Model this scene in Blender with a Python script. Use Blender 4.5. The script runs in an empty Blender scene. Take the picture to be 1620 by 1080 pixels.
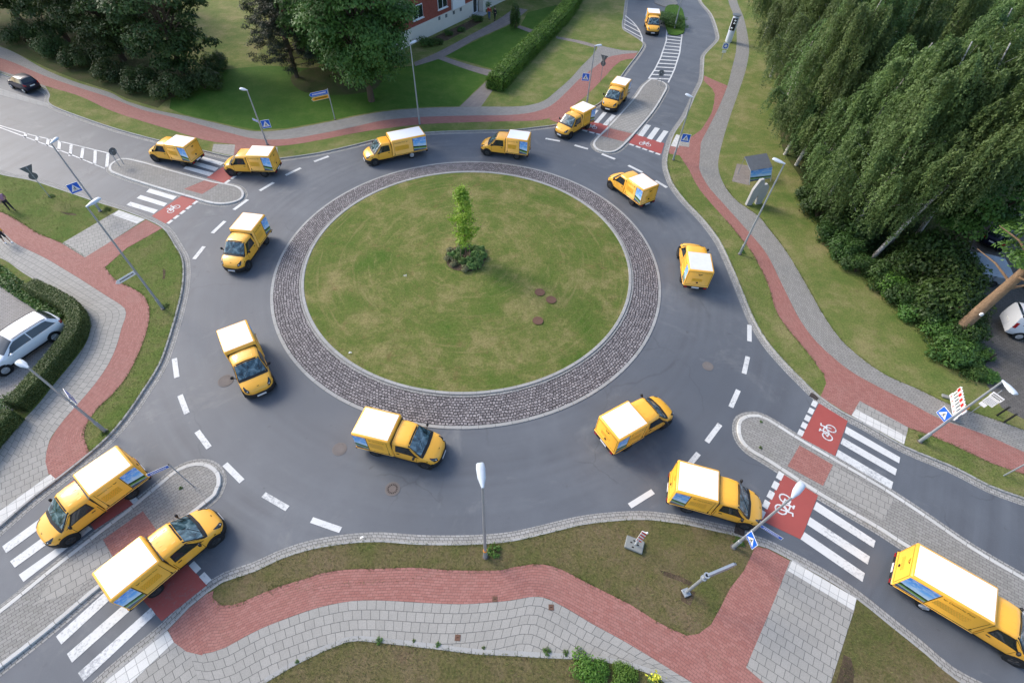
import bpy, bmesh, math, random
import numpy as np
from mathutils import Vector, Matrix, geometry

R = math.radians
scene = bpy.context.scene
COL = scene.collection

# ------------------------------------------------------------------ camera
CAM_H, FPX, PITCH, ROLL = 25.2, 776.0, 0.8766, 0.0463
_cp, _sp, _cr, _sr = math.cos(PITCH), math.sin(PITCH), math.cos(ROLL), math.sin(ROLL)
_Rt, _Up, _Fw = Vector((1, 0, 0)), Vector((0, _sp, _cp)), Vector((0, _cp, -_sp))
cam = bpy.data.cameras.new("camera")
cam.sensor_width = 36.0
cam.lens = FPX / 1620 * 36
cam.clip_start, cam.clip_end = 0.5, 1500
cam_o = bpy.data.objects.new("camera", cam)
COL.objects.link(cam_o)
_X, _Y = _Rt * _cr + _Up * _sr, _Up * _cr - _Rt * _sr
M = Matrix((_X, _Y, -_Fw)).transposed().to_4x4()
M.translation = (0, 0, CAM_H)
cam_o.matrix_world = M
scene.camera = cam_o

# ------------------------------------------------------------------ light
SUN_AZ, SUN_EL = 150.0, 36.0          # azimuth counted from +X towards +Y
world = bpy.data.worlds.new("World")
scene.world = world
world.use_nodes = True
wn = world.node_tree
sky = wn.nodes.new("ShaderNodeTexSky")
sky.sky_type = 'NISHITA'
sky.sun_disc = False
sky.sun_elevation = R(SUN_EL)
sky.sun_rotation = R(90 - SUN_AZ)
sky.air_density, sky.dust_density, sky.ozone_density = 1.0, 2.2, 1.4
wn.links.new(sky.outputs[0], wn.nodes["Background"].inputs[0])
wn.nodes["Background"].inputs[1].default_value = 0.15
sun = bpy.data.lights.new("sun", 'SUN')
sun.energy, sun.angle, sun.color = 1.35, R(20), (1.0, 0.94, 0.85)
sun_o = bpy.data.objects.new("sun", sun)
COL.objects.link(sun_o)
_sd = Vector((math.cos(R(SUN_AZ)) * math.cos(R(SUN_EL)), math.sin(R(SUN_AZ)) * math.cos(R(SUN_EL)), math.sin(R(SUN_EL))))
sun_o.rotation_euler = (-_sd).to_track_quat('-Z', 'Y').to_euler()
scene.view_settings.view_transform = 'Standard'
scene.view_settings.look = 'None'
scene.view_settings.exposure = 1.08
scene.view_settings.gamma = 1.0


# ------------------------------------------------------------------ measuring: a pixel of the 1620 px photo -> point at height z
def ray(px, py):
    x, y = (px - 810) / FPX, -(py - 540) / FPX
    return _Rt * (_cr * x - _sr * y) + _Up * (_sr * x + _cr * y) + _Fw


def G(px, py, z=0.0):
    d = ray(px, py)
    t = (CAM_H - z) / -d.z
    return Vector((d.x * t, d.y * t, z))


def GL(pts, z=0.0):
    return [G(p[0], p[1], z) for p in pts]


# ------------------------------------------------------------------ materials
class NB:
    """small node-tree builder"""
    def __init__(s, name):
        s.m = bpy.data.materials.new(name)
        s.m.use_nodes = True
        s.t = s.m.node_tree
        s.b = s.t.nodes["Principled BSDF"]
        s.out = s.t.nodes["Material Output"]

    def n(s, typ, **kw):
        o = s.t.nodes.new(typ)
        for k, v in kw.items():
            setattr(o, k, v)
        return o

    def l(s, a, b):
        s.t.links.new(a, b)

    def pos(s):
        return s.n("ShaderNodeNewGeometry").outputs["Position"]

    def uv(s):
        return s.n("ShaderNodeTexCoord").outputs["UV"]

    def objc(s):
        return s.n("ShaderNodeTexCoord").outputs["Object"]

    def rnd(s):
        return s.n("ShaderNodeObjectInfo").outputs["Random"]

    def noise(s, vec, scale, detail=4, rough=0.55, dist=0.0):
        o = s.n("ShaderNodeTexNoise")
        s.l(vec, o.inputs["Vector"])
        o.inputs["Scale"].default_value = scale
        o.inputs["Detail"].default_value = detail
        o.inputs["Roughness"].default_value = rough
        o.inputs["Distortion"].default_value = dist
        return o.outputs["Fac"]

    def ramp(s, fac, stops):
        o = s.n("ShaderNodeValToRGB")
        s.l(fac, o.inputs[0])
        e = o.color_ramp.elements
        while len(e) < len(stops):
            e.new(0.5)
        for i, (p, c) in enumerate(stops):
            e[i].position = p
            e[i].color = (c, c, c, 1) if isinstance(c, (int, float)) else (*c, 1)
        return o.outputs[0]

    def mix(s, fac, a, b, mode='MIX'):
        o = s.n("ShaderNodeMix", data_type='RGBA', blend_type=mode)
        for i, v in ((0, fac), (6, a), (7, b)):
            if isinstance(v, (int, float)):
                o.inputs[i].default_value = v if i == 0 else (v, v, v, 1)
            elif isinstance(v, tuple):
                o.inputs[i].default_value = (*v, 1)
            else:
                s.l(v, o.inputs[i])
        return o.outputs[2]

    def math(s, op, a, b=0.0):
        o = s.n("ShaderNodeMath", operation=op)
        for i, v in ((0, a), (1, b)):
            if isinstance(v, (int, float)):
                o.inputs[i].default_value = v
            else:
                s.l(v, o.inputs[i])
        return o.outputs[0]

    def bump(s, h, strength=0.3, dist=0.01):
        o = s.n("ShaderNodeBump")
        s.l(h, o.inputs["Height"])
        o.inputs["Strength"].default_value = strength
        o.inputs["Distance"].default_value = dist
        s.l(o.outputs[0], s.b.inputs["Normal"])

    def col(s, c):
        if isinstance(c, tuple):
            s.b.inputs["Base Color"].default_value = (*c, 1)
        else:
            s.l(c, s.b.inputs["Base Color"])
        return s

    def set(s, rough=0.6, spec=0.5, metal=0.0, coat=0.0):
        s.b.inputs["Roughness"].default_value = rough
        s.b.inputs["Specular IOR Level"].default_value = spec
        s.b.inputs["Metallic"].default_value = metal
        s.b.inputs["Coat Weight"].default_value = coat
        s.b.inputs["Coat Roughness"].default_value = 0.08
        return s


def mix3(a, k):
    return tuple(min(1, c * k) for c in a)


def m_plain(name, c, rough=0.6, spec=0.5, metal=0.0, coat=0.0, var=0.12, scale=6.0, bump=0.0):
    b = NB(name)
    f = b.noise(b.objc(), scale, 5)
    b.col(b.mix(f, mix3(c, 1 - var), mix3(c, 1 + var))).set(rough, spec, metal, coat)
    if bump:
        mp = b.n("ShaderNodeMapping")
        b.l(b.objc(), mp.inputs[0])
        mp.inputs["Scale"].default_value = (1, 1, 0.22)
        b.bump(b.noise(mp.outputs[0], scale * 2.2, 6, 0.7, 0.6), bump, 0.08)
    return b.m


def m_asphalt():
    b = NB("asphalt")
    p = b.pos()
    big = b.noise(p, 0.09, 3, 0.6)
    c = b.mix(b.ramp(big, [(0.34, 0.0), (0.66, 1.0)]), (0.084, 0.093, 0.108), (0.134, 0.144, 0.158))
    mid = b.noise(p, 0.9, 5, 0.65, 0.6)
    c = b.mix(b.ramp(mid, [(0.35, 0.0), (0.75, 0.5)]), c, (0.088, 0.096, 0.110))
    dust = b.noise(p, 0.23, 6, 0.7, 1.2)
    c = b.mix(b.ramp(dust, [(0.56, 0.0), (0.76, 0.5)]), c, (0.23, 0.23, 0.225))
    # faint tyre-worn rings round the island
    sp = b.n("ShaderNodeVectorMath", operation='SUBTRACT')
    b.l(p, sp.inputs[0])
    sp.inputs[1].default_value = (*ISL_C, 0)
    ln = b.n("ShaderNodeVectorMath", operation='LENGTH')
    b.l(sp.outputs[0], ln.inputs[0])
    cb = b.n("ShaderNodeCombineXYZ")
    b.l(ln.outputs["Value"], cb.inputs[0])
    ring = b.noise(cb.outputs[0], 0.8, 3, 0.6)
    patch = b.noise(p, 0.35, 4, 0.6, 0.5)
    c = b.mix(b.math('MULTIPLY', b.ramp(ring, [(0.40, 0.0), (0.60, 0.75)]), b.ramp(patch, [(0.35, 0.1), (0.65, 1.0)])), c, (0.078, 0.083, 0.094))
    # hairline cracks and mended joints
    wv = b.n("ShaderNodeVectorMath", operation='MULTIPLY_ADD')
    nz = b.n("ShaderNodeTexNoise")
    b.l(p, nz.inputs["Vector"])
    nz.inputs["Scale"].default_value = 0.6
    nz.inputs["Detail"].default_value = 6
    b.l(nz.outputs["Color"], wv.inputs[0])
    wv.inputs[1].default_value = (1.6, 1.6, 0)
    b.l(p, wv.inputs[2])
    vo = b.n("ShaderNodeTexVoronoi", feature='DISTANCE_TO_EDGE')
    b.l(wv.outputs[0], vo.inputs["Vector"])
    vo.inputs["Scale"].default_value = 0.13
    crk = b.ramp(vo.outputs["Distance"], [(0.002, 0.32), (0.006, 0.0)])
    brk = b.ramp(b.noise(p, 0.25, 3, 0.5), [(0.48, 0.0), (0.58, 1.0)])
    c = b.mix(b.math('MULTIPLY', crk, brk), c, (0.045, 0.047, 0.052))
    spots = b.noise(p, 1.7, 2, 0.5)
    c = b.mix(b.ramp(spots, [(0.70, 0.0), (0.78, 0.5)]), c, (0.060, 0.062, 0.068))
    fine = b.noise(p, 55, 3, 0.7)
    c = b.mix(0.55, c, b.ramp(fine, [(0.3, 0.25), (0.7, 0.78)]), 'OVERLAY')
    b.col(c).set(0.62, 0.42)
    b.bump(fine, 0.35, 0.01)
    return b.m


def m_grass(name, cols, scale=0.25, mow=False, blot=0.5):
    """cols: lush, mid, dry, soil"""
    b = NB(name)
    p = b.pos()
    f1 = b.noise(p, scale, 10, 0.76, 0.15)
    c = b.ramp(f1, [(0.34, cols[0]), (0.49, cols[1]), (0.62, cols[2])])
    if mow:
        sp = b.n("ShaderNodeVectorMath", operation='SUBTRACT')
        b.l(p, sp.inputs[0])
        sp.inputs[1].default_value = (*ISL_C, 0)
        sx = b.n("ShaderNodeSeparateXYZ")
        b.l(sp.outputs[0], sx.inputs[0])
        ang = b.math('ARCTAN2', sx.outputs[1], sx.outputs[0])
        ln = b.n("ShaderNodeVectorMath", operation='LENGTH')
        b.l(sp.outputs[0], ln.inputs[0])
        cb = b.n("ShaderNodeCombineXYZ")
        b.l(b.math('MULTIPLY', ln.outputs["Value"], 2.6), cb.inputs[0])
        b.l(b.math('MULTIPLY', ang, 1.7), cb.inputs[1])
        arc = b.noise(cb.outputs[0], 1.0, 8, 0.72, 0.1)
        c = b.mix(b.ramp(arc, [(0.53, 0.0), (0.68, 0.75)]), c, cols[2])
        c = b.mix(b.ramp(arc, [(0.28, 0.5), (0.42, 0.0)]), c, cols[0])
    f2 = b.noise(p, 1.1, 8, 0.74, 0.25)
    c = b.mix(b.ramp(f2, [(0.56, 0.0), (0.74, blot)]), c, cols[3])
    f3 = b.noise(p, 9, 5, 0.75)
    c = b.mix(0.6, c, b.ramp(f3, [(0.3, 0.2), (0.7, 0.8)]), 'OVERLAY')
    f4 = b.noise(p, 60, 3, 0.7)
    c = b.mix(0.5, c, b.ramp(f4, [(0.3, 0.15), (0.7, 0.85)]), 'OVERLAY')
    b.col(c).set(0.9, 0.15)
    b.bump(b.math('ADD', f3, f4), 0.8, 0.05)
    return b.m


def m_brick(name, c1, c2, mortar, bw, bh, msize=0.006, off=0.5, rough=0.8, jit=0.0, dirt=0.25, dcol=(0.2, 0.19, 0.17), bstr=0.5, mstain=0.0):
    b = NB(name)
    v = b.uv()
    if jit:
        nz = b.n("ShaderNodeTexNoise")
        b.l(v, nz.inputs["Vector"])
        nz.inputs["Scale"].default_value = 2.2
        nz.inputs["Detail"].default_value = 3
        mm = b.n("ShaderNodeVectorMath", operation='MULTIPLY_ADD')
        b.l(nz.outputs["Color"], mm.inputs[0])
        mm.inputs[1].default_value = (jit, jit, 0)
        b.l(v, mm.inputs[2])
        v2 = mm.outputs[0]
    else:
        v2 = v
    br = b.n("ShaderNodeTexBrick", offset=off)
    b.l(v2, br.inputs["Vector"])
    br.inputs["Scale"].default_value = 1.0
    br.inputs["Brick Width"].default_value = bw
    br.inputs["Row Height"].default_value = bh
    br.inputs["Mortar Size"].default_value = msize
    br.inputs["Mortar Smooth"].default_value = 0.3
    br.inputs["Bias"].default_value = 0.0
    br.inputs["Color1"].default_value = (*c1, 1)
    br.inputs["Color2"].default_value = (*c2, 1)
    br.inputs["Mortar"].default_value = (*mortar, 1)
    c = br.outputs["Color"]
    p = b.pos()
    d = b.noise(p, 0.5, 6, 0.7, 0.5)
    c = b.mix(b.ramp(d, [(0.5, 0.0), (0.8, dirt)]), c, dcol)
    if mstain:
        d3 = b.noise(p, 0.9, 5, 0.7, 1.0)
        c = b.mix(b.ramp(d3, [(0.6, 0.0), (0.75, mstain)]), c, (0.10, 0.11, 0.05))
    f = b.noise(p, 25, 4, 0.7)
    c = b.mix(0.35, c, b.ramp(f, [(0.3, 0.3), (0.7, 0.7)]), 'OVERLAY')
    b.col(c).set(rough, 0.3)
    inv = b.math('SUBTRACT', 1.0, br.outputs["Fac"])
    b.bump(b.math('ADD', inv, b.math('MULTIPLY', f, 0.3)), bstr, 0.015)
    return b.m


def m_worn(name, c, under, worn=0.55, rough=0.6):
    """road paint worn through to the asphalt in patches"""
    b = NB(name)
    p = b.pos()
    f = b.noise(p, 7, 8, 0.78)
    g = b.noise(p, 0.35, 3, 0.5)
    k = b.ramp(b.math('ADD', f, b.math('MULTIPLY', b.math('SUBTRACT', g, 0.5), 0.5)), [(worn, 0.0), (worn + 0.14, 0.75)])
    b.col(b.mix(k, b.mix(b.noise(p, 1.2, 4), mix3(c, 0.85), mix3(c, 1.08)), under)).set(rough, 0.35)
    b.bump(b.noise(p, 50, 3), 0.25, 0.006)
    return b.m


def m_leaf(name, dark, light, trans=0.28, scale=0.5):
    b = NB(name)
    p = b.objc()
    f = b.noise(p, scale, 3, 0.6)
    g = b.noise(p, 9.0, 2, 0.6)
    c = b.mix(b.ramp(b.math('ADD', b.math('MULTIPLY', f, 0.55), b.math('MULTIPLY', g, 0.45)), [(0.36, 0.0), (0.64, 1.0)]), dark, light)
    hs = b.n("ShaderNodeHueSaturation")
    b.l(c, hs.inputs["Color"])
    b.l(b.math('ADD', b.math('MULTIPLY', b.rnd(), 0.03), 0.485), hs.inputs["Hue"])
    b.l(b.math('ADD', b.math('MULTIPLY', b.rnd(), 0.35), 0.83), hs.inputs["Value"])
    b.col(hs.outputs[0]).set(0.55, 0.35)
    tr = b.n("ShaderNodeBsdfTranslucent")
    b.l(hs.outputs[0], tr.inputs[0])
    mx = b.n("ShaderNodeMixShader")
    mx.inputs[0].default_value = trans
    b.l(b.b.outputs[0], mx.inputs[1])
    b.l(tr.outputs[0], mx.inputs[2])
    b.l(mx.outputs[0], b.out.inputs[0])
    return b.m


def m_birch():
    b = NB("birch_bark")
    p = b.objc()
    mp = b.n("ShaderNodeMapping")
    b.l(p, mp.inputs[0])
    mp.inputs["Scale"].default_value = (1.5, 1.5, 4.0)
    f = b.noise(mp.outputs[0], 2.2, 5, 0.7, 0.4)
    c = b.ramp(f, [(0.46, (0.55, 0.53, 0.49)), (0.56, (0.30, 0.28, 0.25)), (0.63, (0.05, 0.045, 0.04))])
    b.col(c).set(0.8, 0.3)
    return b.m


def m_picture():
    """the printed landscape on the vans: sky, clouds, wooded hill, field, road"""
    b = NB("printed_landscape")
    uv = b.uv()
    sx = b.n("ShaderNodeSeparateXYZ")
    b.l(uv, sx.inputs[0])
    u, v = sx.outputs[0], sx.outputs[1]
    mp = b.n("ShaderNodeMapping")
    b.l(uv, mp.inputs[0])
    mp.inputs["Scale"].default_value = (2.0, 4.0, 1)
    cl = b.noise(mp.outputs[0], 1.6, 5, 0.65, 0.5)
    skyc = b.ramp(v, [(0.34, (0.60, 0.80, 0.95)), (0.60, (0.16, 0.47, 0.92)), (1.0, (0.05, 0.26, 0.78))])
    skyc = b.mix(b.ramp(cl, [(0.44, 0.0), (0.68, 0.85)]), skyc, (0.70, 0.82, 0.95))
    edge = b.math('ADD', v, b.math('MULTIPLY', b.math('SUBTRACT', b.noise(uv, 6, 5, 0.7), 0.5), 0.10))
    edge = b.math('SUBTRACT', edge, b.math('MULTIPLY', b.math('SUBTRACT', 0.55, u), 0.12))
    land = b.ramp(edge, [(0.07, (0.06, 0.10, 0.16)), (0.13, (0.45, 0.52, 0.55)), (0.16, (0.20, 0.36, 0.06)), (0.22, (0.14, 0.30, 0.04)), (0.24, (0.015, 0.045, 0.015)), (0.32, (0.012, 0.04, 0.015))])
    k = b.ramp(edge, [(0.325, 0.0), (0.335, 1.0)])
    b.col(b.mix(k, land, skyc)).set(0.3, 0.5)
    return b.m


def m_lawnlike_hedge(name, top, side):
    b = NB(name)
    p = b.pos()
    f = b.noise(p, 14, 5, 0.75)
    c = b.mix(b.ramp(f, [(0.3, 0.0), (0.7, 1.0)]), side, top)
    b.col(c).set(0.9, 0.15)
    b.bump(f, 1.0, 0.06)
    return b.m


ISL_C = (-3.49, 28.75)
MAT = {}
MAT['asphalt'] = m_asphalt()
MAT['verge'] = m_grass("verge_grass", ((0.080, 0.142, 0.023), (0.126, 0.162, 0.038), (0.185, 0.175, 0.066), (0.130, 0.098, 0.052)), 0.35)
MAT['verge_s'] = m_grass("worn_verge_grass", ((0.095, 0.112, 0.030), (0.140, 0.122, 0.050), (0.185, 0.140, 0.078), (0.120, 0.075, 0.048)), 0.28, blot=0.75)
MAT['dry'] = m_grass("dry_grass", ((0.092, 0.148, 0.029), (0.155, 0.182, 0.050), (0.245, 0.222, 0.092), (0.17, 0.125, 0.068)), 0.30)
MAT['island'] = m_grass("island_grass", ((0.078, 0.140, 0.020), (0.140, 0.165, 0.040), (0.260, 0.225, 0.090), (0.190, 0.125, 0.055)), 0.33, mow=True, blot=0.8)
MAT['lawn'] = m_grass("lawn_grass", ((0.050, 0.120, 0.014), (0.062, 0.135, 0.018), (0.085, 0.150, 0.026), (0.09, 0.12, 0.03)), 0.5, blot=0.15)
MAT['leafmould'] = m_grass("leaf_mould", ((0.045, 0.080, 0.016), (0.070, 0.085, 0.026), (0.095, 0.085, 0.040), (0.060, 0.045, 0.026)), 0.5)  # leaf mould pulled towards shaded grass, so some tree shade sits in the colour
MAT['soil'] = m_grass("bed_soil", ((0.06, 0.05, 0.03), (0.10, 0.07, 0.045), (0.15, 0.11, 0.07), (0.05, 0.035, 0.02)), 0.8)
MAT['slab'] = m_brick("grey_slabs", (0.290, 0.277, 0.250), (0.324, 0.309, 0.280), (0.095, 0.092, 0.085), 0.40, 0.40, 0.011, 0.4, dirt=0.3, dcol=(0.22, 0.21, 0.19))
MAT['grey'] = m_brick("grey_pavers", (0.235, 0.225, 0.205), (0.285, 0.272, 0.250), (0.10, 0.096, 0.085), 0.30, 0.16, 0.010, 0.5, dirt=0.35, dcol=(0.19, 0.18, 0.15), mstain=0.3)
MAT['white_slab'] = m_brick("white_slabs", (0.55, 0.54, 0.505), (0.62, 0.605, 0.57), (0.26, 0.25, 0.235), 0.40, 0.40, 0.010, 0.0, dirt=0.3, dcol=(0.42, 0.41, 0.38))
MAT['red'] = m_brick("red_pavers", (0.290, 0.120, 0.098), (0.345, 0.158, 0.132), (0.15, 0.075, 0.064), 0.25, 0.125, 0.008, 0.5, dirt=0.45, dcol=(0.27, 0.155, 0.13), mstain=0.15)
MAT['cobble'] = m_brick("granite_setts", (0.150, 0.134, 0.137), (0.320, 0.290, 0.288), (0.030, 0.028, 0.028), 0.22, 0.175, 0.028, 0.5, jit=0.30, dirt=0.2, dcol=(0.12, 0.10, 0.10), bstr=0.8)
MAT['gutter'] = m_brick("gutter_setts", (0.260, 0.254, 0.238), (0.345, 0.336, 0.316), (0.080, 0.077, 0.070), 0.24, 0.165, 0.012, 0.5, jit=0.02, dirt=0.4, dcol=(0.17, 0.16, 0.14))
MAT['kerb'] = m_brick("kerb_concrete", (0.300, 0.296, 0.282), (0.345, 0.340, 0.325), (0.12, 0.115, 0.10), 1.0, 0.6, 0.012, 0.0, dirt=0.4, dcol=(0.22, 0.20, 0.17))
MAT['kerb_white'] = m_brick("white_kerb", (0.47, 0.46, 0.43), (0.55, 0.54, 0.51), (0.20, 0.19, 0.17), 1.0, 0.8, 0.014, 0.0, dirt=0.55, dcol=(0.36, 0.34, 0.30))
MAT['path'] = m_brick("old_path_slabs", (0.215, 0.185, 0.165), (0.255, 0.220, 0.195), (0.13, 0.115, 0.10), 0.5, 0.5, 0.012, 0.5, dirt=0.35)
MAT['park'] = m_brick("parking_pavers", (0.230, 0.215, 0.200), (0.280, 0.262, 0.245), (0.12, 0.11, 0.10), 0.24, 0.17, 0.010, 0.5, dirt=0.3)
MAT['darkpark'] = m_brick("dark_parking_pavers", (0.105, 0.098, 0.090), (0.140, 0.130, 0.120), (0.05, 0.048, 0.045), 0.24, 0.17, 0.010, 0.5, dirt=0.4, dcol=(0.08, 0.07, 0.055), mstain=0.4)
MAT['paint'] = m_worn("white_road_paint", (0.61, 0.61, 0.59), (0.20, 0.21, 0.22), 0.525)
MAT['paint_worn'] = m_worn("worn_white_paint", (0.64, 0.64, 0.63), (0.20, 0.21, 0.22), 0.47)
MAT['redlane'] = m_worn("red_lane_coat", (0.335, 0.074, 0.062), (0.22, 0.12, 0.11), 0.55, 0.7)
MAT['yellow'] = m_plain("yellow_paint", (0.93, 0.450, 0.042), 0.36, 0.5, coat=0.4, var=0.03, scale=1.5)
MAT['white_panel'] = m_plain("white_roof_panel", (0.82, 0.82, 0.82), 0.35, var=0.03)
MAT['white_panel_dirty'] = m_plain("stained_roof_panel", (0.66, 0.66, 0.655), 0.4, var=0.12, scale=3)
MAT['black'] = m_plain("black_plastic", (0.014, 0.014, 0.015), 0.55, 0.4)
MAT['seam'] = m_plain("dark_seam", (0.035, 0.028, 0.012), 0.7, 0.2)
MAT['ink'] = m_plain("black_ink", (0.02, 0.018, 0.012), 0.6, 0.2)
MAT['greenink'] = m_plain("green_ink", (0.30, 0.33, 0.03), 0.6, 0.2)
MAT['tyre'] = m_plain("tyre_rubber", (0.018, 0.018, 0.019), 0.85, 0.3)
MAT['rim_dark'] = m_plain("dark_steel_wheel", (0.03, 0.03, 0.032), 0.5, 0.5)
MAT['rim_silver'] = m_plain("silver_wheel", (0.55, 0.56, 0.58), 0.35, 0.5, metal=0.6)
MAT['glass'] = NB("dark_glass").col((0.012, 0.020, 0.024)).set(0.04, 0.9).m


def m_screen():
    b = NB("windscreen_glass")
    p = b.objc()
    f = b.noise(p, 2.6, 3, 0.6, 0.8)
    b.col(b.ramp(f, [(0.36, (0.012, 0.020, 0.024)), (0.50, (0.055, 0.105, 0.125)), (0.66, (0.200, 0.280, 0.300))])).set(0.05, 0.9)  # teal reflections and dark interior painted into the glass colour as random patches
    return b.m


MAT['glass_ws'] = m_screen()
MAT['worn_cover'] = m_plain("worn_cover", (0.150, 0.135, 0.128), 0.8, 0.3, var=0.2, scale=12)
MAT['lamp_glass'] = NB("lamp_glass").col((0.75, 0.78, 0.80)).set(0.08, 0.8).m
MAT['tail'] = NB("red_lens").col((0.35, 0.01, 0.012)).set(0.15, 0.6).m
MAT['plate'] = m_plain("plate_white", (0.72, 0.72, 0.72), 0.4)
MAT['picture'] = m_picture()


def m_green_print():
    b = NB("green_print")
    br = b.n("ShaderNodeTexBrick", offset=0.35)
    b.l(b.uv(), br.inputs["Vector"])
    for k, v in (("Scale", 1.0), ("Brick Width", 0.11), ("Row Height", 0.085), ("Mortar Size", 0.026), ("Mortar Smooth", 0.1)):
        br.inputs[k].default_value = v
    for k, c in (("Color1", (0.58, 0.37, 0.03, 1)), ("Color2", (0.66, 0.36, 0.025, 1)), ("Mortar", (0.93, 0.450, 0.042, 1))):
        br.inputs[k].default_value = c
    b.l(br.outputs["Color"], b.b.inputs["Base Color"])
    b.set(0.35, 0.5)
    return b.m


MAT['green_print'] = m_green_print()
MAT['steel'] = m_plain("galvanised_steel", (0.36, 0.39, 0.42), 0.42, 0.5, metal=0.35, var=0.10, scale=3)
MAT['lamp_shell'] = m_plain("pale_lamp_shell", (0.50, 0.55, 0.60), 0.35, 0.5)
MAT['sign_blue'] = m_plain("sign_blue", (0.010, 0.12, 0.58), 0.35, var=0.05)
MAT['sign_white'] = m_plain("sign_white", (0.78, 0.78, 0.78), 0.35, var=0.04)
MAT['sign_yellow'] = m_plain("sign_yellow", (0.80, 0.36, 0.015), 0.35, var=0.04)
MAT['sign_red'] = m_plain("sign_red", (0.62, 0.025, 0.025), 0.4, var=0.06)
MAT['sign_back'] = m_plain("sign_back_grey", (0.13, 0.145, 0.155), 0.5, metal=0.2)
MAT['iron'] = m_plain("cast_iron", (0.13, 0.105, 0.095), 0.65, 0.4, var=0.35, scale=14)
MAT['rust'] = m_plain("rusty_cover", (0.135, 0.075, 0.052), 0.8, 0.2, var=0.3, scale=10)
MAT['drain'] = m_plain("drain_hole", (0.010, 0.010, 0.010), 0.9, 0.1)
MAT['orange'] = m_plain("orange_lens", (0.85, 0.28, 0.01), 0.3)
MAT['greyplastic'] = m_plain("recycled_plastic", (0.20, 0.21, 0.20), 0.8)
MAT['brick_wall'] = m_brick("red_brick_wall", (0.260, 0.052, 0.034), (0.320, 0.075, 0.050), (0.20, 0.11, 0.09), 0.25, 0.08, 0.008, 0.5, dirt=0.25, dcol=(0.20, 0.05, 0.035))
MAT['render'] = m_plain("cream_render", (0.62, 0.585, 0.53), 0.85, 0.2, var=0.07, scale=1.3)
MAT['white_frame'] = m_plain("white_frame", (0.74, 0.75, 0.77), 0.4, var=0.04)
MAT['rooftile'] = m_plain("roof_tiles", (0.16, 0.06, 0.045), 0.8, var=0.2)
MAT['white_car'] = m_plain("white_car_paint", (0.72, 0.74, 0.78), 0.25, coat=0.6, var=0.03)
MAT['navy_car'] = m_plain("navy_car_paint", (0.008, 0.009, 0.030), 0.30, 0.4, coat=0.25, var=0.05)
MAT['dark_car'] = m_plain("black_car_paint", (0.010, 0.011, 0.013), 0.2, 0.6, coat=1.0, var=0.05)
MAT['trailer'] = m_plain("trailer_tarp", (0.40, 0.47, 0.56), 0.55, var=0.06)
MAT['bark'] = m_plain("brown_bark", (0.105, 0.078, 0.055), 0.9, 0.2, var=0.35, scale=7, bump=0.8)
MAT['pinebark'] = m_plain("pine_bark", (0.265, 0.175, 0.110), 0.9, 0.2, var=0.45, scale=5, bump=1.0)
MAT['boardwood'] = m_plain("weathered_board", (0.17, 0.18, 0.195), 0.7, 0.3, var=0.2, scale=3)
MAT['wood'] = m_plain("stake_wood", (0.17, 0.125, 0.085), 0.85, 0.2, var=0.25, scale=8)
MAT['birch'] = m_birch()
MAT['leaf_dark'] = m_leaf("dark_leaves", (0.021, 0.044, 0.012), (0.088, 0.142, 0.036))
MAT['leaf_mid'] = m_leaf("mid_leaves", (0.034, 0.082, 0.015), (0.108, 0.215, 0.042))
MAT['leaf_under'] = m_leaf("undergrowth_leaves", (0.020, 0.046, 0.010), (0.070, 0.130, 0.026))
MAT['leaf_birch'] = m_leaf("birch_leaves", (0.055, 0.098, 0.028), (0.180, 0.260, 0.078), 0.38)
MAT['leaf_pine'] = m_leaf("pine_needles", (0.014, 0.026, 0.014), (0.045, 0.064, 0.030), 0.12)
MAT['leaf_bright'] = m_leaf("bright_leaves", (0.160, 0.350, 0.028), (0.400, 0.620, 0.085), 0.45)
MAT['leaf_hedge'] = m_leaf("hedge_leaves", (0.060, 0.130, 0.016), (0.165, 0.290, 0.042), 0.28)
MAT['leaf_trim'] = m_leaf("trimmed_hedge_leaves", (0.048, 0.072, 0.020), (0.125, 0.155, 0.045), 0.2)
MAT['leaf_pot'] = m_leaf("bed_plant_leaves", (0.060, 0.130, 0.028), (0.175, 0.290, 0.075), 0.25)
MAT['leaf_reddish'] = m_leaf("reddish_stalks", (0.110, 0.115, 0.052), (0.270, 0.255, 0.130), 0.25)
MAT['flower'] = m_leaf("yellow_flowers", (0.50, 0.45, 0.04), (0.75, 0.70, 0.08), 0.2)
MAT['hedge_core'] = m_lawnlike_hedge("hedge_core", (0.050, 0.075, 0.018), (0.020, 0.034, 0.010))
MAT['blade'] = m_leaf("grass_blades", (0.085, 0.115, 0.026), (0.190, 0.200, 0.062), 0.3, 0.25)
MAT['weed'] = m_leaf("weed_leaves", (0.06, 0.13, 0.02), (0.14, 0.25, 0.05), 0.3)
MAT['skin'] = m_plain("skin", (0.48, 0.30, 0.22), 0.6, var=0.05)
MAT['hair'] = m_plain("dark_hair", (0.05, 0.035, 0.025), 0.7)
MAT['lilac'] = m_plain("lilac_cloth", (0.38, 0.20, 0.30), 0.85)
MAT['darkcloth'] = m_plain("dark_cloth", (0.020, 0.020, 0.026), 0.9)
MAT['redcloth'] = m_plain("red_cloth", (0.45, 0.03, 0.03), 0.85)
MAT['yellowcloth'] = m_plain("yellow_cloth", (0.75, 0.42, 0.03), 0.85)
MAT['bluecloth'] = m_plain("blue_cloth", (0.05, 0.10, 0.22), 0.85)
MAT['concrete'] = m_plain("pale_concrete", (0.40, 0.40, 0.385), 0.85, var=0.15)
MAT['poster'] = m_picture()
MAT['poster'].name = "poster_print"
MAT['radar_white'] = m_plain("white_shell", (0.68, 0.72, 0.80), 0.3, coat=0.4, var=0.03)


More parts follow.
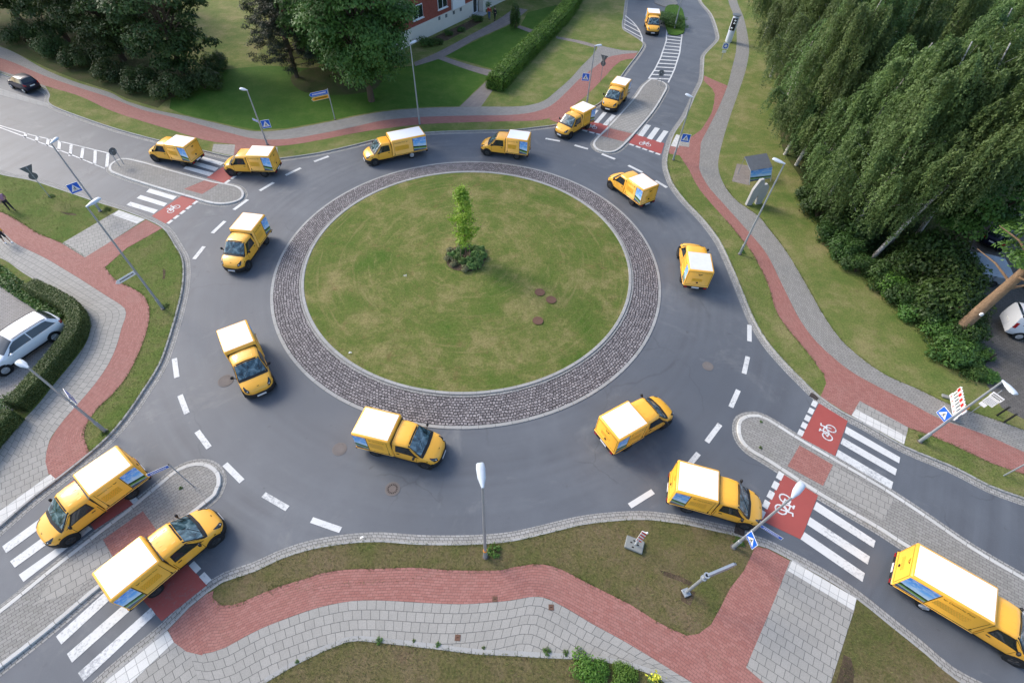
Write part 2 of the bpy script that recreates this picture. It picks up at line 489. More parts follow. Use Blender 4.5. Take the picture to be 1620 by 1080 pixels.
# ------------------------------------------------------------------ mesh helpers
class MB:
    """collects shapes that become ONE mesh object"""
    def __init__(s):
        s.v, s.f, s.uv, s.mi = [], [], {}, []
        s.cur = 0

    def face(s, pts, uv=None):
        i = len(s.v)
        s.v += [tuple(p) for p in pts]
        s.f.append(list(range(i, i + len(pts))))
        s.mi.append(s.cur)
        if uv:
            s.uv[len(s.f) - 1] = uv
        return s

    def grid(s, rows, uvrows=None, closed=False):
        i = len(s.v)
        n = len(rows[0])
        for r in rows:
            s.v += [tuple(p) for p in r]
        for a in range(len(rows) - 1):
            for b in range(n if closed else n - 1):
                b2 = (b + 1) % n
                s.f.append([i + a * n + b, i + a * n + b2, i + (a + 1) * n + b2, i + (a + 1) * n + b])
                s.mi.append(s.cur)
                if uvrows:
                    s.uv[len(s.f) - 1] = [uvrows[a][b], uvrows[a][b2], uvrows[a + 1][b2], uvrows[a + 1][b]]
        return s

    def box(s, c, d, rz=0.0, ch=0.0):
        """box centred at c with size d, edges chamfered by ch"""
        hx, hy, hz = d[0] / 2, d[1] / 2, d[2] / 2
        ca, sa = math.cos(rz), math.sin(rz)

        def T(x, y, z):
            return (c[0] + x * ca - y * sa, c[1] + x * sa + y * ca, c[2] + z)
        if not ch:
            q = [T(x, y, z) for z in (-hz, hz) for x, y in ((-hx, -hy), (hx, -hy), (hx, hy), (-hx, hy))]
            i = len(s.v)
            s.v += q
            for f in ((3, 2, 1, 0), (4, 5, 6, 7), (0, 1, 5, 4), (1, 2, 6, 5), (2, 3, 7, 6), (3, 0, 4, 7)):
                s.f.append([i + k for k in f])
                s.mi.append(s.cur)
            return s
        ch = min(ch, hx * .9, hy * .9, hz * .9)
        rows = []
        for z, k in ((-hz, ch), (-hz + ch, 0), (hz - ch, 0), (hz, ch)):
            x, y = hx - k, hy - k
            rows.append([T(*p, z) for p in ((-x + ch * (k == 0), -y), (x - ch * (k == 0), -y), (x, -y + ch * (k == 0)), (x, y - ch * (k == 0)), (x - ch * (k == 0), y), (-x + ch * (k == 0), y), (-x, y - ch * (k == 0)), (-x, -y + ch * (k == 0)))])
        s.grid(rows, closed=True)
        i = len(s.v) - 32
        s.f.append([i + k for k in range(7, -1, -1)])
        s.f.append([i + 24 + k for k in range(8)])
        s.mi += [s.cur, s.cur]
        return s

    def tube(s, pts, rad, n=8, caps=True):
        """tube through pts, radius number or list"""
        pts = [Vector(p) for p in pts]
        if isinstance(rad, (int, float)):
            rad = [rad] * len(pts)
        rows = []
        for i, p in enumerate(pts):
            t = (pts[min(i + 1, len(pts) - 1)] - pts[max(i - 1, 0)]).normalized()
            a = t.cross(Vector((0.31, 0.17, 0.93)) if abs(t.z) < .9 else Vector((1, 0.1, 0))).normalized()
            b = t.cross(a)
            rows.append([p + (a * math.cos(2 * math.pi * k / n) + b * math.sin(2 * math.pi * k / n)) * rad[i] for k in range(n)])
        s.grid(rows, closed=True)
        if caps:
            i = len(s.v) - n
            s.f.append(list(range(i, i + n)))
            j = i - n * (len(pts) - 1)
            s.f.append(list(range(j + n - 1, j - 1, -1)))
            s.mi += [s.cur, s.cur]
        return s

    def disc(s, c, r, axis='z', n=20, th=0.02, r0=0.0):
        """short cylinder / ring"""
        def T(a, rr, h):
            x, y = math.cos(a) * rr, math.sin(a) * rr
            return {'z': (c[0] + x, c[1] + y, c[2] + h), 'y': (c[0] + x, c[1] + h, c[2] + y), 'x': (c[0] + h, c[1] + x, c[2] + y)}[axis]
        A = [2 * math.pi * k / n for k in range(n)]
        prof = [(r, -th / 2), (r, th / 2)]
        if r0:
            prof = [(r0, -th / 2)] + prof + [(r0, th / 2), (r0, -th / 2)]
        s.grid([[T(a, rr, h) for a in A] for rr, h in prof], closed=True)
        if not r0:
            s.face([T(a, r, th / 2) for a in A])
            s.face([T(a, r, -th / 2) for a in reversed(A)])
        return s

    def ball(s, c, r, seg=12, rings=8):
        if isinstance(r, (int, float)):
            r = (r, r, r)
        rows = []
        for i in range(rings + 1):
            ph = math.pi * i / rings
            rr = max(math.sin(ph), 0.001)
            rows.append([(c[0] + r[0] * rr * math.cos(2 * math.pi * k / seg), c[1] + r[1] * rr * math.sin(2 * math.pi * k / seg), c[2] - r[2] * math.cos(ph)) for k in range(seg)])
        return s.grid(rows, closed=True)

    def prism(s, poly, th, frame):
        """flat outline (2-d points) thickened; frame = (origin, ax, ay, an)"""
        o, ax, ay, an = [Vector(q) for q in frame]
        top = [o + ax * p[0] + ay * p[1] + an * th for p in poly]
        bot = [o + ax * p[0] + ay * p[1] for p in poly]
        for tri in geometry.tessellate_polygon([[Vector((p[0], p[1], 0)) for p in poly]]):
            s.face([top[i] for i in tri])
            s.face([bot[i] for i in reversed(tri)])
        n = len(poly)
        for i in range(n):
            j = (i + 1) % n
            s.face([bot[i], bot[j], top[j], top[i]])
        return s


def to_obj(name, mb, mats, parent=None, smooth=None, label=None):
    me = bpy.data.meshes.new(name)
    me.from_pydata(mb.v, [], mb.f)
    if not isinstance(mats, (list, tuple)):
        mats = [mats]
    for m in mats:
        me.materials.append(MAT[m] if isinstance(m, str) else m)
    if len(mats) > 1:
        me.polygons.foreach_set("material_index", mb.mi)
    if mb.uv:
        lay = me.uv_layers.new(name="UVMap")
        for fi, uvs in mb.uv.items():
            st = me.polygons[fi].loop_start
            for k, q in enumerate(uvs):
                lay.data[st + k].uv = q
    bm = bmesh.new()
    bm.from_mesh(me)
    bmesh.ops.remove_doubles(bm, verts=bm.verts, dist=0.0004)
    bmesh.ops.recalc_face_normals(bm, faces=bm.faces)
    bm.to_mesh(me)
    bm.free()
    if smooth is not None:
        me.polygons.foreach_set("use_smooth", [True] * len(me.polygons))
        me.set_sharp_from_angle(angle=R(smooth))
    o = bpy.data.objects.new(name, me)
    COL.objects.link(o)
    if parent is not None:
        o.parent = parent
    if label:
        o["label"] = label
    return o


def tag(o, label, cat, group=None):
    o["label"] = label
    o["category"] = cat
    if group:
        o["group"] = group
    return o


def thing(name, label, cat, loc=(0, 0, 0), rz=0.0, group=None):
    o = bpy.data.objects.new(name, None)
    o.empty_display_size = 0.3
    COL.objects.link(o)
    o.location = loc
    o.rotation_euler = (0, 0, rz)
    return tag(o, label, cat, group)


def structure(o):
    o["kind"] = "structure"
    return o


def stuff(o, label, cat):
    o["kind"] = "stuff"
    return tag(o, label, cat)


def kids(o):
    return [c for c in bpy.data.objects if c.parent == o]


def dup(root, loc=None, rz=None, label=None, scale=None, group=None):
    r = root.copy()
    COL.objects.link(r)
    if loc is not None:
        r.location = loc
    if rz is not None:
        r.rotation_euler = (0, 0, rz)
    if scale is not None:
        r.scale = (scale,) * 3 if isinstance(scale, (int, float)) else scale
    if label:
        r["label"] = label
    if group:
        r["group"] = group
    for ch in KIDS.setdefault(root.name, kids(root)):
        c = ch.copy()
        COL.objects.link(c)
        c.parent = r
        for g in KIDS.setdefault(ch.name, kids(ch)):
            d = g.copy()
            COL.objects.link(d)
            d.parent = c
    return r


KIDS = {}


# ------------------------------------------------------------------ ground sheets
def smooth_line(pts, step=0.6, closed=False):
    """Catmull-Rom through world points, resampled about every step metres"""
    P = [Vector(p) for p in pts]
    n = len(P)
    out = []
    for i in range(n if closed else n - 1):
        a = P[(i - 1) % n] if closed or i > 0 else P[0] * 2 - P[1]
        b, c = P[i], P[(i + 1) % n]
        d = P[(i + 2) % n] if closed or i + 2 < n else c * 2 - b
        k = max(1, int((c - b).length / step))
        k = min(k, 40)
        for j in range(k):
            t = j / k
            # centripetal-ish: damp tangents to neighbouring chord length
            L = (c - b).length
            m1 = (c - a) * (L / max(1e-6, (c - b).length + (b - a).length))
            m2 = (d - b) * (L / max(1e-6, (c - b).length + (d - c).length))
            t2, t3 = t * t, t * t * t
            out.append(b * (2 * t3 - 3 * t2 + 1) + m1 * (t3 - 2 * t2 + t) + c * (-2 * t3 + 3 * t2) + m2 * (t3 - t2))
    if not closed:
        out.append(P[-1])
    return out


def resample(pts, n):
    P = [Vector(p) for p in pts]
    L = [0.0]
    for a, b in zip(P, P[1:]):
        L.append(L[-1] + (b - a).length)
    out, k = [], 0
    for i in range(n):
        s = L[-1] * i / (n - 1)
        while k < len(P) - 2 and L[k + 1] < s:
            k += 1
        d = L[k + 1] - L[k]
        out.append(P[k].lerp(P[k + 1], 0 if d < 1e-9 else (s - L[k]) / d))
    return out


def offset(pts, d, closed=False):
    """shift a world polyline sideways by d (positive = left of travel)"""
    n = len(pts)
    out = []
    for i, p in enumerate(pts):
        a = pts[(i - 1) % n] if closed or i else p
        b = pts[(i + 1) % n] if closed or i < n - 1 else p
        t = (Vector(b) - Vector(a))
        t.z = 0
        if t.length < 1e-6:
            t = Vector((1, 0, 0))
        t.normalize()
        out.append(Vector((p[0] - t.y * d, p[1] + t.x * d, p[2])))
    return out


def sheet(name, pts, z, mat, ang=0.0, curve=False, wall=0.0):
    """flat polygon at height z, UV in metres turned by ang; wall = depth of side faces"""
    pts = [Vector((p[0], p[1], 0)) for p in pts]
    if curve:
        pts = smooth_line(pts, 0.5, True)
    mb = MB()
    ca, sa = math.cos(ang), math.sin(ang)

    def UV(p):
        return (p.x * ca + p.y * sa, -p.x * sa + p.y * ca)
    for tri in geometry.tessellate_polygon([pts]):
        q = [pts[i] for i in tri]
        mb.face([(p.x, p.y, z) for p in q], [UV(p) for p in q])
    if wall:
        n = len(pts)
        for i in range(n):
            a, b = pts[i], pts[(i + 1) % n]
            mb.face([(a.x, a.y, z - wall), (b.x, b.y, z - wall), (b.x, b.y, z), (a.x, a.y, z)], [UV(a), UV(b), UV(b), UV(a)])
    o = to_obj(name, mb, mat)
    # up-facing
    if o.data.polygons and o.data.polygons[0].normal.z < 0:
        o.data.flip_normals()
    return structure(o)


def ribbon(name, A, B, z, mat, n=None, curve=True, z2=None, mb=None, u0=0.0):
    """strip between two world polylines; UV = metres along, metres across"""
    if curve:
        A, B = smooth_line(A), smooth_line(B)
    LA = sum((Vector(a) - Vector(b)).length for a, b in zip(A, A[1:]))
    n = n or max(2, int(LA / 0.5) + 2)
    A, B = resample(A, n), resample(B, n)
    own = mb is None
    mb = mb or MB()
    s = u0
    rows, uvs = [], []
    for i in range(n):
        if i:
            s += ((A[i] - A[i - 1]).length + (B[i] - B[i - 1]).length) / 2
        w = (A[i] - B[i]).length
        m = max(1, int(w / 0.8))
        rows.append([Vector((*(A[i].lerp(B[i], k / m)).xy, z if z2 is None else z + (z2 - z) * k / m)) for k in range(m + 1)] if False else [Vector((*A[i].xy, z)), Vector((*B[i].xy, z if z2 is None else z2))])
        uvs.append([(s, 0.0), (s, w)])
    mb.grid(rows, uvs)
    if own:
        o = to_obj(name, mb, mat)
        if z2 is None and o.data.polygons[0].normal.z < 0:
            o.data.flip_normals()
        return structure(o)


KERB_Z, TOP = 0.115, 0.100


def kerb_line(inner, side, gutter=0.40, kw=0.11, mat='kerb', gut='gutter', closed=False, top=KERB_Z):
    """inner = world polyline at the grass edge; side +1/-1 = road on the left/right of travel"""
    L = smooth_line(inner, 0.5, closed)
    if closed:
        L = L + [L[0]]
    O = offset(L, side * kw)
    O2 = offset(L, side * (kw + gutter))
    if closed:
        for Q in (O, O2):
            Q[0] = Q[-1] = (Q[0] + Q[-1]) / 2
    mb = MB()
    rows, uvs = [], []
    s = 0
    for i in range(len(L)):
        if i:
            s += (L[i] - L[i - 1]).length
        a, b = L[i], O[i]
        c = a.lerp(b, 0.9)
        rows.append([(a.x, a.y, 0.0), (a.x, a.y, top), (c.x, c.y, top), (b.x, b.y, top - 0.02), (b.x, b.y, 0.0)])
        uvs.append([(s, 0.0), (s, 0.1), (s, 0.2), (s, 0.22), (s, 0.3)])
    mb.grid(rows, uvs)
    structure(to_obj("kerb", mb, mat))
    if gutter:
        ribbon("gutter", O, O2, 0.006, gut, n=len(L), curve=False)
    return L, O, O2


def decal(mb, quad, z):
    mb.face([(p.x, p.y, z) for p in quad])


def pxquad(q):
    return GL(q)


# ------------------------------------------------------------------ setting: ground and road
g = MB().face([(-600, -400, -0.05), (600, -400, -0.05), (600, 800, -0.05), (-600, 800, -0.05)])
structure(to_obj("ground", g, 'verge'))
mb = MB()
rows = [[(x, y, 0.0) for x in np.linspace(-115, 115, 24)] for y in np.linspace(-25, 170, 20)]
mb.grid(rows)
structure(to_obj("road", mb, 'asphalt'))

# kerb lines, traced at the grass edge
N_IN = [(-300, 22), (-60, 94), (10, 119), (68, 140), (79, 149), (77, 160), (86, 168), (130, 185), (180, 202), (215, 212), (250, 221), (300, 232), (332, 240), (370, 248), (410, 252), (442, 250), (505, 241), (555, 230), (605, 218), (675, 209), (755, 206), (810, 205), (847, 201), (882, 196), (915, 183), (932, 172), (950, 161), (972, 134), (985, 116), (997, 100), (1008, 86), (1017, 70), (1012, 64), (1000, 56), (985, 46), (986, 25), (989, 0), (998, -60), (1008, -120)]
E_IN = [(1087, -120), (1100, -50), (1109, 0), (1127, 24), (1138, 57), (1136, 65), (1116, 87), (1114, 100), (1112, 126), (1101, 150), (1086, 183), (1067, 212), (1058, 240), (1056, 262), (1065, 290), (1085, 317), (1112, 345), (1137, 377), (1157, 417), (1177, 465), (1195, 507), (1215, 540), (1247, 577), (1277, 607), (1297, 626), (1332, 650), (1365, 667), (1430, 704), (1465, 719), (1515, 740), (1565, 766), (1620, 786), (1800, 850), (2000, 920)]
S_IN = [(2000, 1290), (1700, 1160), (1515, 1077), (1465, 1035), (1415, 995), (1355, 947), (1300, 912), (1250, 885), (1215, 867), (1195, 861), (1170, 849), (1135, 841), (1097, 832), (1060, 826), (1022, 822), (972, 824), (922, 830), (872, 842), (810, 856), (755, 861), (705, 862), (655, 861), (600, 857), (555, 859), (492, 869), (442, 885), (405, 903), (350, 922), (327, 938), (300, 960), (265, 996), (174, 1072), (60, 1180), (-60, 1290)]
W_IN = [(-400, 152), (-200, 213), (0, 276), (50, 286), (100, 302), (150, 319), (189, 331), (229, 346), (257, 361), (275, 387), (287, 410), (288, 445), (281, 482), (265, 537), (250, 577), (225, 617), (195, 660), (170, 689), (140, 716), (87, 758), (50, 786), (0, 829), (-100, 915), (-220, 1010)]
blocks = {}
for key, px, side, far in (
        ("N", N_IN, -1, [(40, 170), (-115, 170)]),
        ("E", E_IN, -1 if False else 1, [(115, 10), (115, 170), (60, 170)]),
        ("S", S_IN, -1, [(-25, -25), (115, -25), (115, -8)]),
        ("W", W_IN, 1, [(-60, -25), (-115, -25), (-115, 60)])):
    pts = GL(px, 0.10)
    blocks[key] = smooth_line(pts, 0.5)
# direction of travel decides which side the road lies on
kerb_line(GL(N_IN, TOP), -1)
kerb_line(GL(E_IN, TOP), -1)
kerb_line(GL(S_IN, TOP), -1)
kerb_line(GL(W_IN, TOP), 1)
far = {"N": [(24.9, 171), (-115, 171), (-115, 80)], "E": [(87, -26), (115, -26), (115, 171), (37.1, 171)],
       "S": [(-37, -26), (66, -26)], "W": [(-48, -26), (-115, -26), (-115, 62)]}
vmat = {"N": 'dry', "E": 'dry', "S": 'verge', "W": 'verge'}
vmat["S"] = 'verge_s'
for key in "NESW":
    poly = [Vector((p.x, p.y, 0)) for p in blocks[key]] + [Vector((*q, 0)) for q in far[key]]
    sheet("verge", poly, TOP, vmat[key])

# ---- block N: pavement, cycle path
N_TOP = [(-200, 22), (0, 74), (75, 112), (120, 130), (175, 147), (200, 160), (250, 175), (300, 185), (350, 197), (405, 208), (455, 205), (505, 196), (555, 186), (605, 177), (655, 172), (705, 170), (755, 169), (810, 169), (835, 167), (860, 160), (877, 147), (902, 125), (920, 105), (935, 90), (945, 77)]
N_MID = [(-200, 40), (0, 92), (75, 122), (125, 139), (175, 155), (225, 174), (275, 186), (325, 200), (365, 211), (405, 220), (455, 220), (505, 212), (555, 202), (605, 191), (655, 186), (705, 184), (755, 183), (810, 182), (847, 177), (872, 167), (897, 145), (917, 125), (940, 107), (960, 92)]
N_LOW = [(-200, 60), (0, 112), (75, 137), (125, 152), (175, 175), (225, 192), (275, 207), (325, 222), (365, 228), (405, 232), (455, 230), (505, 222), (555, 212), (605, 204), (667, 197), (730, 194), (810, 192), (847, 191), (870, 187), (890, 176), (910, 165), (930, 149), (950, 129), (970, 107)]
nt, nm, nl = GL(N_TOP, TOP), GL(N_MID, TOP), GL(N_LOW, TOP)
ribbon("pavement", nt, nm, TOP + .004, 'grey')
ribbon("cycle_path", nm, nl, TOP + .008, 'red')
sheet("pavement", GL([(945, 77), (945, 73), (950, 72), (960, 75), (985, 80), (1010, 81), (1007, 85), (985, 87), (968, 90), (958, 93)], TOP), TOP + .006, 'grey', 0.6)
sheet("cycle_path", GL([(958, 93), (968, 89), (985, 86), (1008, 84), (1003, 93), (990, 94.5), (982, 97), (968, 108)], TOP), TOP + .010, 'red', 0.6)
sheet("cycle_path", GL([(868, 189), (886, 178), (908, 166), (931, 172), (915, 182), (884, 195)], TOP), TOP + .012, 'red', 0.6)
sheet("pavement", GL([(338, 228), (368, 229), (406, 233), (439, 233), (440, 249), (410, 251), (370, 247), (335, 240)], TOP), TOP + .006, 'slab', -0.2)
sheet("cycle_path", GL([(372, 229), (406, 232), (400, 250), (370, 246)], TOP), TOP + .010, 'red', -0.2)
sheet("pavement", GL([(-60, 86), (10, 112), (70, 134), (79, 148), (69, 139), (10, 118), (-60, 93)], TOP), TOP + .006, 'grey', -0.3)
# lay-by paved strip
ribbon("gutter", GL([(-300, 60), (-60, 122), (0, 140), (80, 165)]), GL([(-300, 72), (-60, 131), (0, 150), (84, 172)]), 0.008, 'kerb')
# lawns
sheet("lawn", GL([(405, 206), (350, 195), (290, 181), (268, 172), (275, 130), (335, 112), (420, 104), (520, 110), (620, 108), (656, 104), (692, 93), (777, 120), (765, 131), (727, 168), (655, 170), (605, 175), (555, 184), (505, 194), (455, 203)], TOP), TOP + .004, 'lawn')
sheet("lawn", GL([(704, 88), (806, 40), (822, 42), (846, 53), (788, 112)], TOP), TOP + .004, 'lawn')
sheet("lawn", GL([(824, 40), (835, 20), (880, 8), (885, 18), (850, 49)], TOP), TOP + .004, 'lawn')
# garden paths
ribbon("garden_path", GL([(727, 169), (768, 130), (800, 97), (848, 50), (885, 15)], TOP), GL([(761, 169), (789, 130), (812, 97), (857, 50), (892, 15)], TOP), TOP + .006, 'path')
ribbon("garden_path", GL([(655, 99), (690, 84), (745, 55), (790, 30), (815, 12)], TOP), GL([(657, 105), (700, 91), (752, 63), (808, 37), (835, 16)], TOP), TOP + .008, 'path')
ribbon("garden_path", GL([(692, 86), (740, 102), (792, 115)], TOP), GL([(686, 91), (735, 109), (780, 123)], TOP), TOP + .010, 'path')
ribbon("garden_path", GL([(820, 40), (850, 50)], TOP), GL([(818, 44), (846, 55)], TOP), TOP + .012, 'path')
ribbon("garden_path", GL([(880, 58), (915, 64), (945, 72)], TOP), GL([(880, 61), (913, 68), (942, 76)], TOP), TOP + .006, 'path')
sheet("flower_bed", GL([(684, 60), (750, 30), (765, 34), (708, 64), (690, 69)], TOP), TOP + .005, 'soil')
sheet("leaf_mould", GL([(-60, 70), (0, 72), (75, 108), (120, 126), (175, 144), (200, 156), (250, 171), (262, 160), (300, 140), (250, 60), (60, -20), (-60, -20)], TOP), TOP + .005, 'leafmould', curve=False)
sheet("leaf_mould", GL([(462, 120), (520, 104), (600, 112), (595, 140), (545, 150), (480, 145)], TOP), TOP + .007, 'leafmould', curve=True)

# ---- block E
E_R = [(1165, -60), (1166, 0), (1177, 30), (1185, 75), (1180, 110), (1167, 150), (1150, 200), (1137, 250), (1137, 270), (1147, 295), (1165, 317), (1200, 342), (1215, 360), (1242, 395), (1265, 432), (1285, 467), (1305, 502), (1333, 540), (1370, 572), (1405, 595), (1452, 615), (1497, 637), (1540, 652), (1585, 667), (1620, 680), (1800, 745)]
E_M = [(1151, -60), (1152, 0), (1163, 32), (1165, 75), (1157, 112), (1150, 138), (1137, 170), (1122, 200), (1107, 232), (1106, 265), (1110, 277), (1122, 297), (1147, 325), (1180, 362), (1202, 387), (1215, 405), (1230, 435), (1247, 470), (1265, 505), (1291, 540), (1320, 567), (1350, 590), (1400, 617), (1445, 640), (1490, 664), (1530, 677), (1577, 695), (1620, 715), (1800, 785)]
i0 = 5
ribbon("pavement", GL(E_R, TOP), GL(E_M, TOP), TOP + .004, 'grey')
E_L = [(1131, 150), (1127, 175), (1115, 197), (1096, 225), (1089, 250), (1091, 270), (1105, 297), (1125, 322), (1150, 350), (1172, 377), (1190, 400), (1215, 450), (1227, 490), (1242, 515), (1263, 540), (1285, 567), (1303, 592), (1350, 628), (1400, 652), (1437, 677), (1465, 686), (1515, 707), (1565, 731), (1620, 750), (1800, 815)]
ribbon("cycle_path", GL(E_M[5:], TOP), GL(E_L, TOP), TOP + .008, 'red')
sheet("cycle_path", GL([(1114, 120), (1132, 128), (1151, 136), (1137, 170), (1128, 170), (1132, 152), (1127, 141), (1113, 128)], TOP), TOP + .012, 'red', 0.8)
sheet("cycle_path", GL([(1058, 232), (1067, 229), (1092, 218), (1110, 205), (1108, 235), (1106, 262), (1094, 275), (1087, 264), (1075, 246), (1057, 243)], TOP), TOP + .010, 'red', 0.8)
sheet("pavement", GL([(1062, 229), (1070, 213), (1092, 219), (1090, 233)], TOP), TOP + .014, 'slab', 0.3)
sheet("pavement", GL([(1061, 231), (1070, 213), (1078, 215), (1073, 234)], TOP), TOP + .018, 'white_slab', 0.3)
sheet("cycle_path", GL([(1303, 592), (1350, 628), (1400, 652), (1437, 677), (1430, 702), (1347, 657), (1332, 649), (1298, 627), (1307, 606)], TOP), TOP + .010, 'red', -0.5)
sheet("pavement", GL([(1360, 634), (1437, 676), (1430, 702), (1347, 656)], TOP), TOP + .014, 'slab', -0.5)
sheet("pavement", GL([(1354, 647), (1433, 690), (1430, 703), (1347, 657)], TOP), TOP + .018, 'white_slab', -0.5)
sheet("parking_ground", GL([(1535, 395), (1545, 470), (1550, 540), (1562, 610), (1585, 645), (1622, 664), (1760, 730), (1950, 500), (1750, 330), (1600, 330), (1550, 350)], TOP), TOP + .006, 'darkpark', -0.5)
sheet("leaf_mould", GL([(1238, 235), (1268, 285), (1290, 350), (1330, 385), (1385, 420), (1430, 480), (1480, 530), (1520, 580), (1550, 605), (1545, 470), (1535, 395), (1600, 330), (1760, 330), (1700, 60), (1500, -80), (1222, -80), (1215, 40), (1232, 150)], TOP), TOP + .003, 'leafmould', curve=True)
sheet("paved_square", GL([(1166, 259), (1193, 264), (1184, 293), (1158, 287)], TOP), TOP + .006, 'path', 0.2)

# ---- block S
S_MID = [(337, 950), (350, 957), (375, 956), (405, 942), (442, 927), (480, 916), (512, 905), (555, 900), (605, 899), (655, 897), (705, 901), (755, 902), (792, 902), (810, 897), (847, 891), (872, 894), (897, 904), (930, 922), (960, 937), (997, 955), (1035, 980), (1067, 997), (1085, 1004)]
S_LOW = [(300, 1031), (320, 1035), (350, 1027), (405, 997), (455, 977), (505, 960), (555, 950), (605, 949), (655, 952), (730, 955), (780, 952), (810, 949), (847, 942), (865, 945), (897, 962), (935, 985), (985, 1012), (1035, 1042), (1085, 1073), (1180, 1130), (1300, 1210)]
S_BOT = [(330, 1130), (417, 1082), (467, 1052), (512, 1030), (555, 1013), (585, 1015), (630, 1020), (692, 1027), (755, 1035), (805, 1037), (847, 1040), (895, 1042), (945, 1045), (997, 1056), (1025, 1064), (1047, 1076), (1120, 1130), (1220, 1200)]
ribbon("cycle_path", GL(S_MID, TOP), GL(S_LOW[:-2], TOP), TOP + .008, 'red')
sheet("cycle_path", GL([(266, 996), (300, 961), (327, 939), (338, 934), (336, 945), (350, 957), (340, 985), (320, 1036), (295, 1030), (275, 1015)], TOP), TOP + .012, 'red', 0.7, curve=False)
sheet("cycle_path", GL([(1067, 996), (1085, 1005), (1105, 1002), (1125, 987), (1140, 960), (1155, 930), (1177, 902), (1195, 864), (1215, 868), (1250, 887), (1215, 973), (1180, 1055), (1300, 1125), (1420, 1210), (1300, 1210), (1180, 1130), (1085, 1073), (1060, 1058)], TOP), TOP + .010, 'red', -0.6)
ribbon("pavement", GL(S_LOW, TOP), GL(S_BOT, TOP), TOP + .004, 'slab')
ribbon("edging_stones", GL(S_BOT[1:-2], TOP), GL([(p[0], p[1] - 9) for p in S_BOT[1:-2]], TOP), TOP + .010, 'kerb')
sheet("pavement", GL([(266, 998), (300, 1031), (330, 1130), (250, 1190), (60, 1200), (174, 1073)], TOP), TOP + .006, 'slab', 0.75)
sheet("pavement", GL([(265, 997), (275, 1015), (205, 1082), (100, 1185), (64, 1180), (174, 1072)], TOP), TOP + .014, 'white_slab', 0.75)
sheet("pavement", GL([(1250, 886), (1354, 947), (1352, 962), (1315, 1077), (1290, 1150), (1180, 1055), (1215, 973)], TOP), TOP + .014, 'slab', -0.55)
sheet("pavement", GL([(1253, 886), (1355, 946), (1350, 965), (1246, 902)], TOP), TOP + .018, 'white_slab', -0.55)

# ---- block W
W_RT = [(-200, 282), (0, 335), (25, 347), (62, 370), (97, 384), (135, 407), (165, 422), (182, 442), (212, 457), (230, 470), (236, 485), (236, 507), (227, 540), (218, 562), (200, 597), (180, 622), (150, 650), (136, 672), (132, 690), (141, 713)]
W_RL = [(-200, 308), (0, 366), (25, 385), (75, 410), (100, 425), (125, 440), (150, 456), (175, 472), (190, 481), (200, 490), (199, 501), (192, 520), (187, 540), (174, 572), (152, 605), (125, 637), (100, 665), (82, 690), (74, 710), (76, 748)]
W_GL = [(-200, 345), (0, 408), (37, 432), (70, 452), (100, 472), (125, 489), (141, 503), (143, 520), (135, 545), (115, 572), (82, 612), (60, 640), (37, 664), (0, 708), (-120, 850)]
ribbon("cycle_path", GL(W_RT, TOP), GL(W_RL, TOP), TOP + .008, 'red')
sheet("cycle_path", GL([(74, 712), (132, 690), (141, 715), (88, 757), (77, 749), (72, 730)], TOP), TOP + .010, 'red', 0.7)
sheet("cycle_path", GL([(231, 348), (257, 361), (200, 393), (165, 424), (140, 420), (135, 407)], TOP), TOP + .012, 'red', 0.55)
wrl = W_RL[:-1]
ribbon("pavement", GL(wrl[:14] + [(152, 605), (125, 637), (100, 665), (80, 692), (60, 740), (0, 820), (-120, 920)], TOP), GL(W_GL, TOP), TOP + .004, 'slab', curve=True)
sheet("pavement", GL([(80, 690), (74, 712), (72, 730), (77, 750), (89, 758), (50, 787), (0, 830), (-80, 890), (-110, 850), (0, 740)], TOP), TOP + .006, 'slab', 0.65)
sheet("pavement", GL([(80, 750), (89, 758), (50, 787), (0, 830), (-100, 914), (-110, 895), (0, 808)], TOP), TOP + .014, 'white_slab', 0.65)
sheet("pavement", GL([(188, 332), (230, 347), (135, 408), (98, 385)], TOP), TOP + .010, 'slab', 0.6)
sheet("pavement", GL([(188, 333), (230, 347), (217, 354), (178, 340)], TOP), TOP + .016, 'white_slab', -0.3)
sheet("parking_ground", GL([(-150, 380), (0, 452), (60, 487), (95, 520), (100, 560), (60, 600), (20, 650), (-40, 720), (-200, 800)], TOP), TOP + .006, 'park', 0.6)

# ---- centre island
OUT_PX = [(428.75, 470), (1043.7, 460), (1041, 425), (1017.5, 370), (965, 320), (906, 285), (1040, 505), (1022.5, 542.5), (985, 585), (935, 624), (885, 651), (810, 673.5), (730, 680), (680, 675), (565, 646), (505, 610), (455, 562.5), (442.5, 537.5), (431, 495), (428.7, 457.5), (442.5, 410), (480, 350), (535, 310), (580, 287.5), (625, 272.5), (735, 257)]
INN_PX = [(482.5, 455), (495, 387.5), (522, 357), (565, 322), (655, 285), (730, 274), (810, 276), (512, 540), (555, 567), (605, 594), (680, 615), (730, 620), (810, 614), (870, 295), (930, 330), (975, 377), (994, 425), (994, 460), (982, 495), (952, 540), (945, 545), (910, 570), (872, 592)]


def ring_fit(px, z, order=2):
    P = [G(*p, z) for p in px]
    a = np.array([math.atan2(p.y - ISL_C[1], p.x - ISL_C[0]) for p in P])
    r = np.array([math.hypot(p.y - ISL_C[1], p.x - ISL_C[0]) for p in P])

    def B(t):
        return np.stack([np.ones_like(t)] + [f(k * t) for k in range(1, order + 1) for f in (np.cos, np.sin)], -1)
    w = np.linalg.lstsq(B(a), r, rcond=None)[0]
    t = np.linspace(0, 2 * math.pi, 161)
    rr = B(t) @ w
    return [Vector((ISL_C[0] + q * math.cos(x), ISL_C[1] + q * math.sin(x), 0)) for q, x in zip(rr, t)]


rim = ring_fit(OUT_PX, 0.03)
ing = ring_fit(INN_PX, 0.16)


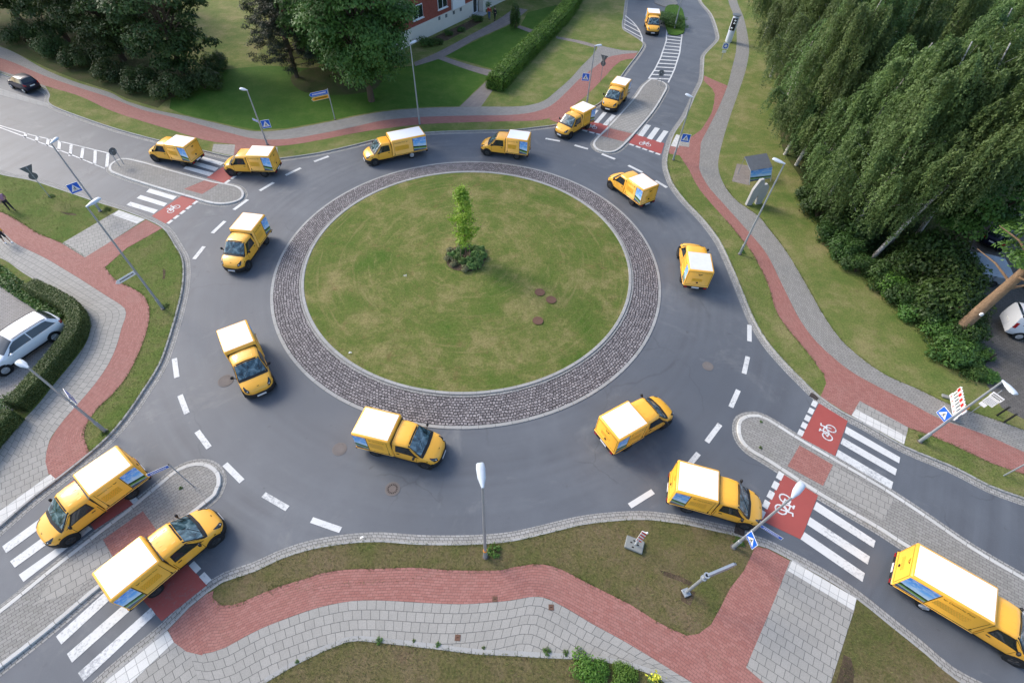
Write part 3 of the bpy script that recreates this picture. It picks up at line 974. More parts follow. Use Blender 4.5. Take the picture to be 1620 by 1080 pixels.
def shrink(ringpts, d):
    return [p + (Vector((*ISL_C, 0)) - p).normalized() * d for p in ringpts]


# rim kerb, sloping setts, inner kerb, domed grass
mb = MB()
rr = [rim, rim, shrink(rim, 0.02), shrink(rim, 0.20)]
zz = [0.0, 0.030, 0.038, 0.045]
L = np.concatenate([[0], np.cumsum([(a - b).length for a, b in zip(rim, rim[1:])])])
mb.grid([[(p.x, p.y, z) for p in q] for q, z in zip(rr, zz)], [[(s, k * .1) for s in L] for k in range(4)])
structure(to_obj("kerb", mb, 'kerb'))
mb = MB()
A, Bq = shrink(rim, 0.20), shrink(ing, -0.36)
rows, uvs = [], []
for k in range(5):
    f = k / 4
    rows.append([(a.x + (b.x - a.x) * f, a.y + (b.y - a.y) * f, 0.043 + 0.06 * f) for a, b in zip(A, Bq)])
    uvs.append([(s * (1 - f * 0.0), (A[0] - Bq[0]).length * f) for s in L])
mb.grid(rows, uvs)
structure(to_obj("cobbled_apron", mb, 'cobble', smooth=30))
mb = MB()
q = [(shrink(ing, -0.36), 0.10), (shrink(ing, -0.36), 0.125), (shrink(ing, -0.20), 0.13)]
mb.grid([[(p.x, p.y, z) for p in r_] for r_, z in q], [[(s, v) for s in L] for v in (0, .05, .2)])
structure(to_obj("gutter", mb, 'gutter'))
mb = MB()
q = [(shrink(ing, -0.20), 0.12), (shrink(ing, -0.20), 0.185), (shrink(ing, -0.02), 0.19), (ing, 0.16)]
mb.grid([[(p.x, p.y, z) for p in r_] for r_, z in q], [[(s, v) for s in L] for v in (0, .06, .2, .22)])
structure(to_obj("kerb", mb, 'kerb'))


def dome_z(f):
    return 0.16 + 0.35 * (1 - f * f)


mb = MB()
rows = []
for k in range(13):
    f = 1 - k / 12.0
    rows.append([(ISL_C[0] + (p.x - ISL_C[0]) * max(f, 0.004), ISL_C[1] + (p.y - ISL_C[1]) * max(f, 0.004), dome_z(f)) for p in ing])
mb.grid(rows)
o = to_obj("island_lawn", mb, 'island', smooth=60)
structure(o)

# ---- splitter islands
def splitter(px, mat, ang, kw=0.20, white=True):
    P = smooth_line(GL(px, 0.10), 0.3, True)
    area = sum(a.x * b.y - b.x * a.y for a, b in zip(P, P[1:] + P[:1]))
    if area < 0:
        P.reverse()
    # outline = outer kerb edge, counter-clockwise: inside is on the left
    C = P + [P[0]]
    I = offset(C, kw)
    I[0] = I[-1] = (I[0] + I[-1]) / 2
    mb = MB()
    rows, uvs, s = [], [], 0
    for i, (a, b) in enumerate(zip(C, I)):
        if i:
            s += (a - C[i - 1]).length
        m = a.lerp(b, 0.12)
        rows.append([(a.x, a.y, 0), (a.x, a.y, .095), (m.x, m.y, .115), (b.x, b.y, .12), (b.x, b.y, .08)])
        uvs.append([(s, 0), (s, .09), (s, .12), (s, .35), (s, .4)])
    mb.grid(rows, uvs)
    structure(to_obj("kerb", mb, 'kerb_white' if white else 'kerb'))
    O = offset(C, -0.26)
    O[0] = O[-1] = (O[0] + O[-1]) / 2
    ribbon("gutter", C, O, 0.007, 'gutter', n=len(C), curve=False)
    return sheet("traffic_island", I[:-1], 0.105, mat, ang)


splitter([(172, 265), (175, 259), (187, 252), (200, 250.5), (225, 255.5), (250, 262.5), (272, 269), (337, 286.5), (375, 294), (386, 304), (382, 315), (362, 322), (337, 322), (300, 312), (225, 290), (175, 272)], 'grey', -0.35)
splitter([(1025, 128), (1030, 125), (1042, 127), (1052, 131), (1056, 137), (1052, 147), (1035, 175), (1010, 205), (985, 232), (972, 240), (960, 241), (945, 237), (938, 228), (942, 220), (960, 202), (985, 175), (1005, 152), (1017, 135)], 'grey', 0.7)
splitter([(1166, 676), (1170, 662), (1185, 655), (1200, 655), (1215, 661), (1265, 692), (1320, 724), (1390, 765), (1452, 805), (1540, 865), (1620, 912), (1800, 1015), (1800, 1085), (1620, 976), (1597, 961), (1432, 864), (1390, 837), (1340, 808), (1292, 780), (1215, 730), (1185, 712), (1170, 695)], 'grey', -0.55)
splitter([(310, 731), (332, 734), (347, 747), (349, 765), (342, 782), (325, 797), (155, 931), (80, 994), (35, 1030), (0, 1057), (-120, 1150), (-120, 1050), (0, 963), (82, 897), (155, 840), (200, 806), (250, 765), (282, 740)], 'grey', 0.75)
# paved bands across the islands
z = 0.110
sheet("cycle_path", GL([(328, 283.5), (349, 289), (320, 307), (291, 299)], z), z, 'red', 0.8)
sheet("cycle_path", GL([(965, 203), (1000, 211.5), (986, 224), (951, 215)], z), z, 'red', 0.5)
sheet("cycle_path", GL([(1265, 704), (1318, 735), (1302, 768), (1246, 737)], z), z, 'red', -0.5)
sheet("cycle_path", GL([(163, 853), (226, 808), (249, 840), (180, 883)], z), z, 'red', 0.7)
sheet("pavement", GL([(1319, 736), (1413, 790), (1398, 822), (1303, 769)], z), z, 'slab', -0.52)
sheet("pavement", GL([(162, 854), (179, 883), (120, 936), (55, 955), (90, 905)], z), z, 'slab', 0.7)
sheet("pavement", GL([(966, 201), (1002, 210), (1030, 174), (1003, 160)], z), z, 'slab', 0.7)

# ---- road surface markings and coloured crossings
def redlane(q):
    sheet("cycle_crossing", GL(q), 0.010, 'redlane')


for q in ([(290, 308), (314, 317), (262, 354), (240, 342)], [(327, 281), (354, 290), (402, 257), (374, 250)],
          [(1005, 212), (1051, 227), (1046, 244), (994, 226)], [(916, 184), (964, 200), (952, 213), (897, 198)],
          [(1295.6, 637.8), (1341, 665.6), (1321, 721), (1267, 692)], [(1239, 750), (1294, 783), (1267, 853), (1202, 822)],
          [(102, 771), (152, 731), (213, 796), (150, 838)], [(178, 895), (248, 840), (328, 925), (256, 982)]):
    redlane(q)


def marks(name, quads, mat='paint', z=0.014):
    mb = MB()
    for q in quads:
        q = GL(q)
        a = sum(p.x * r_.y - r_.x * p.y for p, r_ in zip(q, q[1:] + q[:1]))
        if a < 0:
            q.reverse()
        mb.face([(p.x, p.y, z) for p in q])
    o = to_obj(name, mb, mat)
    for p in o.data.polygons:
        if p.normal.z < 0:
            p.flip()
    return structure(o)


def cq(cx, cy, pts, k=4.0):
    return [(cx + x / k, cy + y / k) for x, y in pts]


marks("zebra_crossing", [cq(0, 270, [(925, 135), (947, 115), (1120, 165), (1095, 186)]), cq(0, 270, [(865, 175), (890, 155), (1060, 208), (1038, 228)]), cq(0, 270, [(800, 217), (827, 198), (1000, 250), (975, 273)])])
marks("zebra_crossing", [[(290, 267), (295, 263), (338, 274), (331, 279)], [(300, 259), (306, 255), (346, 266), (340, 271)], [(311, 251), (317, 247), (356, 258), (349, 262)]])
marks("zebra_crossing", [cq(810, 0, [(795, 857), (848, 787), (880, 795), (828, 866)]), cq(810, 0, [(852, 876), (905, 806), (936, 815), (885, 886)]), cq(810, 0, [(910, 894), (960, 826), (990, 833), (941, 904)])])
marks("zebra_crossing", [cq(810, 0, [(520, 776), (577, 710), (602, 715), (545, 781)]), cq(810, 0, [(574, 790), (633, 725), (657, 733), (600, 797)]), cq(810, 0, [(465, 758), (524, 694), (548, 700), (490, 766)])])
k5 = 4.5
marks("zebra_crossing", [cq(1200, 620, [(625, 245), (1008, 465), (1000, 507), (612, 290)], k5), cq(1200, 620, [(600, 325), (985, 548), (973, 593), (583, 367)], k5), cq(1200, 620, [(565, 410), (958, 640), (945, 690), (549, 455)], k5)])
marks("zebra_crossing", [[(1291.6, 793.3), (1385, 855), (1381.8, 866), (1286.5, 805)], cq(1215, 810, [(265, 30), (645, 280), (630, 330), (247, 78)]), cq(1215, 810, [(230, 125), (612, 385), (597, 440), (205, 170)])])
marks("zebra_crossing", [cq(0, 810, [(15, 215), (455, -107), (480, -64), (40, 258)]), cq(0, 810, [(65, 310), (505, -12), (535, 28), (95, 350)]), cq(0, 810, [(120, 395), (560, 85), (585, 105), (150, 440)])])
marks("zebra_crossing", [cq(0, 810, [(355, 785), (790, 390), (830, 430), (390, 835)]), cq(0, 810, [(425, 895), (880, 500), (910, 545), (457, 950)])])
marks("zebra_crossing", [cq(0, 810, [(495, 1015), (955, 603), (985, 645), (530, 1070)])], 'paint_worn')


def bar(a, b, w):
    """pixel end points -> quad of metric width w on the road"""
    a, b = G(*a), G(*b)
    t = (b - a).normalized()
    n_ = Vector((-t.y, t.x, 0)) * (w / 2)
    return [a + n_, b + n_, b - n_, a - n_]


def bars(name, segs, w, mat='paint', z=0.014):
    mb = MB()
    for a, b in segs:
        q = bar(a, b, w)
        mb.face([(p.x, p.y, z) for p in reversed(q)])
    o = to_obj(name, mb, mat)
    for p in o.data.polygons:
        if p.normal.z < 0:
            p.flip()
    return structure(o)


bars("give_way_dashes", [((370, 332), (392, 316)), ((336, 369), (356, 350)), ((307, 410), (323, 390)), ((411, 302), (433, 289)), ((452, 277.5), (476, 266)), ((497, 256), (520, 247.5)),
                         ((276, 567), (280, 597)), ((285, 625), (296, 654)), ((312, 682), (331, 708)), ((356, 734), (383, 761)), ((417, 782), (455, 804)), ((493, 822), (539, 838)),
                         ((996, 800), (1033, 777)), ((1085, 741), (1105, 717)), ((1118, 699), (1139, 671)), ((1156, 644), (1168, 617)), ((1177, 591), (1183, 564)), ((1185.5, 514), (1185.5, 540)),
                         ((863, 219.5), (886, 223.5)), ((909, 230), (930, 236)), ((952, 244), (973, 252)), ((994, 262), (1016, 273)), ((1037, 286), (1055, 297))], 0.30)


def squares(a, b, n, w, f=0.70):
    a, b = Vector((*a, 0)), Vector((*b, 0))
    segs = []
    for i in range(n):
        c0, c1 = a.lerp(b, (i + (1 - f) / 2) / n), a.lerp(b, (i + (1 + f) / 2) / n)
        segs.append(((c0.x, c0.y), (c1.x, c1.y)))
    return segs


bars("crossing_edge_marks", squares((1291, 633), (1264, 690), 5, .5) + squares((1237.5, 745), (1201, 820), 5, .5), 0.30)
bars("crossing_edge_marks", squares((264, 355), (314, 317), 5, .5) + squares((355, 291), (404, 257), 5, .5) + squares((994, 227.5), (1046, 245.5), 5, .5) + squares((897, 199.5), (953, 214.5), 5, .5)
     + squares((153, 727), (218, 797), 5, .5) + squares((252, 835), (333, 923), 5, .5), 0.27)
# hatched areas
bars("road_marking", [((0, 199), (50, 214)), ((50, 214), (112, 228)), ((112, 228), (173, 243)), ((-200, 150), (0, 199)), ((-200, 148), (0, 202)), ((0, 202), (75, 230)), ((75, 230), (120, 248)), ((120, 248), (166, 267))], 0.12, 'paint_worn')
bars("road_marking", [((41, 211), (40, 218)), ((59, 216), (58, 225)), ((76.5, 220), (75, 231)), ((94.5, 224), (93, 240)), ((113, 229), (111, 247)), ((131.5, 234), (129, 253)), ((151, 238), (150, 260)), ((171, 243), (169, 264))], 0.26, 'paint_worn')
lft = [(1055, 48), (1054, 65), (1045, 92), (1036, 110), (1026, 125)]
rgt = [(1079, 55), (1075, 85), (1067, 110), (1062, 121), (1057, 131)]
bars("road_marking", list(zip(lft, lft[1:])) + list(zip(rgt, rgt[1:])), 0.17)
LQ, RQ = resample(GL(lft), 15), resample(GL(rgt), 15)
mb = MB()
for i in range(14):
    a, b = LQ[i + 1].lerp(LQ[i], 0.1), RQ[i].lerp(RQ[i + 1], 0.1)
    t = (b - a).normalized() * 1
    n_ = Vector((-t.y, t.x, 0)) * 0.15
    mb.face([(*(p.xy), 0.018) for p in (a - n_, b - n_, b + n_, a + n_)])
structure(to_obj("road_marking", mb, 'paint'))
hl = [(989, 25), (1000, 34), (1007, 42), (1012, 50), (1016, 60), (1015.5, 67)]
bars("road_marking", list(zip(hl, hl[1:])) + [((987, 31), (1007, 43)), ((987, 38), (1013, 52)), ((986.5, 44), (1016, 60))], 0.2)
# stencilled bicycles on the red crossings
def bicycle(cpx, upx, size):
    """cpx = pixel of the middle, upx = pixel towards the top of the drawing"""
    c, u = G(*cpx), (G(*upx) - G(*cpx)).normalized()
    r_ = Vector((u.y, -u.x, 0))
    mb = MB()

    def T(x, y):
        p = c + r_ * x * size + u * y * size
        return Vector((p.x, p.y, 0.016))

    def stroke(pts, w=0.05):
        for a, b in zip(pts, pts[1:]):
            A, B = T(*a), T(*b)
            t = (B - A).normalized()
            n_ = Vector((-t.y, t.x, 0)) * w * size
            t = t * w * size * .5
            mb.face([A - n_ - t, B - n_ + t, B + n_ + t, A + n_ - t])
    for cx in (-.33, .33):
        stroke([(cx + .22 * math.cos(a * math.pi / 7), -.2 + .26 * math.sin(a * math.pi / 7)) for a in range(15)], .035)
    stroke([(-.33, -.2), (-.12, .12), (.22, .12), (-.02, -.2), (-.33, -.2)], .035)
    stroke([(-.02, -.2), (-.16, .26)], .035)
    stroke([(-.25, .27), (-.07, .27)], .04)
    stroke([(.33, -.2), (.18, .32), (.32, .36)], .035)
    o = to_obj("road_marking", mb, 'paint_worn')
    for p in o.data.polygons:
        if p.normal.z < 0:
            p.flip()
    zoff = 0
    for i, v in enumerate(o.data.vertices):
        v.co.z += 0.0002 * (i // 4)
    structure(o)


bicycle((1306, 681), (1290, 672), 1.05)
bicycle((1245, 801), (1262, 811), 1.1)
bicycle((272, 330), (262, 327), 1.0)
bicycle((1021, 227), (1024, 220), 1.05)
bicycle((936, 200), (939, 193), 1.05)

# bare earth scars in the grass
for i, (pts, zz_) in enumerate((([(1043, 901), (1058, 905), (1078, 912), (1096, 921), (1090, 926), (1070, 917), (1050, 910)], TOP), ([(94, 335), (104, 336), (119, 338), (122, 341), (106, 340)], TOP), ([(257, 424), (262, 428), (261, 441), (257, 442), (258, 432)], TOP), ([(1335, 1035), (1346, 1040), (1352, 1062), (1348, 1095), (1318, 1095), (1328, 1062)], TOP), ([(1076, 930), (1100, 936), (1092, 958), (1078, 950)], TOP))):
    sheet("bare_soil", GL(pts, zz_), zz_ + .003 + i * .0004, 'soil', curve=True)


# ------------------------------------------------------------------ yellow delivery vans
def catmull(P, t):
    """P rows of equal-length tuples, t in row units"""
    n = len(P)
    i = min(int(t), n - 2)
    f = t - i
    a, b, c, d = P[max(i - 1, 0)], P[i], P[i + 1], P[min(i + 2, n - 1)]
    return [b[k] + 0.5 * f * (c[k] - a[k] + f * (2 * a[k] - 5 * b[k] + 4 * c[k] - d[k] + f * (3 * (b[k] - c[k]) + d[k] - a[k]))) for k in range(len(b))]


class Shell:
    """car body lofted along x; every station = (x, [(y, z) half section from sill to roof centre])"""
    def __init__(s, stations):
        s.xs = [q[0] for q in stations]
        s.rows = [[q[0]] + [c for p in q[1] for c in p] for q in stations]
        s.m = len(stations[0][1])

    def at(s, x, v, side=1, off=0.0):
        def P(x, v):
            xs = s.xs
            i = 0
            while i < len(xs) - 2 and xs[i + 1] < x:
                i += 1
            f = (x - xs[i]) / (xs[i + 1] - xs[i])
            f = max(0.0, min(1.0, f))
            a, b = s.rows[i], s.rows[i + 1]
            row = [a[k] + (b[k] - a[k]) * f for k in range(len(a))]
            j = max(0, min(int(v), s.m - 2))
            g_ = v - j
            return Vector((x, row[1 + 2 * j] * (1 - g_) + row[3 + 2 * j] * g_, row[2 + 2 * j] * (1 - g_) + row[4 + 2 * j] * g_))
        p = P(x, v)
        if off:
            dx = P(min(x + .03, s.xs[-1]), v) - P(max(x - .03, s.xs[0]), v)
            dv = P(x, min(v + .08, s.m - 1)) - P(x, max(v - .08, 0))
            n_ = dx.cross(dv)
            if n_.length > 1e-9:
                n_.normalize()
                if n_.z < -0.3 or (abs(n_.z) < .3 and n_.y < 0):
                    n_ = -n_
                p = p + n_ * off
        return Vector((p.x, p.y * side, p.z))

    def body(s, nx=4, caps=True):
        mb = MB()
        X = []
        for a, b in zip(s.xs, s.xs[1:]):
            X += [a + (b - a) * k / nx for k in range(nx)]
        X.append(s.xs[-1])
        V = [0, .5, 1, 1.5, 2, 2.5, 3, 3.5, 4, 4.5, 5][:2 * s.m - 1]
        rows = []
        for x in X:
            h = [s.at(x, v, 1) for v in V]
            rows.append(h + [s.at(x, v, -1) for v in reversed(V[:-1])])
        mb.grid(rows)
        if caps:
            mb.face(rows[0])
            mb.face(list(reversed(rows[-1])))
        return mb

    def panel(s, mb, u0, u1, v0, v1, off, side=1, nu=6, nv=4):
        """u0/u1 may be functions of v-fraction"""
        rows = []
        for j in range(nv + 1):
            f = j / nv
            a = u0(f) if callable(u0) else u0
            b = u1(f) if callable(u1) else u1
            rows.append([s.at(a + (b - a) * i / nu, v0 + (v1 - v0) * f, side, off) for i in range(nu + 1)])
        return mb.grid(rows)

    def screen(s, mb, u0, u1, v0, off, nu=6, nv=5):
        """panel across the whole width, from v0 over the crown to v0 on the other side"""
        V = [v0 + (s.m - 1 - v0) * k / nv for k in range(nv + 1)]
        cols = [(v, 1) for v in V] + [(v, -1) for v in reversed(V[:-1])]
        rows = []
        for v, sd in cols:
            f = (v - v0) / (s.m - 1 - v0)
            a = u0(f) if callable(u0) else u0
            b = u1(f) if callable(u1) else u1
            rows.append([s.at(a + (b - a) * i / nu, v, sd, off) for i in range(nu + 1)])
        return mb.grid(rows)


def wheel(root, x, y, r, w, rim_mat):
    sd = 1 if y > 0 else -1
    mb = MB()
    prof = [(.62, -.5), (.93, -.5), (1.0, -.36), (1.0, .36), (.93, .5), (.62, .5)]
    A = [2 * math.pi * k / 22 for k in range(22)]
    mb.grid([[(x + math.cos(a) * r * q, y + h * w, r + math.sin(a) * r * q) for a in A] for q, h in prof], closed=True)
    t = to_obj("wheel", mb, 'tyre', root, 40)
    rm = MB()
    yo = y + sd * w * .40
    rm.disc((x, yo, r), r * .63, 'y', 20, .04)
    rm.disc((x, yo + sd * .03, r), r * .20, 'y', 12, .05)
    for k in range(5):
        a = k * 2 * math.pi / 5
        rm.tube([(x, yo + sd * .025, r), (x + math.cos(a) * r * .58, yo + sd * .025, r + math.sin(a) * r * .58)], .028, 5)
    to_obj("rim", rm, rim_mat, t, 40)
    return t


def text_mesh(txt, size):
    c = bpy.data.curves.new("lettering", 'FONT')
    c.body = txt
    c.size = size
    c.align_x = 'LEFT'
    o = bpy.data.objects.new("lettering", c)
    COL.objects.link(o)
    dg = bpy.context.evaluated_depsgraph_get()
    me = bpy.data.meshes.new_from_object(o.evaluated_get(dg))
    bpy.data.objects.remove(o)
    V = [v.co.copy() for v in me.vertices]
    F = [list(p.vertices) for p in me.polygons]
    bpy.data.meshes.remove(me)
    return V, F


def put_text(mb, txt, size, o, ax, ay):
    V, F = text_mesh(txt, size)
    o, ax, ay = Vector(o), Vector(ax), Vector(ay)
    i = len(mb.v)
    mb.v += [tuple(o + ax * v.x + ay * v.y) for v in V]
    for f in F:
        mb.f.append([i + k for k in f])
        mb.mi.append(mb.cur)
    return max(v.x for v in V)


def horn(mb, o, ax, ay, s):
    """a coiled horn emblem with a flared bell, drawn flat"""
    o, ax, ay = Vector(o), Vector(ax), Vector(ay)

    def T(x, y):
        return o + ax * (x * s) + ay * (y * s)
    n = 18
    for k in range(n):
        a, b = 2 * math.pi * k / n, 2 * math.pi * (k + 1) / n
        mb.face([T(.36 * math.cos(a), .30 * math.sin(a)), T(.36 * math.cos(b), .30 * math.sin(b)), T(.20 * math.cos(b), .15 * math.sin(b)), T(.20 * math.cos(a), .15 * math.sin(a))])
    mb.face([T(.02, -.30), T(.50, -.06), T(.82, .36), T(.44, .26), T(.10, -.12)])
    mb.face([T(-.34, .0), T(-.60, .34), T(-.46, .40), T(-.22, .14)])


def build_van(name, label, long=False, dirty=False):
    root = thing(name, label, "delivery van", group="yellow delivery vans circling the roundabout")
    half = 1.67 if long else 1.08
    xr = half + 0.03
    yb = 0.93 if long else 0.90
    Hb = 2.06
    cab = [(xr + u, pts) for u, pts in (
        (0.00, [(.84, .40), (.88, .66), (.87, 1.12), (.77, 1.74), (.66, 1.83), (0, 1.86)]),
        (0.45, [(.85, .40), (.895, .66), (.88, 1.11), (.76, 1.76), (.65, 1.85), (0, 1.885)]),
        (0.86, [(.86, .40), (.90, .66), (.885, 1.10), (.73, 1.74), (.62, 1.83), (0, 1.87)]),
        (0.98, [(.86, .40), (.90, .66), (.885, 1.09), (.725, 1.68), (.63, 1.75), (0, 1.80)]),
        (1.30, [(.86, .40), (.90, .66), (.88, 1.06), (.78, 1.36), (.69, 1.43), (0, 1.50)]),
        (1.60, [(.86, .40), (.90, .66), (.875, 1.03), (.845, 1.09), (.74, 1.15), (0, 1.235)]),
        (1.72, [(.86, .40), (.90, .66), (.87, 1.00), (.82, 1.06), (.68, 1.11), (0, 1.165)]),
        (2.00, [(.84, .42), (.88, .66), (.84, .92), (.77, 1.00), (.60, 1.04), (0, 1.085)]),
        (2.22, [(.76, .44), (.80, .66), (.76, .85), (.68, .92), (.52, .955), (0, .99)]),
        (2.37, [(.60, .46), (.65, .64), (.62, .77), (.55, .84), (.42, .865), (0, .90)]),
        (2.45, [(.42, .48), (.47, .62), (.45, .71), (.40, .77), (.30, .79), (0, .81)]),
        (2.48, [(.30, .50), (.34, .60), (.33, .66), (.30, .71), (.22, .72), (0, .735)]))]
    S = Shell(cab)
    mb = S.body(3)
    for y in (-.42, -.14, .14, .42):            # pressed ribs of the cab roof
        mb.box((xr + .45, y, 1.872 - abs(y) * .055), (.60, .06, .016), 0, .006)
    to_obj("cab", mb, 'yellow', root, 38)
    # windscreen and side windows
    fr = MB()
    S.screen(fr, lambda f: xr + .89, lambda f: xr + 1.68 + .10 * f, 2.9, .007)
    f_ = to_obj("windscreen_frame", fr, 'black', root, 40)
    gl = MB()
    S.screen(gl, lambda f: xr + .97, lambda f: xr + 1.53 + .10 * f, 3.6, .014)
    to_obj("windscreen", gl, 'glass_ws', f_, 60)
    for sd in (1, -1):
        w = MB()
        S.panel(w, lambda f: xr + .16 + .05 * f, lambda f: xr + 1.50 - .58 * f, 2.08, 2.90, .008, sd)
        w_ = to_obj("side_window", w, 'black', root, 40)
        w2 = MB()
        S.panel(w2, lambda f: xr + .22 + .05 * f, lambda f: xr + 1.36 - .55 * f, 2.16, 2.84, .014, sd)
        to_obj("pane", w2, 'glass', w_, 60)
        # sill, arches, handle, mirror
        k = MB()
        S.panel(k, xr + .02, xr + 2.36, 0.0, 0.42, .012, sd, 14, 2)
        to_obj("dark_sill_band", k, 'black', root, 50)  # black skirt that also paints in the shadow along the lower body edge
        fx = xr + 1.75
        a = MB()
        a.disc((fx, sd * .895, .36), .42, 'y', 24, .03)
        to_obj("wheel_arch", a, 'black', root, 40)
        h = MB().box((xr + .30, sd * .895, 1.02), (.17, .03, .045), 0, .01)
        to_obj("door_handle", h, 'black', root, 40)
        for px_ in (xr + .06, xr + 1.32):
            sm = MB()
            sm.grid([[S.at(px_ + e, v, sd, .004) for v in (.5, 1, 1.5, 2.0, 2.05)] for e in (-.008, .008)])
            to_obj("door_seam", sm, 'seam', root)
        mi = MB()
        mi.tube([(xr + 1.30, sd * .84, 1.10), (xr + 1.27, sd * 1.00, 1.22)], .03, 6)
        mi.ball((xr + 1.27, sd * 1.06, 1.28), (.07, .10, .12), 10, 7)
        to_obj("mirror", mi, 'black', root, 50)
        hl_ = MB()
        S.panel(hl_, lambda f: xr + 2.26 - .26 * f, lambda f: xr + 2.42 - .06 * f, 1.7, 3.4, .008, sd)
        hh = to_obj("headlight", hl_, 'glass', root, 50)
        hb = MB().ball(S.at(xr + 2.33, 2.5, sd, .0), (.03, .035, .03), 10, 7)
        to_obj("bulb", hb, 'lamp_glass', hh, 50)
        ind = MB()
        S.panel(ind, xr + 1.88, xr + 1.96, 1.5, 1.72, .008, sd, 2, 2)
        to_obj("marker_light", ind, 'seam', root)
    # front bumper
    bp = MB()
    prof = [(.20, -.02), (.24, .03), (.40, .045), (.52, .045), (.57, .01)]
    path = [(x, S.at(x, .8, 1).y) for x in np.linspace(xr + 2.12, xr + 2.48, 12)]
    path += [(xr + 2.49, .17)]
    path = path + [(x, -y) for x, y in reversed(path)]
    rows = []
    for z, o_ in prof:
        r_ = []
        for i, (x, y) in enumerate(path):
            a, b = path[max(i - 1, 0)], path[min(i + 1, len(path) - 1)]
            t = Vector((b[0] - a[0], b[1] - a[1])).normalized()
            r_.append((x - t.y * o_, y + t.x * o_, z))
        rows.append(r_)
    bp.grid(rows)
    bp.face([r_ for r_ in rows[-1]])
    bb = to_obj("front_bumper", bp, 'black', root, 45)
    pl = MB().box((xr + 2.545, 0, .40), (.02, .52, .115))
    to_obj("number_plate", pl, 'plate', bb)
    em = MB()
    horn(em, (xr + 2.30, 0.02, .955), (0, 1, 0), (-.82, 0, .5), .09)
    to_obj("bonnet_emblem", em, 'ink', root)
    # load box
    bx = MB()
    r = .055
    for_z = [(.60, -.03), (.64, 0.0), (Hb - r, 0.0), (Hb - r * .35, r * .45), (Hb, r * 1.2)]
    rows = []
    for z, k in for_z:
        fx = half - k - (.05 * max(0, (z - 1.5)) / .5)
        rx, yy = -half + k, yb - k
        c = .05
        rows.append([(rx + c, -yy, z), (fx - c, -yy, z), (fx, -yy + c, z), (fx, yy - c, z), (fx - c, yy, z), (rx + c, yy, z), (rx, yy - c, z), (rx, -yy + c, z)])
    bx.grid(rows, closed=True)
    bx.face(rows[-1])
    bx.face(list(reversed(rows[0])))
    box = to_obj("load_box", bx, 'yellow', root, 50)
    rp = MB().box((-.015, 0, Hb + .002), (2 * half - .24, 2 * yb - .22, .016), 0, .006)
    to_obj("roof_panel", rp, 'white_panel_dirty' if dirty else 'white_panel', box)
    px0, px1 = (-half + .05, -half + .05 + (1.25 if long else .72))
    for sd in (1, -1):
        y = sd * (yb + .003)
        p = MB()
        a, b = ((px0, px1))
        P = [(a, y, .70), (b, y, .70), (b, y, 1.92), (a, y, 1.92)]
        U = [(0, 0), (1, 0), (1, 1), (0, 1)]
        if sd < 0:
            p.face(P, U)
        else:
            p.face(P, [(1, 0), (0, 0), (0, 1), (1, 1)])
        pp = to_obj("picture_panel", p, 'picture', box)
        t = MB()
        cx, cz, y2 = (a + b) / 2 + .1, 1.32, sd * (yb + .006)
        for q in (90, 210, 330):
            d = Vector((math.cos(R(q)), 0, math.sin(R(q)))) * .22
            n_ = Vector((-d.z, 0, d.x)).normalized() * .008
            c_ = Vector((cx, y2, cz))
            t.face([c_ - n_, c_ + d, c_ + n_])
        t.face([(cx - .008, y2, .98), (cx + .008, y2, .98), (cx + .008, y2, cz), (cx - .008, y2, cz)])
        to_obj("printed_wind_turbine", t, 'sign_white', pp)
        s2 = MB()
        s2.box((b + .025, y, 1.29), (.03, .008, 1.3))
        s2.box((half - .20, y, 1.29), (.014, .008, 1.28))
        s2.box((half - .20, y, .78), (.05, .03, .13))
        s2.box((0, y, .645), (2 * half - .1, .010, .05))
        to_obj("side_door_seams", s2, 'seam', box)
        # lettering: reads towards the rear on the left side, towards the cab on the right side
        ax = (-sd, 0, 0)
        x0, x1 = b + .12, half - .27
        w = x1 - x0
        ts = .115 if not long else .17
        yy = sd * (yb + .005)
        xt = x1 if sd > 0 else x0 + .26
        for word in ("Deutsche", "Post"):
            tm = MB()
            ln = put_text(tm, word, ts, (xt, yy, 1.74), ax, (0, 0, 1))
            xt -= sd * (ln + ts * .32)
            to_obj("lettering", tm, 'ink', box)
        hx = xt - .10 if sd > 0 else x0 + .10
        hm = MB()
        horn(hm, (hx, yy, 1.78), ax, (0, 0, 1), .13)
        to_obj("horn_emblem", hm, 'ink', box)
        gm = MB()
        e0, e1 = (x1 - w * .8, x1) if sd > 0 else (x0, x0 + w * .8)
        gm.face([(e0, yy, 1.06), (e1, yy, 1.06), (e1, yy, 1.485), (e0, yy, 1.485)], [(0, 0), (e1 - e0, 0), (e1 - e0, .425), (0, .425)])
        to_obj("green_lettering", gm, 'green_print', box)
    # rear door, emblem, lock
    xb = -half - .003
    sm = MB()
    sm.box((xb, 0, 1.90), (.008, 2 * yb - .16, .018))
    sm.box((xb, 0, .72), (.008, 2 * yb - .16, .014))
    for y in (-yb + .08, yb - .08):
        sm.box((xb, y, 1.31), (.008, .014, 1.19))
    to_obj("rear_door_seams", sm, 'seam', box)
    hm = MB()
    horn(hm, (xb - .003, 0, 1.68), (0, -1, 0), (0, 0, 1), .24)
    to_obj("horn_emblem", hm, 'ink', box)
    to_obj("rear_handle", MB().disc((xb - .01, 0, .95), .075, 'x', 14, .03), 'black', box)
    gm = MB().face([(xb - .003, .42, 1.06), (xb - .003, -.30, 1.06), (xb - .003, -.30, 1.315), (xb - .003, .42, 1.315)], [(0, 0), (.72, 0), (.72, .255), (0, .255)])
    to_obj("green_lettering", gm, 'green_print', box)
    rb = MB()
    rb.box((-half + .03, 0, .47), (.16, 2 * yb - .12, .22), 0, .03)
    rbo = to_obj("rear_bumper", rb, 'black', root, 40)
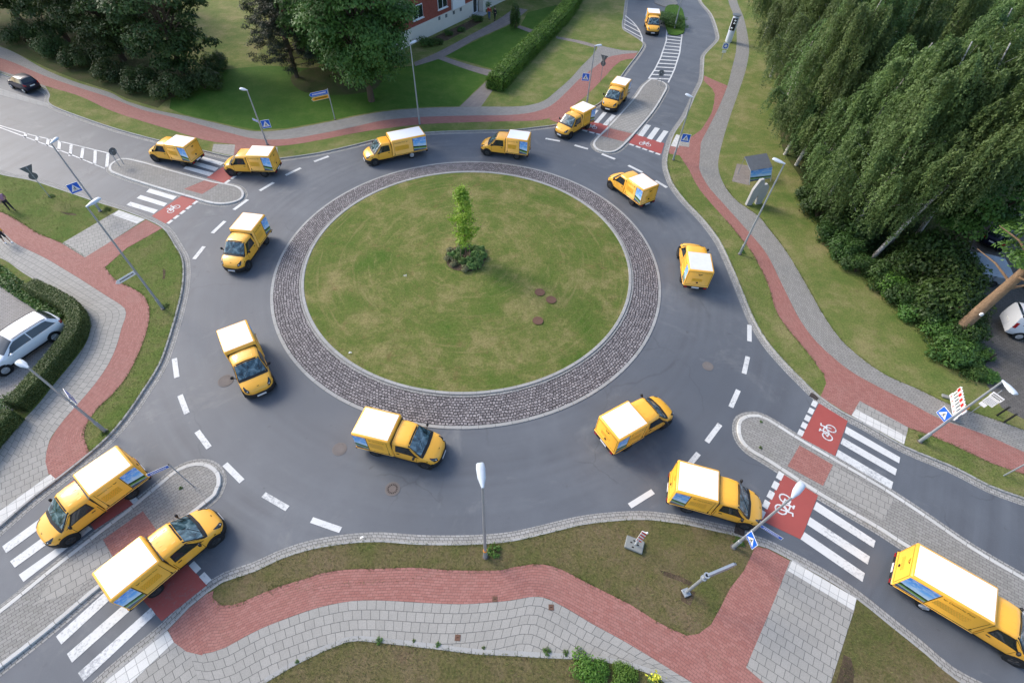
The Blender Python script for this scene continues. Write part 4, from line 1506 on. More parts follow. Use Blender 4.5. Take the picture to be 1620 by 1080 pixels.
    to_obj("number_plate", MB().box((-half - .06, 0, .50), (.02, .52, .115)), 'plate', rbo)
    for sd in (1, -1):
        to_obj("tail_light", MB().box((-half - .055, sd * (yb - .20), .50), (.02, .22, .10)), 'tail', rbo)
        to_obj("corner_marker", MB().box((-half + .02, sd * (yb + .03), .60), (.09, .07, .05), 0, .015), 'black', root)
    ch = MB()
    ch.box((.1, 0, .50), (2 * half + .2, 1.1, .20))
    ch.box((xr + .9, 0, .44), (2.6, 1.4, .24))
    for y in (-.78, .78):
        ch.box((half * .52, y, .50), (half * .5, .10, .16), 0, .02)
    ch.box((half + .015, 0, 1.2), (.05, 1.64, 1.3))
    to_obj("chassis", ch, 'black', root)
    rx = -.12 if long else -.05
    rim = 'rim_silver' if long else 'rim_dark'
    for x, y in ((rx, .80), (rx, -.80), (xr + 1.75, .81), (xr + 1.75, -.81)):
        wheel(root, x, y, .335, .21, rim if x < 1 else 'rim_dark')
    for sd in (1, -1):
        wb = MB()
        wb.tube([S.at(xr + 1.62, 4.3, sd, .02), S.at(xr + 1.30, 4.0 if sd > 0 else 4.9, sd, .028)], .012, 5)
        to_obj("wiper", wb, 'black', root)
    return root


VANS = [  # x, y, heading (degrees), long body, label
    (18.11, 81.95, -94.5, 0, "small yellow van farthest up the road, beside the round hedge planter"),
    (10.84, 57.76, -115, 0, "yellow van driving along the far traffic island, just before the upper zebra crossing"),
    (6.20, 51.03, -131, 0, "yellow van coming off the far zebra crossing beside the upper traffic island"),
    (-0.29, 44.66, 170.5, 0, "short yellow van at the top of the ring road behind the young tree"),
    (-10.86, 43.93, -152.5, 1, "long yellow van with silver rear wheel on the upper ring road by the tall lamp"),
    (-22.97, 39.74, -179, 0, "yellow van crossing the red cycle lane into the bright road on the left"),
    (-30.56, 40.81, 168, 0, "leading yellow van past the left zebra crossing, seen from behind with its rear door"),
    (-20.29, 29.75, -96, 0, "yellow van facing the viewer left of the cobbled ring, beside the give way dashes"),
    (-16.77, 18.69, -55, 0, "yellow van swinging round the lower left of the cobbled ring beside a manhole cover"),
    (-7.01, 13.12, -12, 0, "yellow van at the bottom of the cobbled ring between two manhole covers"),
    (-19.80, 9.84, -126, 0, "yellow van leaving over the lower left zebra crossing, windscreen towards the photo corner"),
    (-16.30, 5.53, 53, 0, "yellow van entering from the lower left beside the traffic island, over the red lane"),
    (6.33, 14.08, 33, 0, "yellow van on the lower right of the ring with its rear door towards the pavement"),
    (9.71, 10.74, -14, 0, "yellow van turning into the right exit towards the lamp with the street name"),
    (20.33, 6.48, -34.6, 1, "long yellow van at the lower right edge, already past the zebra crossing"),
    (13.33, 27.62, 84, 0, "yellow van with a stained dull roof seen from behind, right of the ring"),
    (10.56, 37.73, 124, 0, "yellow van on the upper right of the ring over the dashed white line, heading away"),
]
short_proto = long_proto = None
for x, y, a, lg, lab in VANS:
    if lg:
        if long_proto is None:
            v = long_proto = build_van("delivery_van", lab, True)
        else:
            v = dup(long_proto, label=lab)
    elif "stained" in lab:
        v = build_van("delivery_van", lab, False, True)
    elif short_proto is None:
        v = short_proto = build_van("delivery_van", lab)
    else:
        v = dup(short_proto, label=lab)
    v.location = (x, y, 0.0)
    v.rotation_euler = (0, 0, R(a))


# ------------------------------------------------------------------ street lamps
def aim(px, z, origin):
    d = G(px[0], px[1], z) - Vector(origin)
    return math.atan2(d.y, d.x)


def lamp(base, h, headpx, label, head=0.75, z0=TOP, r0=.075, collar=False):
    b = G(base[0], base[1], z0)
    root = thing("street_lamp", label, "street lamp", b, group="grey street lamps round the junction")
    a = aim(headpx, z0 + h, b)
    root.rotation_euler = (0, 0, a)
    mb = MB()
    mb.tube([(0, 0, -.02), (0, 0, .9), (0, 0, .92), (0, 0, h)], [r0 * 1.25, r0 * 1.25, r0, r0 * .62], 12)
    to_obj("pole", mb, 'steel', root, 40)
    hd = MB()
    rows = []
    for x, w, t, lift in ((-.05, .05, .05, 0), (.10, .09, .07, .01), (.30 * head / .75, .15, .095, .03), (.62 * head / .75, .17, .10, .06), (.80 * head / .75, .15, .075, .075), (.84 * head / .75, .12, .03, .08)):
        rows.append([(x, w * math.cos(q), h + lift + t * (math.sin(q) if math.sin(q) > 0 else math.sin(q) * .5)) for q in [2 * math.pi * k / 12 for k in range(12)]])
    hd.grid(rows, closed=True)
    hd.face(rows[-1])
    hd.face(list(reversed(rows[0])))
    ho = to_obj("lamp_head", hd, 'lamp_shell', root, 50)
    gl = MB().box((.45 * head / .75, 0, h - .015), (.40 * head / .75, .20, .02))
    to_obj("lamp_lens", gl, 'lamp_glass', ho)
    ft = MB().disc((0, 0, .02), .15, 'z', 14, .04)
    to_obj("pole_foot", ft, 'iron', root, 40)
    dr = MB().box((r0 * 1.22, 0, .62), (.015, .09, .30), 0, .004)
    to_obj("service_hatch", dr, 'steel', root)
    if collar:
        to_obj("yellow_band", MB().disc((0, 0, .95), r0 * 1.35, 'z', 14, .09), 'orange', root, 40)
    return root, b, a


LAMPS = [
    ((159, 334), 5.85, (93, 219), "street lamp nearest the left road, its pole behind the blue crossing sign", 0.62),
    ((258, 488), 8.2, (158, 316), "tall street lamp on the left verge carrying a white direction arrow", 0.75),
    ((167, 682), 6.0, (30, 573), "street lamp above the trimmed hedge at lower left", 0.6),
    ((423, 229), 5.1, (383, 142), "short street lamp on the upper left path, blue sign low on its pole", 0.6),
    ((664, 197), 7.6, (660, 66), "tall street lamp behind the long van with the silver wheel on the upper ring road", 0.6),
    ((928, 166), 6.0, (953, 73), "street lamp at the upper crossing on the left kerb of the far road", 0.6),
    ((1067, 45), 6.0, (1090, -40), "street lamp rising out of the round hedge planter at the top", 0.6),
    ((1065, 253), 6.0, (1086, 151), "street lamp at the upper crossing on the right kerb, blue sign low on its pole", 0.6),
    ((1170, 402), 7.85, (1226, 254), "tall street lamp in front of the birch trees", 0.75),
    ((1455, 698), 6.1, (1602, 622), "street lamp at the right edge beside the red and white barrier", 0.75),
    ((1160, 865), 6.3, (1262, 774), "street lamp at lower right leaning across the red bicycle lane, with a blue street name", 0.75),
    ((768, 880), 8.25, (760, 738), "street lamp with a yellow band in the bottom middle verge", 0.80),
]
LAMP = []
for i, (b, h, hp, lab, hl_) in enumerate(LAMPS):
    LAMP.append(lamp(b, h, hp, lab, hl_, collar=(i == 11)))


# ------------------------------------------------------------------ signs
def plate_frame(c, facing, tilt=0):
    """origin c, right and up axes of a plate whose front looks towards angle facing"""
    n_ = Vector((math.cos(facing), math.sin(facing), 0))
    rgt_ = Vector((-n_.y, n_.x, 0))       # right as seen by somebody looking at the front
    return rgt_, Vector((0, 0, 1)), n_


def flat(mb, pts, c, rgt_, up, n_, off):
    mb.face([c + rgt_ * p[0] + up * p[1] + n_ * off for p in pts])


def crossing_sign(post, z, facing, label, size=.78, arm=.40, rad=.07, sidev=1):
    """blue square, white triangle, walking figure; bracketed to a post"""
    root = thing("crossing_sign", label, "traffic sign", post, facing, "blue pedestrian crossing signs")
    # local: front looks along +X, right as seen from the front is +Y
    y0 = sidev * arm
    c = Vector((rad + .03, y0, z))
    ax = (Vector((0, 1, 0)), Vector((0, 0, 1)), Vector((1, 0, 0)))
    s = size / 2
    sq = MB().box(c, (.02, size, size), 0, .004)
    pl = to_obj("sign_plate", sq, 'sign_white', root)
    bl = MB()
    flat(bl, [(-s * .93, -s * .93), (s * .93, -s * .93), (s * .93, s * .93), (-s * .93, s * .93)], c, *ax, .0125)
    to_obj("blue_field", bl, 'sign_blue', pl)
    tr = MB()
    flat(tr, [(-s * .78, -s * .62), (s * .78, -s * .62), (0, s * .74)], c, *ax, .0155)
    to_obj("white_triangle", tr, 'sign_white', pl)
    fg = MB()
    k = s
    for q in ([(-.04, .08), (.10, .08), (.12, -.18), (-.06, -.18)], [(-.06, -.18), (.04, -.18), (-.14, -.52), (-.24, -.50)], [(.02, -.18), (.12, -.18), (.26, -.50), (.15, -.52)],
              [(-.04, .06), (.0, -.02), (-.24, -.20), (-.28, -.14)], [(.08, .07), (.12, .0), (.28, -.10), (.27, -.03)]):
        flat(fg, [(x * k, y * k) for x, y in q], c, *ax, .0185)
    flat(fg, [(.05 * k + .09 * k * math.cos(a * .628), .20 * k + .09 * k * math.sin(a * .628)) for a in range(10)], c, *ax, .0185)
    for y in (-.36, -.50):
        for x in (-.5, -.28, .30, .48):
            if abs(x) + .05 < .62 - (y + .62) * .35:
                flat(fg, [((x - .07) * k, (y - .05) * k), ((x + .07) * k, (y - .05) * k), ((x + .07) * k, (y - .02) * k), ((x - .07) * k, (y - .02) * k)], c, *ax, .0185)
    to_obj("walking_figure", fg, 'ink', pl)
    for dz in (-.18, .18):
        br = MB()
        br.tube([(0, 0, z + dz), (rad + .01, y0, z + dz)], .018, 6)
        br.disc((0, 0, z + dz), rad + .012, 'z', 12, .05)
        to_obj("bracket", br, 'steel', root, 50)
    return root


def pixel_height(base, px, z0=TOP):
    """height on a vertical post over base whose picture lies nearest the pixel"""
    b = G(base[0], base[1], z0)
    best = (1e9, 0)
    for k in range(0, 240):
        h = k * .05
        p = Vector((b.x, b.y, z0 + h - CAM_H))
        X, Y, Z = p.dot(_X), p.dot(_Y), p.dot(_Fw)
        q = (810 + FPX * X / Z, 540 - FPX * Y / Z)
        e = (q[0] - px[0]) ** 2 + (q[1] - px[1]) ** 2
        best = min(best, (e, h))
    return best[1]


def px_of(p):
    p = Vector(p) - Vector((0, 0, CAM_H))
    Z = p.dot(_Fw)
    return 810 + FPX * p.dot(_X) / Z, 540 - FPX * p.dot(_Y) / Z


SIGNS = [  # lamp base, pixel on the post level with the sign, facing angle, side, label
    ((159, 334), (127, 293), -40, -1, "blue crossing sign on the street lamp by the left road"),
    ((167, 682), (115, 638), 50, 1, "blue crossing sign seen edge-on above the lower left cycle path"),
    ((423, 229), (412, 197), -65, 1, "blue crossing sign low on the short lamp by the upper left path"),
    ((928, 166), (934, 122), -95, -1, "blue crossing sign on the lamp left of the far road"),
    ((1065, 253), (1074, 216), -100, 1, "blue crossing sign on the lamp right of the far road"),
    ((1455, 698), (1507, 667), 190, -1, "blue crossing sign in front of the red and white barrier"),
    ((1160, 865), (1188, 842), 190, 1, "blue crossing sign at lower right under the blue street name"),
]
for b, p, f, sd, lab in SIGNS:
    z_ = pixel_height(b, p)
    crossing_sign(G(*b, TOP), z_, R(f), lab, sidev=sd, arm=.34 if b[0] in (1455, 1160) else .52, size=.66 if b[0] in (1455, 1160) else .78)


def lines_of_marks(mb, c, ax, w, h, off, rows=1, seed=1):
    """tiny illegible strokes standing for lettering too small to read"""
    rn = random.Random(seed)
    rgt_, up, n_ = ax
    for r_ in range(rows):
        y = h * (.5 - (r_ + .5) / rows)
        x = -w / 2
        while x < w / 2 - .02:
            l_ = rn.uniform(.03, .06)
            flat(mb, [(x, y - h / rows * .32), (x + l_, y - h / rows * .32), (x + l_, y + h / rows * .32), (x, y + h / rows * .32)], c, rgt_, up, n_, off)
            x += l_ + .022


def name_board(post, z, yaw, w, h, label, cat, frame, field, ink, arrow=0, z_gap=0.05, seed=2, name="street_name_sign", group=None):
    """double-sided board pointing away from its post along yaw"""
    root = thing(name, label, cat, post, yaw, group)
    e = .12 if arrow else 0
    x0 = z_gap
    out = [(x0, z - h / 2), (x0 + w - e * 1.4, z - h / 2), (x0 + w, z), (x0 + w - e * 1.4, z + h / 2), (x0, z + h / 2)] if arrow else [(x0, z - h / 2), (x0 + w, z - h / 2), (x0 + w, z + h / 2), (x0, z + h / 2)]
    mb = MB().prism(out, .008, ((0, -.004, 0), (1, 0, 0), (0, 0, 1), (0, 1, 0)))
    pl = to_obj("board", mb, frame, root)
    c = Vector((x0 + (w - e) / 2, 0, z))
    fm, im = MB(), MB()
    b = .022
    for sd in (1, -1):
        ax = (Vector((1, 0, 0)), Vector((0, 0, 1)), Vector((0, sd, 0)))
        q = [(p[0] - c.x, p[1] - c.z) for p in out]
        m_ = [(x * (1 - 2 * b / w), y * (1 - 2 * b / h)) for x, y in q]
        flat(fm, m_, c, *ax, .006)
        lines_of_marks(im, c, ax, w * .72, h * .5, .0085, 1, seed)
    to_obj("field", fm, field, pl)
    to_obj("lettering", im, ink, pl)
    for dz in (-h * .3, h * .3):
        to_obj("bracket", MB().tube([(0, 0, z + dz), (x0 + .02, 0, z + dz)], .02, 6), 'steel', root)
    return root


# white arrow on the tall left lamp, pointing down-left
b = G(258, 488, TOP)
h_ = pixel_height((258, 488), (213, 431))
name_board(b, h_, aim((181, 450), TOP + h_, b), 1.25, .30, "white arrow-shaped direction sign on the tall left lamp", "direction sign", 'sign_white', 'sign_white', 'ink', arrow=1, name="direction_sign")
# street name on the lower right lamp
b = G(1160, 865, TOP)
h_ = pixel_height((1160, 865), (1203, 831))
name_board(b, h_, aim((1240, 854), TOP + h_, b), .98, .24, "dark blue street name sign on the lower right lamp", "street sign", 'sign_white', 'sign_blue', 'sign_white', group="blue street name signs")
# street name on the upper left lamp
b = G(423, 229, TOP)
h_ = pixel_height((423, 229), (410, 193))
name_board(b, h_, aim((398, 188), TOP + h_, b), .85, .22, "small blue street name sign on the short upper left lamp", "street sign", 'sign_white', 'sign_blue', 'sign_white', group="blue street name signs")
# street name post on the lower left island
b = G(305, 768, .105)
p = thing("sign_post", "thin grey post on the lower left island with a blue street name", "post", b)
h_ = pixel_height((305, 768), (268, 738), .105)
to_obj("pole", MB().tube([(0, 0, 0), (0, 0, h_ + .15)], .03, 8), 'steel', p, 40)
to_obj("cap", MB().ball((0, 0, h_ + .15), .034, 8, 6), 'black', p, 40)
name_board(b, h_ + .02, aim((243, 750), h_, b), .95, .24, "dark blue street name sign on the thin post of the lower left island", "street sign", 'sign_white', 'sign_blue', 'sign_white', group="blue street name signs")

# blue and yellow direction signs on the upper lawn
b = G(530, 189, TOP)
h_ = pixel_height((530, 189), (520, 142))
p = thing("sign_post", "pale sign post on the upper left lawn with blue and yellow arrows", "post", b)
to_obj("pole", MB().tube([(0, 0, 0), (0, 0, h_ + .1)], .045, 10), 'steel', p, 40)
to_obj("post_foot", MB().disc((0, 0, .02), .12, 'z', 12, .05), 'iron', p, 40)
ya = aim((495, 147), TOP + h_, b)
name_board(b, h_ - .18, ya, 1.85, .40, "blue arrow-shaped direction sign above the yellow one on the upper lawn", "direction sign", 'sign_white', 'sign_blue', 'sign_white', arrow=1, name="direction_sign", seed=5)
name_board(b, h_ - .62, ya, 1.75, .36, "yellow arrow-shaped direction sign below the blue one on the upper lawn", "direction sign", 'sign_white', 'sign_yellow', 'ink', arrow=1, name="direction_sign", seed=7)


def back_signs(base, h, facing, label, shapes, z0=TOP, poles=1, group=None):
    """signs seen from behind: plates of the given shapes stacked on a post, fronts turned away"""
    b = G(base[0], base[1], z0)
    root = thing("traffic_sign", label, "traffic sign", b, facing, group)
    mb = MB()
    ys = (0,) if poles == 1 else (-.22, .22)
    for y in ys:
        mb.tube([(-.04, y, 0), (-.04, y, h)], .03, 8)
    to_obj("post", mb, 'steel', root, 40)
    for kind, z, s, front in shapes:
        if kind == 'tri':
            pl = [(-s, s * .58), (s, s * .58), (0, -s * 1.15)]
            inn = [(x * .74, y * .74 + .02) for x, y in pl]
        elif kind == 'round':
            pl = [(s * math.cos(k * math.pi / 12), s * math.sin(k * math.pi / 12)) for k in range(24)]
            inn = [(x * .9, y * .9) for x, y in pl]
        else:
            pl = [(-s, -s), (s, -s), (s, s), (-s, s)]
            inn = [(x * .9, y * .9) for x, y in pl]
        m_ = MB().prism(pl, .014, ((0, 0, z), (0, 1, 0), (0, 0, 1), (1, 0, 0)))
        po = to_obj("sign_plate", m_, 'sign_back', root)
        f_ = MB()
        c = Vector((0, 0, z))
        flat(f_, pl, c, Vector((0, 1, 0)), Vector((0, 0, 1)), Vector((1, 0, 0)), .017)
        to_obj("sign_rim", f_, 'sign_red' if front == 'yield' else 'sign_blue', po)
        f2 = MB()
        flat(f2, inn, c, Vector((0, 1, 0)), Vector((0, 0, 1)), Vector((1, 0, 0)), .020)
        to_obj("sign_face", f2, 'sign_white' if front == 'yield' else 'sign_blue', po)
        to_obj("clamp", MB().box((-.03, 0, z + s * .2), (.05, .12, .05)), 'steel', po)
    return root


back_signs((80, 313), 2.85, R(145), "grey triangular sign back above a round one on the left verge", [('tri', 2.62, .46, 'yield'), ('round', 2.02, .30, 'blue')], group="give way signs seen from behind")
back_signs((950, 128), 2.75, R(65), "dark triangular sign back above a round one beside the far cycle path", [('tri', 2.55, .46, 'yield'), ('round', 1.95, .30, 'blue')], group="give way signs seen from behind")
back_signs((192, 261), 1.35, R(160), "round sign back on two short legs at the tip of the left island", [('round', 1.30, .34, 'blue')], .105, 2, group="round signs seen from behind on the islands")
back_signs((1042, 134), 1.35, R(70), "round sign back at the far tip of the upper island", [('round', 1.30, .34, 'blue')], .105, 2, group="round signs seen from behind on the islands")
b = G(960, 218, .105)
p = thing("sign_post", "bare thin post on the near end of the upper island", "post", b)
to_obj("pole", MB().tube([(0, 0, 0), (0, 0, 1.75)], .022, 8), 'steel', p, 40)
to_obj("cap", MB().ball((0, 0, 1.75), .027, 8, 6), 'black', p, 40)
# bus stop plate
b = G(1141, 95, TOP)
p = thing("bus_stop_sign", "white square sign with a blue ring on the far right verge, small plate below", "traffic sign", b, R(-100))
to_obj("post", MB().tube([(-.04, 0, 0), (-.04, 0, 2.0)], .03, 8), 'steel', p, 40)
pl = to_obj("sign_plate", MB().box((0, 0, 1.65), (.02, .75, .75), 0, .004), 'sign_white', p)
m_ = MB()
n = 20
for k in range(n):
    a0, a1 = 2 * math.pi * k / n, 2 * math.pi * (k + 1) / n
    m_.face([(.013, .30 * math.cos(a0), 1.65 + .30 * math.sin(a0)), (.013, .30 * math.cos(a1), 1.65 + .30 * math.sin(a1)), (.013, .17 * math.cos(a1), 1.65 + .17 * math.sin(a1)), (.013, .17 * math.cos(a0), 1.65 + .17 * math.sin(a0))])
to_obj("blue_ring", m_, 'sign_blue', pl)
to_obj("small_plate", MB().box((0, .02, 1.0), (.02, .50, .30), 0, .004), 'sign_white', p)

# plastic roadworks fence with a yellow lamp beside the right lamp
b, e_ = G(1500, 627, TOP + .01), G(1507, 667, TOP + .01)
d_ = e_ - b
FL = d_.length
p = thing("barrier_fence", "red and white plastic roadworks fence with a yellow warning lamp, behind the right lamp post", "road barrier", b, math.atan2(d_.y, d_.x))
fb = MB()
out = [(0, .80), (0, 1.10)]
for k in range(9):
    out += [(FL * (k + .15) / 9, 1.10), (FL * (k + .35) / 9, 1.17), (FL * (k + .65) / 9, 1.17), (FL * (k + .85) / 9, 1.10)]
out += [(FL, 1.10), (FL, .80)]
fb.prism(out, .05, ((0, .025, 0), (1, 0, 0), (0, 0, 1), (0, -1, 0)))
fb.box((FL / 2, 0, .27), (FL, .05, .26))
for k in range(8):
    fb.box((FL * (k + .5) / 8, 0, .61), (FL / 8 * .52, .04, .44))
fb.cur = 1
for k in range(5):
    for y in (-.0265, .0265):
        fb.face([(FL * (k + .15) / 5, y, .82), (FL * (k + .72) / 5, y, .82), (FL * (k + .72) / 5, y, 1.08), (FL * (k + .15) / 5, y, 1.08)])
        fb.face([(FL * (k + .35) / 5, y, .22), (FL * (k + .65) / 5, y, .22), (FL * (k + .65) / 5, y, .32), (FL * (k + .35) / 5, y, .32)])
to_obj("fence_panel", fb, ['sign_white', 'sign_red'], p)
for x in (.12, FL - .12):
    to_obj("rubber_foot", MB().box((x, 0, .06), (.26, .80, .12), 0, .03), 'greyplastic', p)
    to_obj("post", MB().box((x, .0, .55), (.05, .035, .95)), 'steel', p)
lo = to_obj("warning_lamp", MB().disc((FL - .22, -.02, 1.28), .11, 'y', 16, .10), 'orange', p, 40)
to_obj("lamp_case", MB().box((FL - .22, -.02, 1.12), (.18, .12, .14), 0, .02), 'sign_yellow', lo)

# white information plates on a thin pole by the car park
b = G(1532, 655, TOP)
p = thing("notice_sign", "white notice plates on a thin pole beside the dark car park", "notice sign", b, R(212))
to_obj("pole", MB().tube([(-.03, 0, 0), (-.03, 0, 2.55)], .025, 8), 'steel', p, 40)
u_ = to_obj("upper_plate", MB().box((0, .12, 2.05), (.02, .62, .36)), 'sign_white', p)
l_ = to_obj("lower_plate", MB().box((0, .12, 1.58), (.02, .56, .52)), 'sign_white', p)
to_obj("small_plate", MB().box((0, .02, 1.14), (.02, .34, .26)), 'sign_white', p)
ax = (Vector((0, 1, 0)), Vector((0, 0, 1)), Vector((1, 0, 0)))
m_ = MB()
lines_of_marks(m_, Vector((0, .12, 2.05)), ax, .46, .26, .013, 2, 3)
to_obj("lettering", m_, 'ink', u_)
m_ = MB()
lines_of_marks(m_, Vector((0, .12, 1.58)), ax, .46, .44, .013, 6, 4)
to_obj("lettering", m_, 'steel', l_)
b = G(1588, 752, TOP)
p = thing("sign_post", "plain grey post on the lower right verge at the photo edge", "post", b)
to_obj("pole", MB().tube([(0, 0, 0), (0, 0, 2.4)], .04, 8), 'steel', p, 40)
to_obj("cap", MB().ball((0, 0, 2.4), .045, 8, 6), 'black', p, 40)

# direction board seen from above, on a thick post in the lower right verge
b = G(1085, 937, TOP)
ya = aim((1172, 898), TOP + 2.0, b)
p = thing("direction_sign", "thick grey post with a slim arrow board seen edge-on in the lower right verge", "direction sign", b, R(22))
to_obj("pole", MB().tube([(0, 0, 0), (0, 0, 3.0)], .068, 12), 'steel', p, 40)
fo = MB().box((0, 0, .05), (.34, .34, .08), 0, .01)
for x in (-.12, .12):
    for y in (-.12, .12):
        fo.disc((x, y, .11), .03, 'z', 8, .05)
to_obj("flange", fo, 'steel', p, 40)
ah = MB()
for z_ in (2.55, 2.95):
    ah.disc((0, 0, z_), .13, 'z', 12, .10)
to_obj("clamps", ah, 'steel', p, 40)
ab = MB().prism([(.02, 2.40), (1.35, 2.40), (1.62, 2.72), (1.35, 3.05), (.02, 3.05)], .10, ((0, .05, 0), (1, 0, 0), (0, 0, 1), (0, -1, 0)))
to_obj("arrow_board", ab, 'steel', p)

# works beacon on a plastic foot
b = G(1003, 862, TOP + .005)
p = thing("works_beacon", "red and white warning beacon on a square grey plastic foot", "warning beacon", b, R(-20))
p.scale = (1.1, 1.1, 1.4)
ft = MB().box((0, 0, .06), (.82, .58, .12), 0, .03)
fo = to_obj("foot_plate", ft, 'greyplastic', p)
hl_ = MB()
for x, y in ((-.05, .14), (.14, .02), (-.05, -.16), (-.16, .02), (.1, .12)):
    hl_.box((x, y, .122), (.09, .06, .004))
to_obj("sockets", hl_, 'drain', fo)
to_obj("stem", MB().box((.02, 0, .35), (.05, .05, .6)), 'sign_white', p)
rs = MB().box((.06, 0, .95), (.24, .04, .95), 0, .01)
rs.cur = 1
for k in range(4):
    for y in (-.023, .023):
        z0 = .50 + k * .24
        rs.face([(-.055, y, z0 + .10), (.175, y, z0), (.175, y, z0 + .12), (-.055, y, z0 + .21)])
to_obj("blade", rs, ['sign_white', 'sign_red'], p)
to_obj("cap", MB().ball((.16, 0, 1.43), .05, 8, 6), 'sign_white', p, 40)


# ------------------------------------------------------------------ covers, drains, bollards
def cover(px, r, label, mat='iron', z=.008, ring=True, name="manhole_cover"):
    b = G(px[0], px[1], z)
    p = thing(name, label, "manhole cover", b, 0.4, "round covers in the road")
    if ring:
        to_obj("frame", MB().disc((0, 0, .002), r, 'z', 32, .014, r * .80), 'worn_cover' if mat != 'rust' else 'rust', p, 40)
    h = MB().disc((0, 0, .004), r * .78, 'z', 28, .012)
    h.cur = 1
    for k in range(16):
        a = k * math.pi / 8
        h.box((r * .58 * math.cos(a), r * .58 * math.sin(a), .012), (.07, .045, .004), a)
    to_obj("lid", h, [mat, 'drain' if mat == 'iron' else mat], p, 40)
    return p


cover((621, 773), .40, "vented iron manhole cover below the van at the bottom of the ring")
cover((537, 710), .40, "worn iron manhole cover left of the van at the bottom of the ring", 'worn_cover')
cover((357, 602), .46, "worn manhole cover beside the van at the lower left of the ring", 'worn_cover')
cover((1120, 579), .36, "small rough manhole cover right of the cobbled ring", 'worn_cover')
for px, lab in (((854, 462), "smaller left rusty shaft cover of the pair in the island lawn"), ((872, 474), "right rusty shaft cover of the pair in the island lawn"), ((851, 507), "single rusty shaft cover in the island lawn below the pair")):
    f = (G(*px, .3) - Vector((*ISL_C, .3))).length / 12.6
    b = cover(px, .47, lab, 'rust', dome_z(f) + .02, False)
    b["group"] = "rusty covers in the island lawn"
for px, lab in (((783, 947), "small square brown cap in the lower red cycle path"), ((872, 960), "small square brown cap in the lower grey pavement right of the bend"), ((724, 1008), "small square brown cap in the lower grey pavement")):
    b = G(*px, TOP + .016)
    p = thing("valve_cap", lab, "valve cap", b, 0.0, "square caps in the lower pavement")
    to_obj("lid", MB().box((0, 0, 0), (.24, .24, .012)), 'rust', p)
    to_obj("slot", MB().box((0, 0, .008), (.10, .02, .004)), 'drain', p)
for px, rz, lab in (((1170, 840), -.35, "dark road drain in the gutter before the lower right lamp"), ((1288, 627), -.75, "dark road drain at the kerb above the right bicycle crossing")):
    b = G(*px, .012)
    p = thing("road_drain", lab, "road drain", b, rz, "road drains along the kerb")
    to_obj("pit", MB().box((0, 0, 0), (.50, .36, .010)), 'drain', p)
    gm = MB()
    for k in range(8):
        gm.box((-.21 + k * .06, 0, .010), (.022, .36, .014))
    to_obj("grate", gm, 'iron', p)
for a_, b_, lab in (((1588, 668), (1612, 654), "black steel bollard at the car park edge, nearest the notice sign"), ((1577, 657), (1599, 644), "black steel bollard second from the pavement at the car park edge"),
                    ((1558, 574), (1574, 559), "black steel bollard between the shrubs and the car park"), ((1547, 533), (1563, 519), "black steel bollard at the foot of the thick pine trunk"), ((1531, 464), (1546, 451), "black steel bollard in front of the covered trailer")):
    b = G(*a_, TOP)
    p = thing("bollard", lab, "bollard", b, 0, "black bollards along the car park")
    to_obj("shaft", MB().box((0, 0, .48), (.09, .09, .96), 0, .015), 'black', p)
    to_obj("cap", MB().box((0, 0, .975), (.11, .11, .04), 0, .015), 'black', p)

# litter: pale scraps in the grass
rn = random.Random(5)
for px, lab in (((641, 436), "crumpled white paper scrap in the island lawn left of the flower bed"), ((573, 851), "white paper cup lying on the lower kerb"), ((554, 558), "white scrap at the lower left rim of the island lawn")):
    f = (G(*px, .3) - Vector((*ISL_C, .3))).length / 12.6
    zz_ = dome_z(f) if f < 1 else .115
    b = G(px[0], px[1], zz_)
    mb = MB()
    for k in range(5):
        c = Vector((rn.uniform(-.05, .05), rn.uniform(-.05, .05), .03))
        mb.face([c + Vector((rn.uniform(-.1, .1), rn.uniform(-.1, .1), rn.uniform(-.03, .05))) for _ in range(3)])
    o = tag(to_obj("paper_scrap", mb, 'sign_white'), lab, "litter", "pale litter")
    o.location = b


# ------------------------------------------------------------------ parked cars
ESTATE = [(-2.34, [(.55, .45), (.62, .62), (.60, .86), (.54, .92), (.40, .94), (0, .96)]),
          (-2.22, [(.74, .32), (.85, .60), (.83, .95), (.72, 1.02), (.52, 1.05), (0, 1.08)]),
          (-1.92, [(.80, .30), (.90, .60), (.87, .98), (.66, 1.34), (.52, 1.39), (0, 1.42)]),
          (-1.60, [(.82, .28), (.92, .60), (.89, .97), (.64, 1.43), (.52, 1.47), (0, 1.49)]),
          (-.50, [(.84, .28), (.93, .60), (.90, .94), (.64, 1.46), (.52, 1.50), (0, 1.525)]),
          (.12, [(.84, .28), (.93, .60), (.90, .93), (.63, 1.43), (.51, 1.47), (0, 1.50)]),
          (.50, [(.84, .28), (.93, .60), (.90, .92), (.70, 1.24), (.58, 1.28), (0, 1.33)]),
          (1.05, [(.84, .28), (.93, .60), (.89, .91), (.82, .96), (.65, .99), (0, 1.03)]),
          (1.60, [(.82, .28), (.91, .58), (.86, .84), (.76, .90), (.60, .93), (0, .96)]),
          (2.05, [(.76, .30), (.84, .55), (.78, .75), (.66, .82), (.50, .84), (0, .87)]),
          (2.28, [(.60, .34), (.68, .52), (.62, .66), (.52, .71), (.38, .72), (0, .74)]),
          (2.38, [(.40, .38), (.46, .50), (.42, .60), (.36, .64), (.26, .65), (0, .66)])]


def scaled(st, kx, ky, kz, rear=None):
    return [(x * kx, [(y * ky, z * kz) for y, z in q]) for x, q in st]


